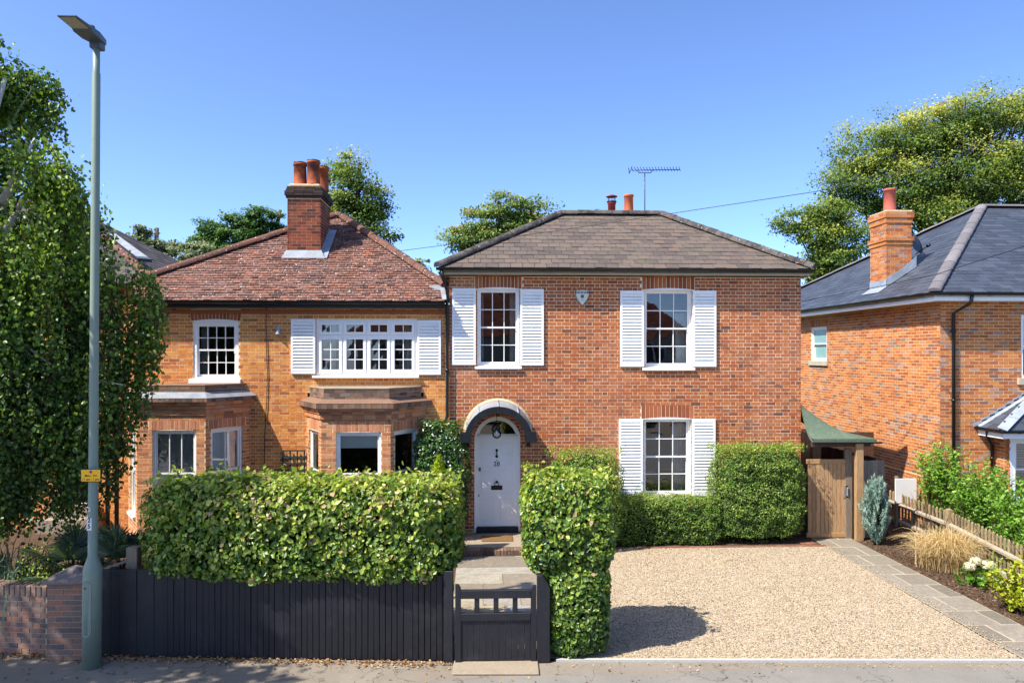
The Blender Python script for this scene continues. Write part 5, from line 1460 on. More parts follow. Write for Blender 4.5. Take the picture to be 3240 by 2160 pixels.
# chimney
mb = MB(); cht = at(2050, 487, chy0).z; mb.box(chx0 + .006, chy0 + .006, cA.z - .6, chx1 - .006, chy1 - .006, cht)
rc = mb.build('chimney', M['mortar_right'], rh)
zA = lambda v: at(2065, v, chy0).z
for (A_, O_, N_, w_, nn2) in (((1, 0, 0), (chx0, chy0 + .004, 0), (0, -1, 0), chx1 - chx0, 60), ((0, 1, 0), (chx0 + .004, chy0, 0), (-1, 0, 0), chy1 - chy0, 60)):
    lay_bricks(lay_bond(0, w_, cA.z - .5, cht, .075, 'stretcher', [], seed=31), O_, A_, N_, M['brick_right'], rc, nn2, proud=.002)
for (va, vb_, e) in ((487, 500, .045), (500, 512, .02), (543, 553, .045), (553, 562, .02)):
    za, zb2 = zA(vb_), zA(va)
    mb = MB(); mb.box(chx0 - e + .004, chy0 - e + .004, za + .002, chx1 + e - .004, chy1 + e - .004, zb2 - .002); mb.build('oversailing_course', M['mortar_right'], rc)
    nr = max(1, round((zb2 - za) / .075)); g = (zb2 - za) / nr
    lay_bricks(lay_bond(-e, chx1 - chx0 + e, za, zb2, g, 'stretcher', [], seed=33), (chx0, chy0 - e, 0), (1, 0, 0), (0, -1, 0), M['brick_right'], rc, 8, proud=.002)
    lay_bricks(lay_bond(-e, chy1 - chy0 + e, za, zb2, g, 'stretcher', [], seed=34), (chx0 - e, chy0, 0), (0, 1, 0), (-1, 0, 0), M['brick_right'], rc, 8, proud=.002)
mb = MB(); mb.box(chx0 - .03, chy0 - .03, cht, chx1 + .03, chy1 + .03, cht + .05); bevel(mb.build('flaunching', M['cement'], rc), .03)
pot(rc, Vector(((chx0 + chx1) / 2 - .02, (chy0 + chy1) / 2, cht + .04)), .155, at(2050, 434, (chy0 + chy1) / 2).z - cht - .04, M['terracotta_pink'])
sl = Vector((1, 0, 0)) - n_l * n_l.x; sl.normalize()
mb = MB(); p = Vector((chx0, chy0 - .02, cA.z)) + n_l * .02
mb.prism([p, p + sl * .95, p + sl * .95 + Vector((0, 0, .28)), p + sl * .6 + Vector((0, 0, .2)), p + Vector((0, 0, .22))], (0, .012, 0))
mb.prism([Vector((chx0 - .012, chy0 - .02, cA.z - .06)), Vector((chx0 - .012, chy1, cA.z - .06)), Vector((chx0 - .012, chy1, cA.z + .2)), Vector((chx0 - .012, chy0 - .02, cA.z + .2))], (.012, 0, 0))
mb.prism([Vector((chx0, chy0 - .03, cA.z)) + n_l * .015 - sl * .28, Vector((chx0, chy1, cA.z)) + n_l * .015 - sl * .28, Vector((chx0, chy1, cA.z)) + n_l * .015, Vector((chx0, chy0 - .03, cA.z)) + n_l * .015], n_l * .01)
mb.build('lead_flashing', M['lead'], rc)
# satellite dish behind the chimney
dc = at(2102, 560, chy0 + .5)
sd_ = thing('satellite_dish', 'dark satellite dish fixed behind the slim chimney of the newer house', 'satellite dish', dc)
mb = MB(); ax = Vector((.55, -.75, .35))
mb.lathe(dc, [(.0, -.05), (.12, -.04), (.22, -.015), (.3, .03), (.3, .035), (.2, -.005), (0, -.04)], 24, ax); mb.build('dish', M['lamp_grey'], sd_)
mb = MB(); e_ = dc + ax.normalized() * .32 + Vector((.02, 0, -.2)); mb.tube([dc + Vector((0, 0, -.28)), e_], .012, 6); mb.tube([e_ - ax.normalized() * .03, e_ + ax.normalized() * .06], .04, 8); mb.build('arm', M['cast_iron'], sd_)
mb = MB(); mb.tube([dc - ax.normalized() * .05, dc + Vector((-.2, .1, -.08))], .02, 6); mb.build('bracket', M['cast_iron'], sd_)

# bay of the right house
BX, BYF = 11.46, 15.50
rb = MB(); rb.quad((BX, RY, -.1), (BX, BYF, -.1), (BX, BYF, 2.25), (BX, RY, 2.25)); rb.quad((BX, BYF, -.1), (15, BYF, -.1), (15, BYF, .8), (BX, BYF, .8))
rbay = rb.build('bay', M['mortar_right'], rh)
lay_bricks(lay_bond(0, RY - BYF, -.1, 2.24, .075, 'stretcher', [], seed=41), (BX, RY, 0), (0, -1, 0), (-1, 0, 0), M['brick_right'], rbay, 40, proud=.002)
lay_bricks(lay_bond(BX, 15, -.1, .79, .075, 'stretcher', [], seed=42), (0, BYF, 0), (1, 0, 0), (0, -1, 0), M['brick_right'], rbay, 0, proud=.002)
fb_ = Fr((0, BYF, 0), (1, 0, 0), (0, -1, 0))
wz0 = at(2330, 1150, BYF).z
w_ = sash_window(rh, fb_, BX + .05, wz0, BX + 1.05, 2.2, 1, 2, d=-.04, arch=0, fw=.09, sill=(.05, .12, .06))
mb = MB(); fb_.box(mb, BX + .0, BX + .05, .8, 2.23, -.1, .0); fb_.box(mb, BX + 1.05, BX + 3.5, wz0, 2.23, -.1, 0); mb.build('window_post', M['white_paint'], rh)
vb3 = thing('venetian_blind', 'pale slatted blind inside the bay window of the newer brick house', 'blind', (BX + .55, BYF + .15, wz0))
for i in range(34):
    z = wz0 + .05 + i * (2.1 - wz0) / 34; m_ = MB(); m_.obox((BX + .55, BYF + .13, z), (.42, 0, 0), (0, -.012, .011), (0, .0006, .001)); m_.build('slat', M['blind_slat'], vb3)
EB, ZB = 15.2, 2.40
p0 = Vector((11.08, RY - .01, ZB)); p1 = Vector((11.08, EB, ZB)); p2 = Vector((15, EB, ZB)); tp = Vector((12.75, RY - .01, 3.42)); tq = Vector((15, RY - .01, 3.42))
mb = MB(); mb.poly([p1 - Vector((0, 0, .01)), p2 - Vector((0, 0, .01)), tq, tp]); mb.poly([p0, p1 - Vector((0, 0, .01)), tp]); mb.quad(p0 - Vector((0, 0, .06)), p1 - Vector((0, 0, .06)), p2 - Vector((0, 0, .06)), Vector((15, RY - .01, ZB - .06)))
br = mb.build('bay_roof', M['slate_right'], rh)
tile_plane([p1, p2, tq, tp], .19, .3, .007, M['slate_right'], br, 40, 'slate', 'slates', 51, jitter=.15)
tile_plane([p0, p1, tp], .19, .3, .007, M['slate_right'], br, 20, 'slate', 'slates', 52, jitter=.15)
mb = MB(); dd = (tp - p1).normalized(); sd = dd.cross(Vector((0, -.3, 1))).normalized(); mb.bar(p1 + Vector((0, 0, .025)), tp + Vector((0, 0, .025)), .2, .02, (0, -.4, 1)); mb.build('hip_flashing', M['lead'], br)
for i in range(9):
    a = p0.lerp(tp, i / 9); b = p0.lerp(tp, (i + 1) / 9)
    m_ = MB(); m_.prism([a + Vector((-.10, -.004, .0)), b + Vector((.02, -.004, 0)), b + Vector((.02, -.004, .075)), a + Vector((-.10, -.004, .075))], (0, -.012, 0)); m_.prism([a + Vector((0, -.02, .02)), b + Vector((0, -.02, .02)), b + Vector((0.05, -.16, .0)), a + Vector((.05, -.16, .0))], (0, 0, .012)); m_.build('stepped_flashing', M['lead'], br)
gutter((11.06, RY - .02, ZB - .01), (11.06, EB - .03, ZB - .01), .055, rh); gutter((11.02, EB - .05, ZB - .01), (15, EB - .05, ZB - .015), .055, rh, 5)
mb = MB(); mb.box(11.10, EB - .0, ZB - .18, 15, EB + .025, ZB - .03); mb.box(11.10, EB + .026, ZB - .18, 11.125, RY - .003, ZB - .03); mb.box(11.126, EB + .0262, ZB - .179, 15, RY - .003, ZB - .16); mb.build('fascia', M['white_paint'], rh)
x = at(2278, 1050, RY - .06).x; downpipe([(11.1, RY - .3, ZB - .06), (11.12, RY - .28, ZB - .2), (x, RY - .07, ZB - .42), (x, RY - .07, 0)], .035, rh, (1.7,))

# ================================================================== NEIGHBOUR'S HOUSE AT THE LEFT
nh = thing('brick_house', 'brick house at left behind the birch, dark slate roof with a skylight', 'house', (-10, 17.3, 0))
NX, NY = -8.25, 17.3
nw = wall_sheet('wall', -14, NX, -.1, 5.6, [(-9.95, .55, -9.05, 2.6), (-13.2, .9, -11.2, 2.4), (-12.8, 3.2, -11.4, 4.6)], (0, NY, 0), (1, 0, 0), (0, -1, 0), M['mortar_left'], nh)
lay_bricks(lay_bond(-14, NX, -.1, 5.58, .075, 'flemish', [(-9.95, .55, -9.05, 2.6), (-13.2, .9, -11.2, 2.4), (-12.8, 3.2, -11.4, 4.6)], seed=71), (0, NY, 0), (1, 0, 0), (0, -1, 0), M['brick_left'], nw, 60)
mb = MB(); mb.quad((NX, NY, -.1), (NX, 24, -.1), (NX, 24, 5.6), (NX, NY, 5.6)); mb.quad((-14, NY, -.1), (-14, 24, -.1), (-14, 24, 5.6), (-14, NY, 5.6)); mb.quad((-14, 24, -.1), (NX, 24, -.1), (NX, 24, 5.6), (-14, 24, 5.6)); mb.build('outer_wall', M['wall_left_plain'], nh)
mb = MB(); mb.quad((-14, 19, 0), (NX, 19, 0), (NX, 19, 5.6), (-14, 19, 5.6)); mb.build('interior', M['dark_room'], nh)
fn = Fr((0, NY, 0), (1, 0, 0), (0, -1, 0))
mb = MB(); fn.box(mb, -9.87, -9.13, .56, 2.52, -.1, -.06); dn_ = mb.build('door', M['blue_door'], nh)
mb = MB(); ring(fn, mb, -9.95, -9.05, .55, 2.6, .08, .08, .01, .08, -.12, .02); mb.build('door_frame', M['white_paint'], nh)
mb = MB(); fn.box(mb, -10.1, -8.9, -.05, .3, .0, .6); fn.box(mb, -10.0, -9.0, .3, .52, .0, .3); mb.build('doorstep', M['concrete'], nh)
sash_window(nh, fn, -13.2, .9, -11.2, 2.4, 2, 2, d=-.05, arch=0); sash_window(nh, fn, -12.8, 3.2, -11.4, 4.6, 2, 2, d=-.05, arch=0)
a0, a1 = Vector((-15, 16.95, 5.65)), Vector((-7.55, 16.95, 5.65)); t0, t1 = Vector((-15, 21.4, 8.35)), Vector((-12.1, 21.4, 8.35)); a2 = Vector((-7.55, 26.0, 5.65))
mb = MB(); z_ = Vector((0, 0, .015)); mb.poly([a0 - z_, a1 - z_, t1 - z_, t0 - z_]); mb.poly([a1 - z_, a2 - z_, t1 - z_]); mb.quad(a0 - z_ * 5, a1 - z_ * 5, a2 - z_ * 5, Vector((-15, 26, 5.57))); mb.poly([a2 - z_, Vector((-15, 26, 5.63)), t0 - z_, t1 - z_]); nr_ = mb.build('roof', M['underlay'], nh)
nfr = tile_plane([a0, a1, t1, t0], .24, .34, .009, M['slate_far'], nr_, 80, 'slate', 'slates', 61)
tile_plane([a1, a2, t1], .24, .34, .009, M['slate_far'], nr_, 0, 'slate', 'slates', 62)
ridge_run(a1 + z_, t1 + z_, .11, .4, M['hip_left'], nr_); ridge_run(t0 + z_, t1 + z_, .11, .4, M['hip_left'], nr_)
gutter((-15, 16.9, 5.62), (-7.5, 16.9, 5.62), .055, nh)
pn = [onplane(u, v, a0, nfr) for u, v in ((243, 543), (262, 540), (350, 604), (318, 601))]
mb = MB(); mb.prism([p + nfr * .01 for p in pn], nfr * .09); sk = mb.build('skylight', M['lamp_grey'], nr_)
cc = sum((Vector(p) for p in pn), Vector()) / 4
mb = MB(); mb.poly([cc + (p - cc) * .86 + nfr * .104 for p in pn]); mb.build('pane', M['lead_pale'], sk)
mb = MB(); p = at(346 / 1.0, 600, 17.0); 
x = at(345 / 1.0, 570, 18).x
pv = onplane(346, 620, a0, nfr); mb.tube([at(250, 640, 17.6), at(250, 596, 17.6)], .07, 12); mb.lathe(at(250, 598, 17.6), [(.085, -.05), (.085, .04), (.0, .05)], 12); mb.build('vent_pipe', M['lead'], nh)

# ================================================================== THE HOUSE ACROSS THE STREET (seen in the window glass)
oh = thing('house_opposite', 'white rendered house with red tiled roof across the street, reflected in the windows', 'house', (2, -15, 0))
mb = MB(); mb.box(-8, -22, -.1, 13, -15, 5.2); mb.box(2.5, -15.01, -.1, 6.5, -13.8, 5.2); ob = mb.build('wall', M['render_white'], oh)
mb = MB()
mb.poly([(-8.5, -14.6, 5.2), (13.5, -14.6, 5.2), (10, -18.5, 8.8), (-5, -18.5, 8.8)]); mb.poly([(-8.5, -22.4, 5.2), (-8.5, -14.6, 5.2), (-5, -18.5, 8.8)]); mb.poly([(13.5, -14.6, 5.2), (13.5, -22.4, 5.2), (10, -18.5, 8.8)]); mb.poly([(13.5, -22.4, 5.2), (-8.5, -22.4, 5.2), (-5, -18.5, 8.8), (10, -18.5, 8.8)])
mb.poly([(2.1, -13.4, 5.2), (4.5, -13.4, 7.6), (4.5, -17.2, 7.6), (2.1, -15.0, 5.2)]); mb.poly([(6.9, -13.4, 5.2), (4.5, -13.4, 7.6), (4.5, -17.2, 7.6), (6.9, -15.0, 5.2)])
orf = mb.build('roof', M['tile_far'], oh)
tile_plane([(-8.5, -14.6, 5.2), (13.5, -14.6, 5.2), (10, -18.5, 8.8), (-5, -18.5, 8.8)], .2, .35, .03, M['tile_far'], orf, 0, 'tile', 'tiles', 91)
mb = MB(); mb.prism([(2.5, -13.81, 5.2), (6.5, -13.81, 5.2), (4.5, -13.81, 7.4)], (0, -.1, 0)); mb.build('gable', M['render_white'], oh)
fo = Fr((0, -15, 0), (-1, 0, 0), (0, 1, 0)); fo2 = Fr((0, -13.8, 0), (-1, 0, 0), (0, 1, 0))
for (f_, x0, x1) in ((fo, 4.5, 6.5), (fo, .5, 2), (fo, -12, -9), (fo2, -5.6, -3.4)):
    for (z0, z1) in ((.9, 2.3), (3.3, 4.6)):
        mb = MB(); f_.box(mb, x0, x1, z0, z1, .005, .06); w_ = mb.build('window', M['white_paint'], oh)
        n_ = 3
        for i in range(n_):
            m_ = MB(); a = x0 + (x1 - x0) * i / n_ + .07; m_.quad(f_.p(a, z0 + .08, .064), f_.p(a + (x1 - x0) / n_ - .12, z0 + .08, .064), f_.p(a + (x1 - x0) / n_ - .12, z1 - .08, .064), f_.p(a, z1 - .08, .064)); m_.build('pane', M['black_plastic'], w_)

# ================================================================== STREET LAMP
lp = gr(211, 1530); lx, ly = lp.x, lp.y
lt = at(221.5, 113, ly)
lamp = thing('street_lamp', 'tall grey green street lamp column with flat angled lantern head', 'street lamp', lp)
def lpx(z): return lx + (lt.x - lx) * z / lt.z
mb = MB(); zs_ = at(211, 1300, ly).z; zt_ = at(211, 1284, ly).z
mb.tube([(lpx(0), ly, -.02), (lpx(zs_ - .03), ly, zs_ - .03), (lpx(zs_), ly, zs_), (lpx(zt_ + .05), ly, zt_ + .05), (lpx(3.5), ly, 3.5), (lpx(lt.z - .32), ly, lt.z - .32), (lpx(lt.z - .3), ly, lt.z - .3), (lt.x, ly, lt.z)], [.113, .113, .105, .058, .055, .049, .042, .042], 24)
mb.build('column', M['galv'], lamp)
mb = MB(); n = 8
c = Vector((lx - .025, ly - .105, 0)); z0, z1 = at(205, 1473, ly).z + .1, at(205, 1328, ly).z
prof = []
for i in range(n + 1): prof.append((-.07 * cos(pi * i / n), z1 - .07 + .07 * sin(pi * i / n)))
for i in range(n + 1): prof.append((.07 * cos(pi * i / n), z0 + .07 - .07 * sin(pi * i / n)))
mb.prism([(c.x + a + lpx(b) - lx, ly - sqrt(max(.0, .1145 ** 2 - (a - .025) ** 2)) - .004, b) for a, b in prof], (0, .014, 0)); 
dd_ = mb.build('access_door', M['galv'], lamp)
mb = MB(); mb.lathe((c.x, ly - .118, z1 - .09), [(.011, 0), (.011, .004)], 10, (0, -1, 0)); mb.build('door_bolt', M['cast_iron'], dd_)
hd0 = Vector((lt.x, ly, lt.z + .02))
def hq(x, y, z): return Vector((lt.x - .03 * (ly - y) + x, y, z))
mb = MB(); zz = lt.z + .06
pf = [(ly + .10, .075, .03, .10), (ly - .12, .115, .02, .11), (ly - .30, .12, .03, .10), (ly - .33, .12, .055, .095), (ly - .64, .115, .065, .085)]
vs = []
for (y, w, zl, zh) in pf: vs += [hq(-w, y, zz + zl), hq(w, y, zz + zl), hq(w, y, zz + zh), hq(-w, y, zz + zh)]
fs = [(0, 1, 2, 3)]
for i in range(len(pf) - 1):
    b = 4 * i
    for k in range(4): fs.append((b + k, b + 4 + k, b + 4 + (k + 1) % 4, b + (k + 1) % 4))
fs.append((19, 18, 17, 16)); mb.add(vs, fs); hdm = bevel(mb.build('lantern_head', M['lamp_grey'], lamp), .006)
mb = MB(); mb.add([hq(-.1, ly - .34, zz + .052), hq(.1, ly - .34, zz + .052), hq(.1, ly - .63, zz + .061), hq(-.1, ly - .63, zz + .061)], [(0, 1, 2, 3)]); mb.build('lens', M['lamp_lens'], hdm)
mb = MB(); mb.box(lt.x - .07, ly - .05, lt.z, lt.x + .07, ly + .09, zz + .04); bevel(mb.build('spigot_clamp', M['lamp_grey'], hdm), .01)
mb = MB(); mb.lathe((lt.x + .02, ly - .16, zz + .10), [(.045, 0), (.045, .05), (.035, .07), (0, .072)], 16); mb.build('photocell', M['lamp_grey'], hdm)
# the number on the column
for (ch_, v, s_, mt_) in (('2', 1194.5, .062, M['ink']), ('5', 1208.5, .062, M['ink'])):
    p = at(207.6, v, ly - .061); p.x = lpx(p.z) - .018; text_mesh('number', ch_, s_ * 1.25, mt_, facing((p.x, ly - .0615, p.z)), lamp, .0005, bold=.002)
mb = MB(); za, zb2 = at(207, 1215, ly).z, at(207, 1187, ly).z
for i in range(6):
    t0_, t1_ = -2.55 + .26 * i, -2.55 + .26 * (i + 1); xx = lpx(1.9)
    mb.quad(*[(xx + .0572 * cos(t), ly + .0572 * sin(t), z) for t, z in ((t0_, za), (t1_, za), (t1_, zb2), (t0_, zb2))])
# flat-faced label, proud of the tube
mb = MB(); xx = lpx(2.0) - .018; mb.box(xx - .03, ly - .0605, za, xx + .03, ly - .05, zb2); mb.build('number_plate', M['white_plastic'], lamp)
p = at(207.6, 1168, ly); text_mesh('number', '2', .075, M['white_plastic'], facing((lpx(p.z) - .018, ly - .0575, p.z)), lamp, .0003)
# parking sign
sr = rect(185, 1106, 231.5, 1077, ly - .09)
ps = thing('parking_sign', 'small yellow parking hours plate on the street lamp column', 'sign', ((sr[0] + sr[2]) / 2, ly - .09, sr[1]))
def rrect(x0, z0, x1, z1, r, y, n=4):
    P = []
    for (cx, cz, a) in ((x1 - r, z1 - r, 0), (x0 + r, z1 - r, pi / 2), (x0 + r, z0 + r, pi), (x1 - r, z0 + r, 1.5 * pi)):
        for i in range(n + 1): P.append(Vector((cx + r * cos(a + pi / 2 * i / n), y, cz + r * sin(a + pi / 2 * i / n))))
    return P
mb = MB(); ys = ly - .088; sr = (sr[0], min(sr[1], sr[3]), sr[2], max(sr[1], sr[3]))
mb.prism(rrect(*sr, .015, ys), (0, .006, 0)); mb.build('back_plate', M['ink'], ps)
mb = MB(); mb.prism(rrect(sr[0] + .007, sr[1] + .007, sr[2] - .007, sr[3] - .007, .012, ys - .001), (0, .003, 0)); mb.build('face', M['sign_yellow'], ps)
sx, sh_, sw_ = (sr[0] + sr[2]) / 2, sr[3] - sr[1], sr[2] - sr[0]
text_mesh('lettering', 'Mon - Fri', sh_ * .245, M['ink'], facing((sx, ys - .0016, sr[1] + sh_ * .48)), ps, .0003, bold=.0008)
text_mesh('lettering', '11 am - 1 pm', sh_ * .245, M['ink'], facing((sx, ys - .0016, sr[1] + sh_ * .2)), ps, .0003, bold=.0008)
mb = MB(); mb.lathe((sx, ys - .0012, sr[1] + sh_ * .78), [(sh_ * .115, 0), (sh_ * .115, .0006)], 20, (0, -1, 0)); mb.build('roundel', M['sign_red'], ps)
mb = MB(); mb.lathe((sx, ys - .0022, sr[1] + sh_ * .78), [(sh_ * .08, 0), (sh_ * .08, .0006)], 20, (0, -1, 0)); mb.build('roundel_centre', M['sign_blue'], ps)
mb = MB(); c = Vector((sx, ys - .0034, sr[1] + sh_ * .78)); mb.bar(c + Vector((-sh_ * .06, 0, sh_ * .06)), c + Vector((sh_ * .06, 0, -sh_ * .06)), sh_ * .03, .0006, (0, -1, 0)); mb.build('roundel_bar', M['sign_red'], ps)
mb = MB(); mb.lathe((lpx(2.45), ly, (sr[1] + sr[3]) / 2), [(.058, -.02), (.06, -.018), (.06, .018), (.058, .02)], 18); mb.box(sx - .02, ys + .006, (sr[1] + sr[3]) / 2 - .018, sx + .02, ly - .05, (sr[1] + sr[3]) / 2 + .018); mb.build('clip', M['galv'], ps)

# ================================================================== GARDEN WALL AND PIER AT THE LEFT
pa, pb = gr(108, 1517), gr(191, 1516)
pd = (pb - pa).normalized(); pnr = Vector((pd.y, -pd.x, 0)); pw = (pb - pa).length
z_c = at(150, 1340, pa.y).z
pier = thing('gate_pier', 'brick gate pier with sloped stone cap behind the street lamp', 'pier', (pa + pb) / 2)
mb = MB(); c = (pa + pb) / 2 - pnr * (pw / 2 + .0)
mb.obox(c + Vector((0, 0, z_c / 2)), pd * (pw / 2 - .006), pnr * (pw / 2 - .006), (0, 0, z_c / 2)); mb.build('core', M['mortar_pier'], pier)
g = z_c / 14
lay_bricks(lay_bond(0, pw, 0, z_c, g, 'stretcher', [], seed=81, joint=.011), pa, pd, pnr, M['brick_pier'], pier, 60, proud=.001)
lay_bricks(lay_bond(0, pw, 0, z_c, g, 'stretcher', [], seed=82), pb, -pnr, pd, M['brick_pier'], pier, 30, proud=.001)
lay_bricks(lay_bond(0, pw, 0, z_c, g, 'stretcher', [], seed=83), pa - pnr * pw, pnr, -pd, M['brick_pier'], pier, 30, proud=.001)
mb = MB(); e = pw / 2 + .05
base_ = [c + pd * (i * e) + pnr * (j * e) for i, j in ((-1, -1), (1, -1), (1, 1), (-1, 1))]
t_ = [c + pd * (i * .03) + pnr * (j * .03) for i, j in ((-1, -1), (1, -1), (1, 1), (-1, 1))]
q = lambda P, z: [Vector((p.x, p.y, z)) for p in P]
zc_ = z_c
A_, B_, C_ = q(base_, zc_ + .002), q(base_, zc_ + .05), q(t_, zc_ + .17)
mb.add(A_ + B_ + C_, [(3, 2, 1, 0), (0, 1, 5, 4), (1, 2, 6, 5), (2, 3, 7, 6), (3, 0, 4, 7), (4, 5, 9, 8), (5, 6, 10, 9), (6, 7, 11, 10), (7, 4, 8, 11), (8, 9, 10, 11)])
bevel(mb.build('cap_stone', plain('cap_stone', (128, 116, 108), .95, .2, 25, .4, 90, .1, dirt=[(4, .5, .7, (98, 90, 84), .6)]), pier), .008)
# low wall
wa = gr(-160, 1490); wb_ = gr(108, 1503)
wd = (wb_ - wa).normalized(); wn = Vector((wd.y, -wd.x, 0)); wl_ = (wb_ - wa).length; wz = at(50, 1372, wb_.y).z; wt_z = at(50, 1346, wb_.y).z
gw = thing('garden_wall', 'low brown brick garden wall with bricks on edge along its top, at the left', 'wall', (wa + wb_) / 2)
mb = MB(); mb.prism([wa + wn * -.008, wb_ + wn * -.008, wb_ - wn * .215, wa - wn * .215], (0, 0, wt_z - .012)); mb.build('core', M['mortar_pier'], gw)
lay_bricks(lay_bond(0, wl_, 0, wz, wz / 11, 'flemish', [], seed=85, joint=.012), wa, wd, wn, M['brick_pier'], gw, 150, proud=.0)
k = int(wl_ / .078)
for i in range(k):
    x = wl_ - (i + .5) * .078; m_ = MB(); m_.obox(wa + wd * x - wn * .107 + Vector((0, 0, (wz + wt_z) / 2 + random.uniform(-.003, .003))), wd * .033, wn * (.1125), (0, 0, (wt_z - wz) / 2 - .004), random.random() * .5); bevel(m_.build('brick', M['brick_pier'], gw), .006)

# ================================================================== BLACK FENCE AND GATE
fdir = (FB - FA).normalized(); fnr = Vector((fdir.y, -fdir.x, 0)); flen = (FB - FA).length
fe = thing('fence', 'black painted close-boarded fence below the long beech hedge', 'fence', (FA + FB) / 2)
R = random.Random(17)
mb = MB()
for z in (.3, .95): mb.bar(FA - fnr * .05 + Vector((0, 0, z)), FB - fnr * .05 + Vector((0, 0, z)), .05, .08)
mb.build('rail', M['black_paint'], fe)
mb = MB(); mb.bar(FA - fnr * .028 + Vector((0, 0, .56)), FB - fnr * .028 - fdir * .1 + Vector((0, 0, .56)), .006, 1.08); mb.build('gap_shade_sheet', M['black_paint'], fe)  # black sheet added behind the boards so their gaps look shaded
x = 0.0; i = 0
while x < flen - .13:
    left = x < .75
    w = .118 if left else R.uniform(.074, .086)
    if not left and i % 21 == 5: w = .125
    zt = 1.145 if left else 1.12 + R.uniform(-.012, .012)
    lean = R.uniform(-.006, .006)
    a = FA + fdir * x; b = FA + fdir * (x + w - (.003 if left else .013)); th = .02 if left else .028
    tilt = 0 if left else .014
    m_ = MB()
    pts = [a + fnr * (0 + tilt), b + fnr * .0, b - fnr * th, a - fnr * (th - tilt)]
    pts = [Vector((p.x, p.y, .015 + R.uniform(0, .004))) for p in pts]
    m_.prism(pts, fdir * lean + Vector((0, 0, zt)), R.random()); m_.build('board', M['black_paint'], fe)
    x += w; i += 1
m_ = MB(); p = FB - fdir * .065; m_.obox(p + Vector((0, 0, .60)), fdir * .06, fnr * .05, (0, 0, .60)); bevel(m_.build('post', M['black_paint'], fe), .006)
for t in (.02, .36, .68):
    m_ = MB(); p = FA + fdir * flen * t - fnr * .1; m_.obox(p + Vector((0, 0, .58)), fdir * .05, fnr * .04, (0, 0, .58)); bevel(m_.build('post', M['black_paint'], fe), .006)
# weathered post behind the fence
c = at(305, 1305, 10.1); zt = at(305, 1256, 10.1).z
mb = MB(); mb.box(c.x - .075, 10.06, 0, c.x + .075, 10.2, zt)
tag(bevel(mb.build('fence_post', M['wood_grey']), .008), 'square weathered timber post with green stain between palm and hedge', 'post')
mb = MB(); mb.bar((c.x - .62, 10.2, 1.02), (c.x - .08, 10.14, 1.22), .12, .025); tag(mb.build('timber_board', M['wood_grey']), 'grey board leaning up against the weathered timber post', 'board')

GY = 9.53
gt = thing('garden_gate', 'low black wooden garden gate with three open uprights', 'gate', (.13, GY, 0))
def gbox(name, u0, v0, u1, v1, y0, y1, par, tone=.5, bv=.004, mat='black_paint'):
    r = rect(u0, v1, u1, v0, y0); r = (r[0], min(r[1], r[3]), r[2], max(r[1], r[3]))
    m_ = MB(); m_.box(r[0], y0, max(r[1], .01), r[2], y1, r[3], tone); o = m_.build(name, M[mat], par)
    return bevel(o, bv) if bv else o
def chamf(name, u0, u1, vt, y0, y1, par, side):
    r = rect(u0, 1516, u1, vt, y0); z0, z1 = .02, max(r[1], r[3]); w = (r[2] - r[0])
    P = [(r[0], z0), (r[2], z0), (r[2], z1 - (w * .7 if side > 0 else 0)), (r[2] - w * .4 if side > 0 else r[2], z1), (r[0] + w * .4 if side < 0 else r[0], z1), (r[0], z1 - (w * .7 if side < 0 else 0))]
    m_ = MB(); m_.prism([(x, y0, z) for x, z in P], (0, y1 - y0, 0)); return bevel(m_.build(name, M['black_paint'], par), .004)
chamf('stile', 1045.5, 1058.5, 1343, GY - .03, GY + .03, gt, 1); chamf('stile', 1219.5, 1232, 1345, GY - .03, GY + .03, gt, -1)
gbox('top_rail', 1058.7, 1356, 1219.3, 1373, GY - .035, GY + .03, gt); gbox('middle_rail', 1058.7, 1409, 1219.3, 1424, GY - .035, GY + .03, gt)
for (a, b) in ((1089.6, 1101.2), (1133.5, 1145.2), (1177.5, 1189)): gbox('upright', a, 1373, b, 1409, GY - .02, GY + .02, gt)
n = 11
for i in range(n):
    a = 1058.7 + (1219.3 - 1058.7) * i / n; b = 1058.7 + (1219.3 - 1058.7) * (i + 1) / n; gbox('board', a + .35, 1424, b - .35, 1516, GY - .012 + R.uniform(-.002, .002), GY + .012, gt, R.random(), .003)
# right gate post with sloping shoulder
r = rect(1234, 1516, 1263, 1319, GY - .02)
P = [(r[0], .0), (r[2], .0), (r[2], at(1263, 1348, GY).z), (r[0] + .07, at(1236, 1319, GY).z), (r[0], at(1236, 1319, GY).z)]
mb = MB(); mb.prism([(x, GY - .03, z) for x, z in P], (0, .12, 0)); tag(bevel(mb.build('gate_post', M['black_paint']), .006), 'black painted gate post with sloping top at the beech pillar', 'post')

# ================================================================== SIDE GATE, CANOPY AND TIMBER FENCING
SGY = 15.62
sg = thing('side_gate', 'brown boarded wooden side gate with a keypad lock under the green canopy', 'gate', (7.5, SGY, 0))
g0, g1 = at(1852, 1240, SGY), at(1954, 1240, SGY); gz1 = at(1900, 1054, SGY).z; gzb = .04
n = 10
for i in range(n):
    a = g0.x + .03 + (g1.x - g0.x - .06) * i / n; b = g0.x + .03 + (g1.x - g0.x - .06) * (i + 1) / n
    m_ = MB(); m_.box(a + .0045, SGY - .008 + R.uniform(-.003, .003), gzb + .09, b - .0045, SGY + .012, gz1 - .085, R.uniform(.1, 1)); bevel(m_.build('board', M['wood_gate'], sg), .003)
for (za, zb2, nm) in ((gzb, gzb + .1, 'bottom_rail'), (gz1 - .1, gz1, 'top_rail')):
    m_ = MB(); m_.box(g0.x, SGY - .018, za, g1.x - .03, SGY + .02, zb2, .9); bevel(m_.build(nm, wood(nm + '_wood', (128, 96, 62), (170, 132, 90), (190, 158, 116), axis='X'), sg), .005)
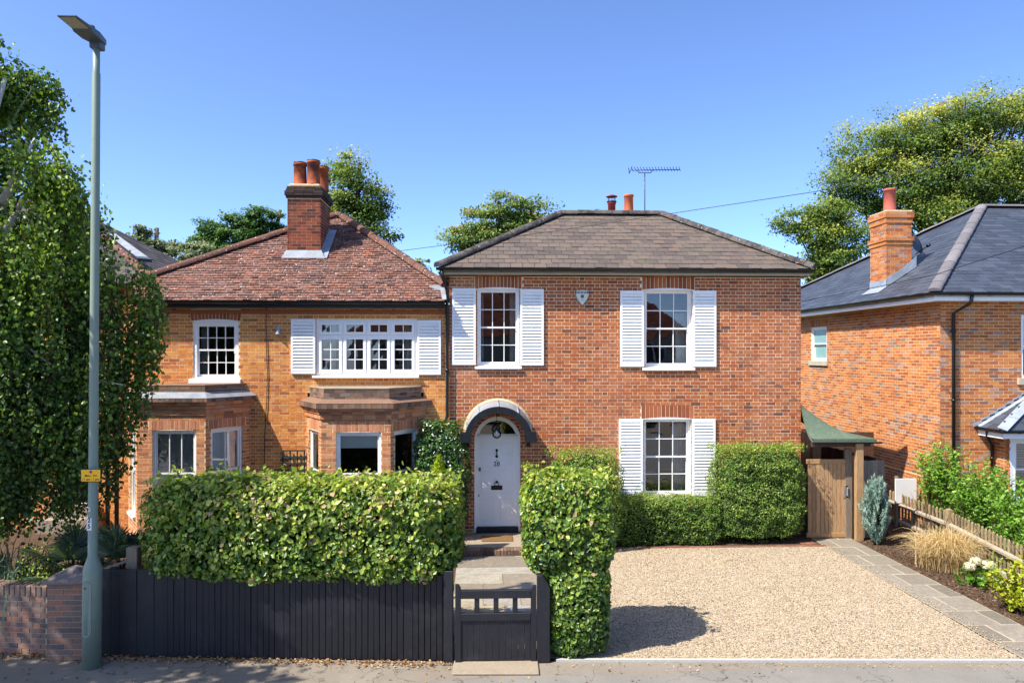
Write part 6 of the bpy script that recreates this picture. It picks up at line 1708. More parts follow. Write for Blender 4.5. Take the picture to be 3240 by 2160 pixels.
m_ = MB(); m_.box(g1.x - .03, SGY - .018, gzb, g1.x + .0, SGY + .02, gz1, .6); bevel(m_.build('stile', M['wood_gate'], sg), .005)
kx = at(1942, 1128, SGY).x; kz = at(1942, 1128, SGY).z
mb = MB(); mb.box(kx - .05, SGY - .03, kz - .13, kx + .045, SGY - .009, kz + .13); kb = mb.build('lock_block', M['wood_grey'], sg)
mb = MB(); mb.box(kx - .0, SGY - .06, kz - .1, kx + .05, SGY - .031, kz + .1); lk = bevel(mb.build('keypad_lock', M['lead_pale'], sg), .015)
mb = MB()
for i in range(5): mb.lathe((kx + .025, SGY - .06, kz - .06 + i * .03), [(.008, 0), (.007, .005)], 8, (0, -1, 0))
mb.build('keypad_buttons', M['cast_iron'], lk)
def post(name, u0, u1, vb, vt, y, label, mat, dpt=.1, slope=0, parent=None):
    a = at(u0, vb, y); b = at(u1, vt, y)
    m_ = MB(); m_.prism([(a.x, y, 0), (b.x, y, 0), (b.x, y, b.z - slope), (a.x, y, b.z)], (0, dpt, 0), R.random()); o = bevel(m_.build(name, mat, parent), .006)
    if label: tag(o, label, 'post')
    return o
post('gate_post', 1942.5, 1958, 1242, 1030, SGY - .03, 'greyed square post that the brown side gate shuts against', M['wood_grey'])
cn = thing('canopy', 'curved green felted lean-to canopy over the wooden side gate', 'canopy', (7.7, 15.7, 2.1))
post('post', 1967, 1984, 1246, 1018, SGY - .27, None, M['wood_gate'], .1, 0, cn)
post('post', 1866, 1886, 1240, 1022, SGY + 1.3, None, M['wood_gate'], .1, 0, cn)
X0, X1, Y0, Y1, ZC = HX1 + .005, 8.42, 15.35, 17.3, 2.14
def cz(x, y):
    t = min(max((X1 - x) / (X1 - X0), 0), max((y - Y0), 0) / .62)
    return ZC + .72 * max(t, 0) ** 1.9
mb = MB(); nx, ny = 22, 22
vs = [(X0 + (X1 - X0) * i / nx, Y0 + (Y1 - Y0) * j / ny, cz(X0 + (X1 - X0) * i / nx, Y0 + (Y1 - Y0) * j / ny) + .07) for j in range(ny + 1) for i in range(nx + 1)]
vu = [(a, b, c - .07) for a, b, c in vs]
fs = [(j * (nx + 1) + i, j * (nx + 1) + i + 1, (j + 1) * (nx + 1) + i + 1, (j + 1) * (nx + 1) + i) for j in range(ny) for i in range(nx)]
mb.add(vs, fs, .5, True); mb.add(vu, [f[::-1] for f in fs], .5, True)
o_ = (nx + 1) * (ny + 1)
for i in range(nx): mb.f.append([i, o_ + i, o_ + i + 1, i + 1][::-1]); mb.t.append(.5); mb.sm.append(False)
for j in range(ny):
    a = j * (nx + 1) + nx; b = a + nx + 1
    mb.f.append([a, o_ + a, o_ + b, b][::-1]); mb.t.append(.5); mb.sm.append(False)
mb.build('felt_roof', M['felt_green'], cn)
mb = MB(); mb.box(X0, Y0 + .06, ZC - .1, X1 - .1, Y0 + .11, ZC - .005); mb.build('beam', M['wood_dark'], cn)
gutter((X0 - .0, Y0 - .03, ZC + .015), (X1 + .1, Y0 - .03, ZC + .01), .035, cn, 3)
# fencing behind and beside the gate
def panel(name, label, p, q, z0, z1, mat, n, zq=None, par=None, th=.02):
    p, q = Vector(p), Vector(q); zq = z1 if zq is None else zq; d = (q - p) / n; nv = Vector((-d.y, d.x, 0)).normalized()
    t = thing(name, label, 'fence', ((p.x + q.x) / 2, (p.y + q.y) / 2, 0))
    for i in range(n):
        a = p + d * i; b = p + d * (i + 1.06); zt = z1 + (zq - z1) * i / n; k = .008 * (i % 2)
        m_ = MB(); m_.prism([a + nv * k + Vector((0, 0, z0)), b + nv * k + Vector((0, 0, z0)), b + nv * (k + th) + Vector((0, 0, z0)), a + nv * (k + th) + Vector((0, 0, z0))], (0, 0, zt - z0 + R.uniform(-.008, .008)), R.random()); m_.build('board', mat, t)
    return t
panel('timber_fence', 'dark close-boarded fence seen in shade above the side gate', (8.2, 19.6, 0), (7.05, 19.6, 0), 0, 2.0, M['wood_dark'], 12)
panel('timber_fence', 'grey boarded fence running back beside the alley from the side gate', (8.62, 15.75, 0), (8.35, 19.6, 0), 0, 1.75, M['wood_dark'], 36)
panel('timber_fence', 'brown boards between the gate post and the canopy post', at(1958, 1240, SGY + .02), at(1967, 1240, SGY + .02), 0, 1.86, M['wood_gate'], 2)
pf_ = panel('timber_fence', 'weathered grey boards behind the blue juniper', (8.1, 15.6, 0), (8.75, 15.66, 0), 0, 1.70, M['wood_grey'], 5)
panel('timber_fence', 'tall brown fence panel against the newer house wall behind the canopy', (7.9, 18.2, 0), (9.9, 18.2, 0), 0, 2.05, M['wood_gate'], 16)
a = at(2015, 1200, 15.6)
post('fence_post', 2011, 2029, 1240, 1086, 15.58, 'grey post with a notch and sloped top behind the blue juniper', M['wood_grey'], .1, .05)

# picket fence
pk = thing('picket_fence', 'low wooden picket fence between flower bed and green shrubs', 'fence', (9.5, 14, 0))
line = [Vector((9.70, 17.2, 0)), Vector((9.62, 14.72, 0)), Vector((9.05, 11.6, 0)), Vector((8.72, 9.75, 0))]
for s_ in range(3):
    a, b = line[s_], line[s_ + 1]; d = (b - a).normalized(); nv = Vector((d.y, -d.x, 0)); nv = nv if nv.x < 0 else -nv; Ls = (b - a).length
    for z in (.10, .48):
        m_ = MB(); c0_, c1_ = a + nv * .025 + d * .05, b + nv * .025 - d * .05
        m_.prism([c0_ + Vector((0, 0, z)) + nv * -.02, c0_ + Vector((0, 0, z)) + nv * .035, c0_ + Vector((0, 0, z + .045)) + nv * .035, c0_ + Vector((0, 0, z + .075)) + nv * -.02], c1_ - c0_, R.random()); m_.build('rail', M['wood_rail'], pk)
    k = int(Ls / .135)
    for i in range(k):
        p = a + d * ((i + .6) * .135) - nv * .012; h = .78 + R.uniform(-.012, .012)
        m_ = MB(); m_.prism([p + d * -.032 + Vector((0, 0, .02)), p + d * .032 + Vector((0, 0, .02)), p + d * .032 + Vector((0, 0, h - .03)), p + Vector((0, 0, h)), p + d * -.032 + Vector((0, 0, h - .03))], nv * -.02, R.random()); m_.build('picket', M['wood_picket'], pk)
    if s_ < 2 or True:
        p = b + nv * .02; h = .82; m_ = MB()
        m_.prism([p + d * -.05 + nv * -.05, p + d * .05 + nv * -.05, p + d * .05 + nv * .05, p + d * -.05 + nv * .05], (0, 0, h), R.random())
        tpz = [p + d * i * .05 + nv * j * .05 + Vector((0, 0, h)) for i, j in ((-1, -1), (1, -1), (1, 1), (-1, 1))]; m_.add(tpz + [p + Vector((0, 0, h + .03))], [(0, 1, 4), (1, 2, 4), (2, 3, 4), (3, 0, 4)], .6); m_.build('post', M['wood_picket'], pk)

# white board on a post among the shrubs
b0_ = rect(2057, 1155, 2086, 1099, 16.6)
sb = thing('notice_board', 'plain white board on a grey stake among green shrubs by the fence', 'board', ((b0_[0] + b0_[2]) / 2, 16.6, 0))
mb = MB(); mb.box(b0_[0], 16.6, min(b0_[1], b0_[3]), b0_[2] + .2, 16.63, max(b0_[1], b0_[3])); bevel(mb.build('panel', M['white_plastic'], sb), .004)
mb = MB(); mb.box(b0_[0] + .03, 16.64, 0, b0_[0] + .09, 16.7, max(b0_[1], b0_[3]) + .05); mb.build('stake', M['wood_grey'], sb)

# overhead wires
def wire(name, label, pts, r=.007):
    P = [atd(*p) for p in pts]; fine = []
    for i in range(len(P) - 1):
        for k in range(6): fine.append(P[i].lerp(P[i + 1], k / 6))
    fine.append(P[-1]); mb = MB(); mb.tube(fine, r, 5); tag(mb.build(name, M['cast_iron'], None), label, 'wire')
wire('overhead_wire', 'thin dark wire rising from the tiled roof across the slates to the right', [(905, 578, 18.4), (1030, 562, 17.6), (1250, 534, 16.2), (1545, 490, 14.8), (1875, 440, 13.4), (2352, 332, 11.8), (2700, 240, 10.8)])
wire('overhead_wire', 'thin dark wire crossing the blue grey slates of the newer house', [(1780, 706, 17.4), (1842, 692, 16.8), (2000, 662, 15.9), (2144, 632, 14.8), (2352, 566, 13.4), (2700, 440, 11.5)])

# ================================================================== PLANTS
frot = atan2(fdir.y, fdir.x)
bh = thing('beech_hedge', 'long clipped beech hedge rising above the black fence', 'hedge', (-2.55, 10.2, 0))
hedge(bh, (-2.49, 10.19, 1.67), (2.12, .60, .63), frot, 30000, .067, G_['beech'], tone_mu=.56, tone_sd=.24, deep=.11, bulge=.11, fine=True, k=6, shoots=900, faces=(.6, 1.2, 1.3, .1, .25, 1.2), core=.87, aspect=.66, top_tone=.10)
mb = MB()
for i in range(16):
    x = -4.6 + i * .27; mb.tube([(x, 10.1, 0), (x + random.uniform(-.1, .1), 10.05, 1.3)], .02, 5)
mb.build('stems', M['twig'], bh)
bp = thing('beech_pillar', 'tall narrow clipped beech block between garden gate and gravel drive', 'hedge', (1.15, 9.9, 0))
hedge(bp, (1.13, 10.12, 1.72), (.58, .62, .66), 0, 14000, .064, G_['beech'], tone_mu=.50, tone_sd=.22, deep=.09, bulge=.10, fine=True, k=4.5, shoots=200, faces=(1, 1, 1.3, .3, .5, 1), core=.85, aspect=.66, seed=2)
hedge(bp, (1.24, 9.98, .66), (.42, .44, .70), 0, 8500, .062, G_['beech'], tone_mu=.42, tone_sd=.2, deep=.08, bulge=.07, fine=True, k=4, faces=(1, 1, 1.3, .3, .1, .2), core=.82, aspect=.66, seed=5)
rs = thing('round_shrub', 'rounded small-leaved shrub against the brick wall behind the beech pillar', 'shrub', (2.08, 15.2, 0))
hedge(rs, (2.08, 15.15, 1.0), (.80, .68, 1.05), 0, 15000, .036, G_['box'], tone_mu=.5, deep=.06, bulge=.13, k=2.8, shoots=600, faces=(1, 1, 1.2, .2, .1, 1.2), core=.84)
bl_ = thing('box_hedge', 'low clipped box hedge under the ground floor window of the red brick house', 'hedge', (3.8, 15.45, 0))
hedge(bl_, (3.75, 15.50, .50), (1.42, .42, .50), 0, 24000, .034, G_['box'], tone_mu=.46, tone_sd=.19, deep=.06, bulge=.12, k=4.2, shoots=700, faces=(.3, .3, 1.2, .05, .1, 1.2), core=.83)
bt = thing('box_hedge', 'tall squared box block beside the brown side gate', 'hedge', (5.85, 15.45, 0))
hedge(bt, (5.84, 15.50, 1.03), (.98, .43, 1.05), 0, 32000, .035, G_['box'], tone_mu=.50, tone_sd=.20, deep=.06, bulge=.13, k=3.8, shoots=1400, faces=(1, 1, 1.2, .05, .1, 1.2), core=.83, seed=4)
j0, j1 = at(950, 1100, 15.35), at(1077, 1100, 15.35); jt = at(1010, 968, 15.35).z
ja = thing('climbing_jasmine', 'glossy dark green climber with small white flowers at the hood of the front door', 'climber', ((j0.x + j1.x) / 2, 15.5, 0))
jc, jh = ((j0.x + j1.x) / 2 - .02, 15.52, jt * .5 + .1), ((j1.x - j0.x) / 2 + .03, .38, jt * .5 - .08)
hedge(ja, jc, jh, 0, 9000, .062, G_['jasmine'], tone_mu=.45, tone_sd=.22, deep=.07, bulge=.12, k=2.7, shoots=120, faces=(1, 1, 1.3, .1, .1, 1.2), core=.80, aspect=.5, seed=7)
P_, N_ = shell(60, np.array(jh) * 1.02, 2.7, (1, 1, 2, 0, 0, 1)); leaf_mesh('flowers', P_ + np.array(jc), N_ + RNG.normal(size=P_.shape) * .3, .045, RNG.uniform(0, 1, 60), G_['white_flower'], ja, aspect=.9)

def strands(starts, ends, bend, per, leaf, jit=.01):
    """leaves set along bent shoots; returns points and directions"""
    Pts, Dir = [], []
    for s, e, b in zip(starts, ends, bend):
        t = np.linspace(.08, 1, per)[:, None]
        c = (1 - t) ** 2 * s + 2 * t * (1 - t) * b + t ** 2 * e
        d = 2 * (1 - t) * (b - s) + 2 * t * (e - b)
        Pts.append(c + RNG.normal(size=c.shape) * jit); Dir.append(d)
    return np.concatenate(Pts), np.concatenate(Dir)

# golden conifer
gcn = at(1003, 1120, 14.3); gtop = at(1004, 1046, 14.3).z
gco = thing('golden_conifer', 'bright yellow green pointed dwarf conifer behind the long beech hedge', 'conifer', (gcn.x, 14.3, 0))
n = 5200; t = RNG.uniform(0, 1, n) ** .7; ph = RNG.uniform(0, 2 * pi, n); hh = gtop * (1 - t * .62); rr = .40 * (t ** .8) * RNG.uniform(.75, 1.05, n)
P_ = np.stack([gcn.x + .04 + rr * np.cos(ph), 14.3 + rr * np.sin(ph), hh + RNG.normal(size=n) * .02], 1)
T_ = np.stack([np.cos(ph) * .35, np.sin(ph) * .35, np.ones(n)], 1) + RNG.normal(size=(n, 3)) * .2
leaf_mesh('foliage', P_, RNG.normal(size=(n, 3)), .12 * RNG.uniform(.5, 1.2, n), RNG.uniform(.1, .9, n), G_['conifer_gold'], gco, aspect=.14, T=T_)
MB().lathe((gcn.x + .04, 14.3, 0), [(.3, .1), (.3, 1.0), (.12, gtop * .75), (0.01, gtop * .93)], 12).build('shade_core', M['core_green'], gco)  # added dark cone, gives the conifer a shaded inside

# blue juniper
jb = Vector((8.25, 15.05, 0)); jtop = at(2008, 1090, 14.95).z
ju = thing('blue_juniper', 'upright blue grey feathery juniper at the corner of the timber fence', 'conifer', jb)
npl = 170; per_ = 70
tb = RNG.uniform(0, .72, npl); ph = RNG.uniform(0, 2 * pi, npl); prof = np.interp(tb, [0, .12, .35, .6, .75], [.10, .20, .22, .15, .05])
sb_ = np.stack([jb.x + prof * .55 * np.cos(ph), jb.y + prof * .55 * np.sin(ph), .05 + tb * jtop], 1)
ln = RNG.uniform(.22, .42, npl) * jtop * .62; sprd_ = prof * RNG.uniform(.45, .95, npl)
eb_ = sb_ + np.stack([sprd_ * np.cos(ph) - .03, sprd_ * np.sin(ph), ln], 1); eb_[:, 2] = np.minimum(eb_[:, 2], jtop * RNG.uniform(.93, 1.04, npl))
bb_ = sb_ + np.stack([sprd_ * .8 * np.cos(ph), sprd_ * .8 * np.sin(ph), ln * .45], 1)
P_, D_ = strands(sb_, eb_, bb_, per_, .05, jit=.012); n = len(P_)
pt = np.repeat(RNG.normal(.5, .16, npl), per_) + np.tile(np.linspace(-.15, .25, per_), npl)
T_ = D_ / np.linalg.norm(D_, axis=1, keepdims=True) + RNG.normal(size=(n, 3)) * .32
leaf_mesh('foliage', P_, RNG.normal(size=(n, 3)), .085 * RNG.uniform(.5, 1.3, n), pt + RNG.normal(size=n) * .12, G_['juniper'], ju, aspect=.14, T=T_)
MB().lathe(jb, [(.06, .02), (.10, .2), (.12, jtop * .4), (.07, jtop * .65), (.01, jtop * .8)], 10).build('shade_core', M['core_green'], ju)  # added dark spindle, shade between the plumes

def grass_clump(parent, c, n, rad, h, mat, w, lean=(0, 0), name='blades', droop=.9, tone=(.5, .25), base_r=.12):
    vs = []; fs = []; tn = []
    seg = 5
    V = np.zeros((n, (seg + 1) * 2, 3))
    ph = RNG.uniform(0, 2 * pi, n); R0 = rad * RNG.uniform(.25, 1.05, n); H0 = h * RNG.uniform(.55, 1.1, n)
    b0 = np.stack([c[0] + base_r * RNG.normal(size=n), c[1] + base_r * RNG.normal(size=n), np.full(n, c[2])], 1)
    d = np.stack([np.cos(ph) + lean[0], np.sin(ph) + lean[1], ph * 0], 1); sd = np.stack([-np.sin(ph), np.cos(ph), ph * 0], 1)
    tw = RNG.normal(size=(n, 3)) * .35
    for i in range(seg + 1):
        t = i / seg
        p = b0 + d * (R0 * (t ** 1.4))[:, None]; p[:, 2] += H0 * (np.sin(t * (1.2 + droop * .9)) / 1.0) * (1 - .25 * t * droop)
        ww = w * (1 - .85 * t)
        s2 = sd + tw; V[:, 2 * i] = p - s2 * ww; V[:, 2 * i + 1] = p + s2 * ww
    k = (seg + 1) * 2; base_ = (np.arange(n) * k)[:, None]
    F_ = np.concatenate([base_ + np.array([[2 * i, 2 * i + 1, 2 * i + 3, 2 * i + 2]]) for i in range(seg)], 1).reshape(-1, 4)
    V[..., 2] = np.maximum(V[..., 2], c[2] + .003)
    me = bpy.data.meshes.new(name); me.vertices.add(n * k); me.vertices.foreach_set('co', V.astype(np.float32).ravel())
    nf = len(F_); me.loops.add(nf * 4); me.loops.foreach_set('vertex_index', F_.astype(np.int32).ravel()); me.polygons.add(nf)
    me.polygons.foreach_set('loop_start', (np.arange(nf) * 4).astype(np.int32)); me.polygons.foreach_set('loop_total', np.full(nf, 4, np.int32))
    a = me.attributes.new('tone', 'FLOAT', 'FACE'); a.data.foreach_set('value', np.repeat(np.clip(RNG.normal(tone[0], tone[1], n), 0, 1), seg).astype(np.float32))
    me.materials.append(mat); me.update(); me.validate()
    return link(name, me, parent)
dg = thing('ornamental_grass', 'large clump of straw coloured dry grass spilling over the paving', 'grass clump', (8.62, 13.35, 0))
grass_clump(dg, (8.62, 13.35, .02), 1500, .72, .72, G_['straw'], .0055, (-.12, -.1), base_r=.16, tone=(.5, .22))
grass_clump(dg, (8.7, 13.3, .02), 500, .5, .85, G_['straw'], .004, (.2, 0), base_r=.12, droop=.55, tone=(.6, .2))

def leafy(parent, base, n_shoot, h, spread, per, leaf, mat, lean=(0, 0), aspect=.5, tone=(.5, .2), base_r=.1, fine=True, bushy=.3, curve=.15, tw_mat=None, hmin=.45, keep=None):
    base = np.array(base, float)
    st = base + np.stack([RNG.normal(size=n_shoot) * base_r, RNG.normal(size=n_shoot) * base_r, np.zeros(n_shoot)], 1)
    ph = RNG.uniform(0, 2 * pi, n_shoot); r = spread * np.sqrt(RNG.uniform(0, 1, n_shoot)); hh = h * RNG.uniform(hmin, 1.0, n_shoot)
    en = st + np.stack([r * np.cos(ph) + lean[0] * hh, r * np.sin(ph) + lean[1] * hh, hh * (1 - .25 * (r / max(spread, 1e-3)) ** 2)], 1)
    bd = st * .45 + en * .55 + np.stack([-np.cos(ph) * curve * r * -1, -np.sin(ph) * curve * r * -1, hh * .16], 1)
    P_, D_ = strands(st, en, bd, per, leaf, jit=leaf * bushy)
    n = len(P_); side = RNG.normal(size=(n, 3)); side -= D_ * (np.sum(side * D_, 1) / np.maximum(np.sum(D_ * D_, 1), 1e-6))[:, None]
    T_ = D_ / np.linalg.norm(D_, axis=1, keepdims=True) * .7 + side / np.linalg.norm(side, axis=1, keepdims=True) * .9
    P_ = P_ + T_ * leaf * .4
    Nn = RNG.normal(size=(n, 3)) * .6 + np.array([-.1, -.2, .8])
    if keep is not None:
        kk = keep(P_); P_, Nn, T_ = P_[kk], Nn[kk], T_[kk]
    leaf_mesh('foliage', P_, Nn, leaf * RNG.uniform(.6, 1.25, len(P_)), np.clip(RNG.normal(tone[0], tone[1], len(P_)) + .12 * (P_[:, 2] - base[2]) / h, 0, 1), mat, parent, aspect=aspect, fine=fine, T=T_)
    mb = MB()
    for i in range(n_shoot):
        mb.tube([st[i], bd[i] * .5 + (st[i] + en[i]) * .25, en[i]], [.004 + .002 * h, .003 + .0015 * h, .0012], 4, caps=False)
    mb.build('stems', tw_mat or M['twig'], parent)
hy = thing('hydrangea', 'small hydrangea with three cream flower heads in the bark bed', 'plant', (8.55, 12.35, 0))
leafy(hy, (8.55, 12.35, .02), 16, .34, .20, 9, .10, G_['laurel'], aspect=.65, tone=(.2, .15))
for (dx, dy, dz_, r) in ((-.17, -.06, .37, .09), (.0, .03, .43, .085), (.17, -.04, .38, .11)):
    P_, N_ = shell(240, (r, r, r * .75), 2.2, (1, 1, 1, 1, .3, 1)); leaf_mesh('flower_head', P_ + np.array([8.55 + dx, 12.35 + dy, dz_]), N_ + RNG.normal(size=P_.shape) * .25, .034, RNG.uniform(0, 1, 240), G_['hydrangea'], hy, aspect=.95)
sp = thing('sapling', 'thin pale leaved sapling standing next to the hydrangea', 'plant', (8.62, 11.95, 0))
leafy(sp, (8.62, 11.95, .02), 12, .72, .16, 14, .045, G_['laurel'], tone=(.8, .15), base_r=.03)
gs = thing('golden_shrub', 'glossy yellow green leaved shrub at the front end of the bark bed', 'shrub', (8.28, 11.0, 0))
leafy(gs, (8.28, 11.05, .02), 60, .9, .40, 14, .075, G_['gold'], aspect=.68, tone=(.55, .25), base_r=.08)
leafy(gs, (8.45, 10.7, .02), 40, .6, .34, 11, .07, G_['gold'], aspect=.68, tone=(.6, .25), base_r=.08)
def behind_pickets(P):
    fx = np.interp(P[:, 1], [9.75, 11.6, 14.72, 17.2], [8.72, 9.05, 9.62, 9.70])
    stray = RNG.uniform(0, 1, len(P)) < .015
    return (P[:, 0] > fx + .09) | ((P[:, 2] > 1.0) & (P[:, 0] > fx - .55 * (P[:, 2] - .95))) | stray
for (lab, x, y, h, sprd, nsh, ln, mu) in (
    ('tallest leafy green shrub, leaning over the white board', 10.12, 15.45, 2.35, .38, 80, (-.13, 0), .5),
    ('leafy green shrub standing before the long black downpipe of the newer house', 10.12, 14.2, 2.05, .46, 90, (-.13, 0), .45),
    ('leafy green shrub before the short downpipe beside the bay window', 10.0, 13.0, 1.85, .48, 90, (-.12, 0), .45),
    ('leafy green shrub under the bay window, close behind the pickets', 9.72, 11.85, 1.5, .5, 90, (-.14, 0), .5),
    ('leafy green shrub nearest the street behind the picket fence', 9.5, 10.7, 1.1, .48, 80, (-.1, 0), .5)):
    sh = thing('leafy_shrub', lab, 'shrub', (x, y, 0))
    leafy(sh, (x, y, .0), int(nsh * 1.7), h, sprd, 46, .085, G_['laurel'], ln, aspect=.46, tone=(mu, .2), base_r=.15, hmin=.4, bushy=.5, keep=behind_pickets)
    leafy(sh, (x - .05, y, .0), 120, h * .66, sprd * 1.2, 28, .08, G_['laurel'], (0, 0), aspect=.46, tone=(mu - .12, .2), base_r=.3, hmin=.3, bushy=.6, keep=behind_pickets)
rp_ = thing('red_leaved_plant', 'small reddish leaved plant at the foot of the hedge beside the stone step', 'plant', (-.52, 14.3, 0))
leafy(rp_, (-.52, 14.25, .02), 16, .38, .14, 10, .05, G_['red_leaf'], tone=(.6, .25))

# palms, shrub and strap leaves in the left corner
def fan_palm(name, label, c, fronds):
    t = thing(name, label, 'palm', (c[0], c[1], 0))
    tr = MB(); tr.tube([(c[0], c[1], 0), (c[0], c[1], c[2] * .5), tuple(c)], [.09, .08, .07], 8); tr.build('trunk', M['bark'], t)
    for (az, el, ln, fr_) in fronds:
        d = Vector((cos(az) * cos(el), sin(az) * cos(el), sin(el))); hub = Vector(c) + d * ln
        sidev = d.cross(Vector((0, 0, 1))); sidev = sidev.normalized() if sidev.length > .1 else Vector((1, 0, 0)); nv = sidev.cross(d).normalized()
        mb = MB(); mb.tube([c, hub], [.010, .006], 5, .3)
        nb = 26
        for i in range(nb):
            a = radians(-115 + 230 * i / (nb - 1)); L2_ = fr_ * (.78 + .22 * cos(a)) * random.uniform(.93, 1.05)
            dd = (d * cos(a) + sidev * sin(a)).normalized(); w = dd.cross(nv).normalized() * .016
            mid = hub + dd * L2_ * .55 + nv * .02; tip = hub + dd * L2_ - Vector((0, 0, .05 * random.uniform(0, 1.6))) 
            tn = random.uniform(.25, .8)
            mb.add([hub - w * .3, hub + w * .3, mid + w + nv * .010, mid - w + nv * .010, tip, mid - nv * .004], [(0, 5, 3), (0, 1, 5), (1, 2, 5), (5, 2, 4), (3, 5, 4)], tn)
        mb.build('frond', G_['palm'], t)
rr_ = random.Random(3)
cpos = at(284, 1270, 10.75)
fan_palm('fan_palm', 'fan palm with stiff grey green fronds behind the weathered timber post', (cpos.x, 10.7, .92), [(rr_.uniform(0, 2 * pi), rr_.uniform(.1, 1.3), rr_.uniform(.3, .5), rr_.uniform(.34, .42)) for _ in range(13)] + [(-1.4, 1.1, .42, .46), (-1.6, .9, .38, .46), (-.6, 1.0, .42, .42)])
cpos = at(165, 1262, 10.9)
fan_palm('fan_palm', 'darker fan palm rising behind the gate pier and lamp column', (cpos.x, 10.9, .8), [(rr_.uniform(0, 2 * pi), rr_.uniform(-.1, 1.2), rr_.uniform(.3, .5), rr_.uniform(.4, .52)) for _ in range(15)] + [(-2.2, .7, .42, .55), (-1.2, .8, .42, .52)])
c = at(112, 1300, 10.55)
ys_ = thing('golden_shrub', 'loose yellow green shrub behind the low brown garden wall', 'shrub', (c.x, 10.6, 0))
leafy(ys_, (c.x, 10.6, .3), 60, 1.12, .42, 22, .045, G_['birch'], aspect=.6, tone=(.8, .2), base_r=.15, fine=False, bushy=.7)
c = at(30, 1300, 10.7)
sg_ = thing('strap_leaved_plant', 'clump of dark strap leaves behind the garden wall at the left', 'plant', (c.x, 10.7, 0))
grass_clump(sg_, (c.x, 10.75, .3), 260, .6, 1.0, G_['palm'], .012, base_r=.25, droop=.6)
grass_clump(sg_, (c.x - .7, 10.9, .3), 200, .6, 1.1, G_['palm'], .012, base_r=.25, droop=.6)

# ------------------------------------------------------------------ the weeping birch
def birch(label, ax, ay, zs_r, n_str, seed, ysc=.6, top=8.9, lmin=.8, lmax=2.7, leaf=.062, zfloor=1.15):
    t = thing('birch_tree', label, 'tree', (ax - .3, ay, 0))
    R = np.random.default_rng(seed)
    zz = [a for a, _ in zs_r]; rr = [b for _, b in zs_r]
    ncl = 135
    zc = np.where(R.uniform(0, 1, ncl) < .6, R.uniform(zz[0] + 1.4, 6.4, ncl), R.uniform(4.6, top, ncl))
    pc_ = R.uniform(0, 2 * pi, ncl); fc = R.uniform(.25, 1.0, ncl) ** .5; mult = R.uniform(.66, .98, ncl)
    ci = R.integers(0, ncl, n_str)
    z0 = np.clip(zc[ci] + R.normal(size=n_str) * .22, zz[0] + .9, top + .15)
    rbase = np.interp(z0, zz, rr)
    ph = pc_[ci] + R.normal(size=n_str) * .34 / np.maximum(rbase * fc[ci], .5)
    fr_ = np.clip(fc[ci] + R.normal(size=n_str) * .07, .05, 1.05) * mult[ci]
    r = rbase * fr_
    st = np.stack([ax + r * np.cos(ph), ay + r * np.sin(ph) * ysc, z0], 1)
    up = np.clip((z0 - 6.3) / 2.0, 0, 1)
    Ls = R.uniform(lmin, lmax, n_str) * (1 - .62 * up)
    rend = np.interp(np.clip(z0 - Ls, zz[0], None), zz, rr) * np.minimum(fr_ * 1.03, 1.0)
    rend = .5 * rend + .5 * (r + .04)
    en = np.stack([ax + rend * np.cos(ph) + .25 * up, ay + rend * np.sin(ph) * ysc, np.maximum(z0 - Ls * (1 - .75 * up), zfloor + R.uniform(0, .6, n_str))], 1)
    out = np.stack([np.cos(ph), np.sin(ph) * ysc, ph * 0], 1)
    bd = st * .6 + en * .4 + out * .16 + np.array([.06, 0, .16]); bd[:, 2] += up * .12
    per = 46
    tt = np.linspace(.0, 1, per)[None, :, None]
    C = (1 - tt) ** 2 * st[:, None] + 2 * tt * (1 - tt) * bd[:, None] + tt ** 2 * en[:, None]
    P = C.reshape(-1, 3) + R.normal(size=(n_str * per, 3)) * .05
    k = P[:, 2] > zfloor - .3; P = P[k]; n = len(P)
    T = np.array([.25, 0, -.8]) + R.normal(size=(n, 3)) * .6
    Nn = R.normal(size=(n, 3)) * np.array([1, 1, .6]) + np.array([-.3, -.5, .25])
    tone = np.repeat(R.normal(0, .10, ncl)[ci], per)[k] + R.normal(.42, .2, n) + .20 * np.clip((P[:, 2] - 4) / 4, -.5, 1.2)  # tone rises with height: lit top and shaded skirts put into leaf colour
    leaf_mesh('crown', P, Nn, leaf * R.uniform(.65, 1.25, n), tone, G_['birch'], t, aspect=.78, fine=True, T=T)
    mb = MB()
    for i in range(0, n_str, 3):
        mb.tube([C[i, 0], C[i, 15], C[i, 30], C[i, -1]], [.007, .005, .004, .0025], 4, caps=False)
    mb.build('twigs', M['twig'], t)
    tk = MB(); trunk = [Vector((ax - .3, ay, -.1)), Vector((ax - .25, ay, 2)), Vector((ax - .1, ay - .1, 4)), Vector((ax + .5, ay - .2, 5.6)), Vector((ax + 1.2, ay - .2, 7.0)), Vector((ax + 1.5, ay - .1, 8.2))]
    tk.tube(trunk, [.24, .2, .17, .12, .08, .03], 12); tk.build('trunk', M['birch_bark'], t)
    lb = MB()
    for i in R.integers(0, n_str, 70):
        a = trunk[2].lerp(trunk[4], float(R.uniform(0, 1))) if z0[i] > 5.5 else trunk[1].lerp(trunk[3], float(R.uniform(.2, 1)))
        e = Vector(st[i]); m_ = a.lerp(e, .55) + Vector((0, 0, .25)); lb.tube([a, m_, e], [.05, .028, .008], 6)
    for px, r0 in ((((5, 470), (38, 398), (80, 318)), .075), (((40, 480), (80, 425), (130, 350)), .04), (((5, 560), (30, 500), (52, 470)), .07)):
        lb.tube([at(u, v, 10.95 + .15 * j) for j, (u, v) in enumerate(px)], [r0, r0 * .7, r0 * .2], 8)
    lb.build('limbs', M['birch_bark'], t)
    return t
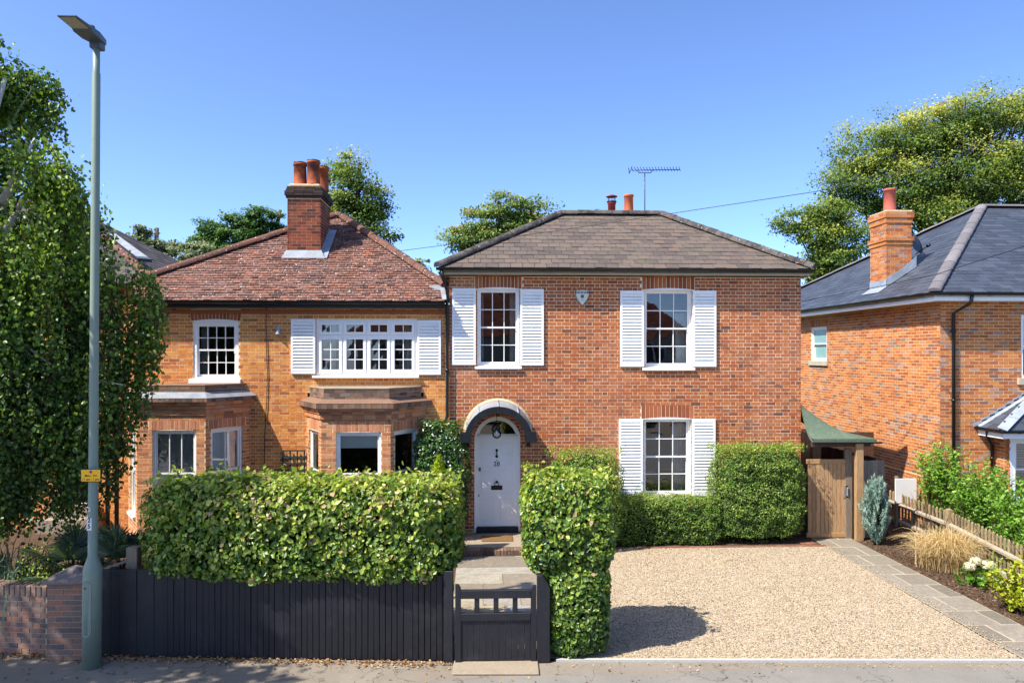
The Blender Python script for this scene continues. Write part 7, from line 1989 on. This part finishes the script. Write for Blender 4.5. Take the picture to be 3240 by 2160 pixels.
birch('weeping birch with pale bark and hanging twigs at the left behind the street lamp', -8.75, 11.35,
      [(1.2, 2.3), (2.0, 2.8), (2.7, 3.15), (3.4, 3.5), (4.1, 3.95), (4.6, 4.05), (5.2, 3.75), (5.9, 3.5), (6.6, 3.2), (7.6, 2.6), (8.3, 2.0), (8.9, 1.0)], 4500, 5, leaf=.068, ysc=.42)

# ------------------------------------------------------------------ trees beyond the roofs
def B(u, v, Y, ru, rv, rd=None):
    c = at(u, v, Y); k = K / F * Y
    return ((c.x, c.y, c.z), (ru * k, (rd or (ru + rv) / 2) * k, rv * k))
def bgtree(name, label, Y, bl, n, size, mat, seed, **kw):
    blobs = [B(u, v, Y, ru, rv) for u, v, ru, rv in bl]
    x = sum(b[0][0] for b in blobs) / len(blobs)
    return tree(name, label, (x, Y, -.14), blobs, n, size, mat, seed=seed, group='trees beyond the roofs', **kw)
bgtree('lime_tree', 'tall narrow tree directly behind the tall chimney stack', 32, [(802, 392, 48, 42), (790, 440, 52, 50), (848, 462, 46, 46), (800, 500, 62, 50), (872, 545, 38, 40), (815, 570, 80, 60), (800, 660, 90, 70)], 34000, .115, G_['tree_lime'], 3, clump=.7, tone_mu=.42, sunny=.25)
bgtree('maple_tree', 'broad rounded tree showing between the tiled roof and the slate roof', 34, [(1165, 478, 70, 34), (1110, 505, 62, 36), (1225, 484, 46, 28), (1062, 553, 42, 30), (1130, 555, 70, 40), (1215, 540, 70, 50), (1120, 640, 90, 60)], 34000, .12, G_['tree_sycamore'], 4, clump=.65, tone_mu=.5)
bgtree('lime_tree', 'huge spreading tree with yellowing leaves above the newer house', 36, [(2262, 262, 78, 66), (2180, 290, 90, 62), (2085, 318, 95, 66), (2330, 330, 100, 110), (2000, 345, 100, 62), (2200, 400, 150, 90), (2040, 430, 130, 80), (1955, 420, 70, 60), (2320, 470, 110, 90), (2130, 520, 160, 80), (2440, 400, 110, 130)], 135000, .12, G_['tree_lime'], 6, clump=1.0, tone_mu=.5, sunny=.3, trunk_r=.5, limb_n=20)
bgtree('lime_tree', 'lower spreading limb-like tree beside the red brick house corner, below the yellowing giant', 33, [(1840, 505, 58, 36), (1905, 490, 55, 34), (1880, 545, 55, 36), (1945, 550, 60, 50), (1900, 600, 50, 44), (1930, 640, 70, 60)], 28000, .115, G_['tree_lime'], 7, clump=.65, tone_mu=.5)
bgtree('olive_tree', 'grey green tree just beyond the skylight roof', 30, [(335, 560, 30, 34), (323, 530, 10, 18), (375, 575, 34, 26), (400, 595, 40, 28), (340, 610, 60, 40)], 7500, .13, G_['tree_olive'], 8, clump=.4, hollow=.2)
bgtree('oak_tree', 'mid green tree behind the left hip of the tiled roof', 33, [(492, 530, 32, 26), (478, 565, 44, 34), (560, 515, 46, 30), (590, 500, 26, 22), (540, 560, 70, 40)], 20000, .12, G_['tree_oak'], 9, clump=.45, tone_mu=.5)
bgtree('olive_tree', 'pale green bush seen just over the tiled roof near the skylight roof', 29, [(435, 580, 28, 22), (460, 575, 20, 18), (425, 610, 50, 30)], 4500, .12, G_['tree_olive'], 10, clump=.35, tone_mu=.6)
bgtree('fir_tree', 'dark conifer with a pointed leaning top beside the tall chimney stack', 34, [(622, 488, 12, 20), (630, 505, 22, 18), (625, 535, 40, 30), (645, 560, 50, 40)], 7000, .14, G_['tree_oak'], 12, clump=.3, tone_mu=.35, aspect=.35)
bgtree('small_tree', 'little sprig of foliage in the gap between the two houses', 40, [(968, 604, 14, 10), (960, 625, 20, 18)], 900, .16, G_['tree_olive'], 13, clump=.3, limb_n=4, trunk_r=.1)
bgtree('fir_tree', 'sparse conifer tips just showing over the slate ridge', 45, [(1350, 486, 14, 5), (1380, 486, 14, 6), (1425, 488, 9, 5), (1385, 520, 60, 20)], 1500, .2, G_['tree_oak'], 14, clump=.3, aspect=.3, limb_n=4, trunk_r=.12)
# street tree outside the picture: it casts the dappled shade on the left corner
tree('street_tree', 'street tree left of the lamp whose shade dapples the pavement', (-9.6, 6.9, -.1), [((-9.2, 7.0, 6.6), (2.3, 2.0, 1.7)), ((-8.4, 7.1, 5.9), (1.7, 1.7, 1.3)), ((-10.4, 6.8, 7.2), (2.0, 2.0, 1.8)), ((-8.3, 7.4, 7.2), (1.6, 1.3, 1.2))], 9500, .15, G_['tree_lime'], seed=15, clump=.5, trunk_r=.2)

oh_ = thing('street_hedge', 'clipped green hedge before the house across the street', 'hedge', (2, -10.4, 0))
hedge(oh_, (2, -10.4, .9), (10, .5, .9), 0, 14000, .11, G_['box'], tone_mu=.4, deep=.06, bulge=.06, faces=(.2, .2, .2, 1, 0, 1), k=8)
# ------------------------------------------------------------------ litter and mulch
n = 1500
s = RNG.uniform(0, 1, n); off = np.abs(RNG.normal(size=n)) * .10
a = np.array([-6.6, 10.06]); b = np.array([FB.x, FB.y - .03])
base_ = a + (b - a) * s[:, None]; P_ = np.stack([base_[:, 0] + RNG.normal(size=n) * .02, base_[:, 1] - .015 - off, .006 + RNG.uniform(0, .025, n) * np.exp(-off * 12)], 1)
m2 = 160; Q_ = np.stack([RNG.uniform(-6, 4, m2), RNG.uniform(8.9, 9.55, m2), np.full(m2, .008)], 1)
P_ = np.concatenate([P_, Q_])
tag(leaf_mesh('fallen_leaves', P_, RNG.normal(size=P_.shape) * .35 + np.array([0, 0, 1.0]), .038 * RNG.uniform(.4, 1.3, len(P_)), RNG.uniform(0, 1, len(P_)), M['dry_leaf'], None, aspect=.6, fine=True), 'dry fallen leaves gathered along the foot of the black fence', 'leaves', kind='stuff')
n = 5200; y = RNG.uniform(9.3, 16.2, n); x = RNG.uniform(7.95, 9.6, n)
P_ = np.stack([x, y, .022 + RNG.uniform(0, .02, n)], 1)
tag(leaf_mesh('bark_mulch', P_, RNG.normal(size=(n, 3)) * .5 + np.array([0, 0, 1]), .055 * RNG.uniform(.4, 1.3, n), RNG.uniform(0, 1, n), M['mulch'], None, aspect=.4), 'brown bark chips covering the bed beside the picket fence', 'mulch', kind='stuff')
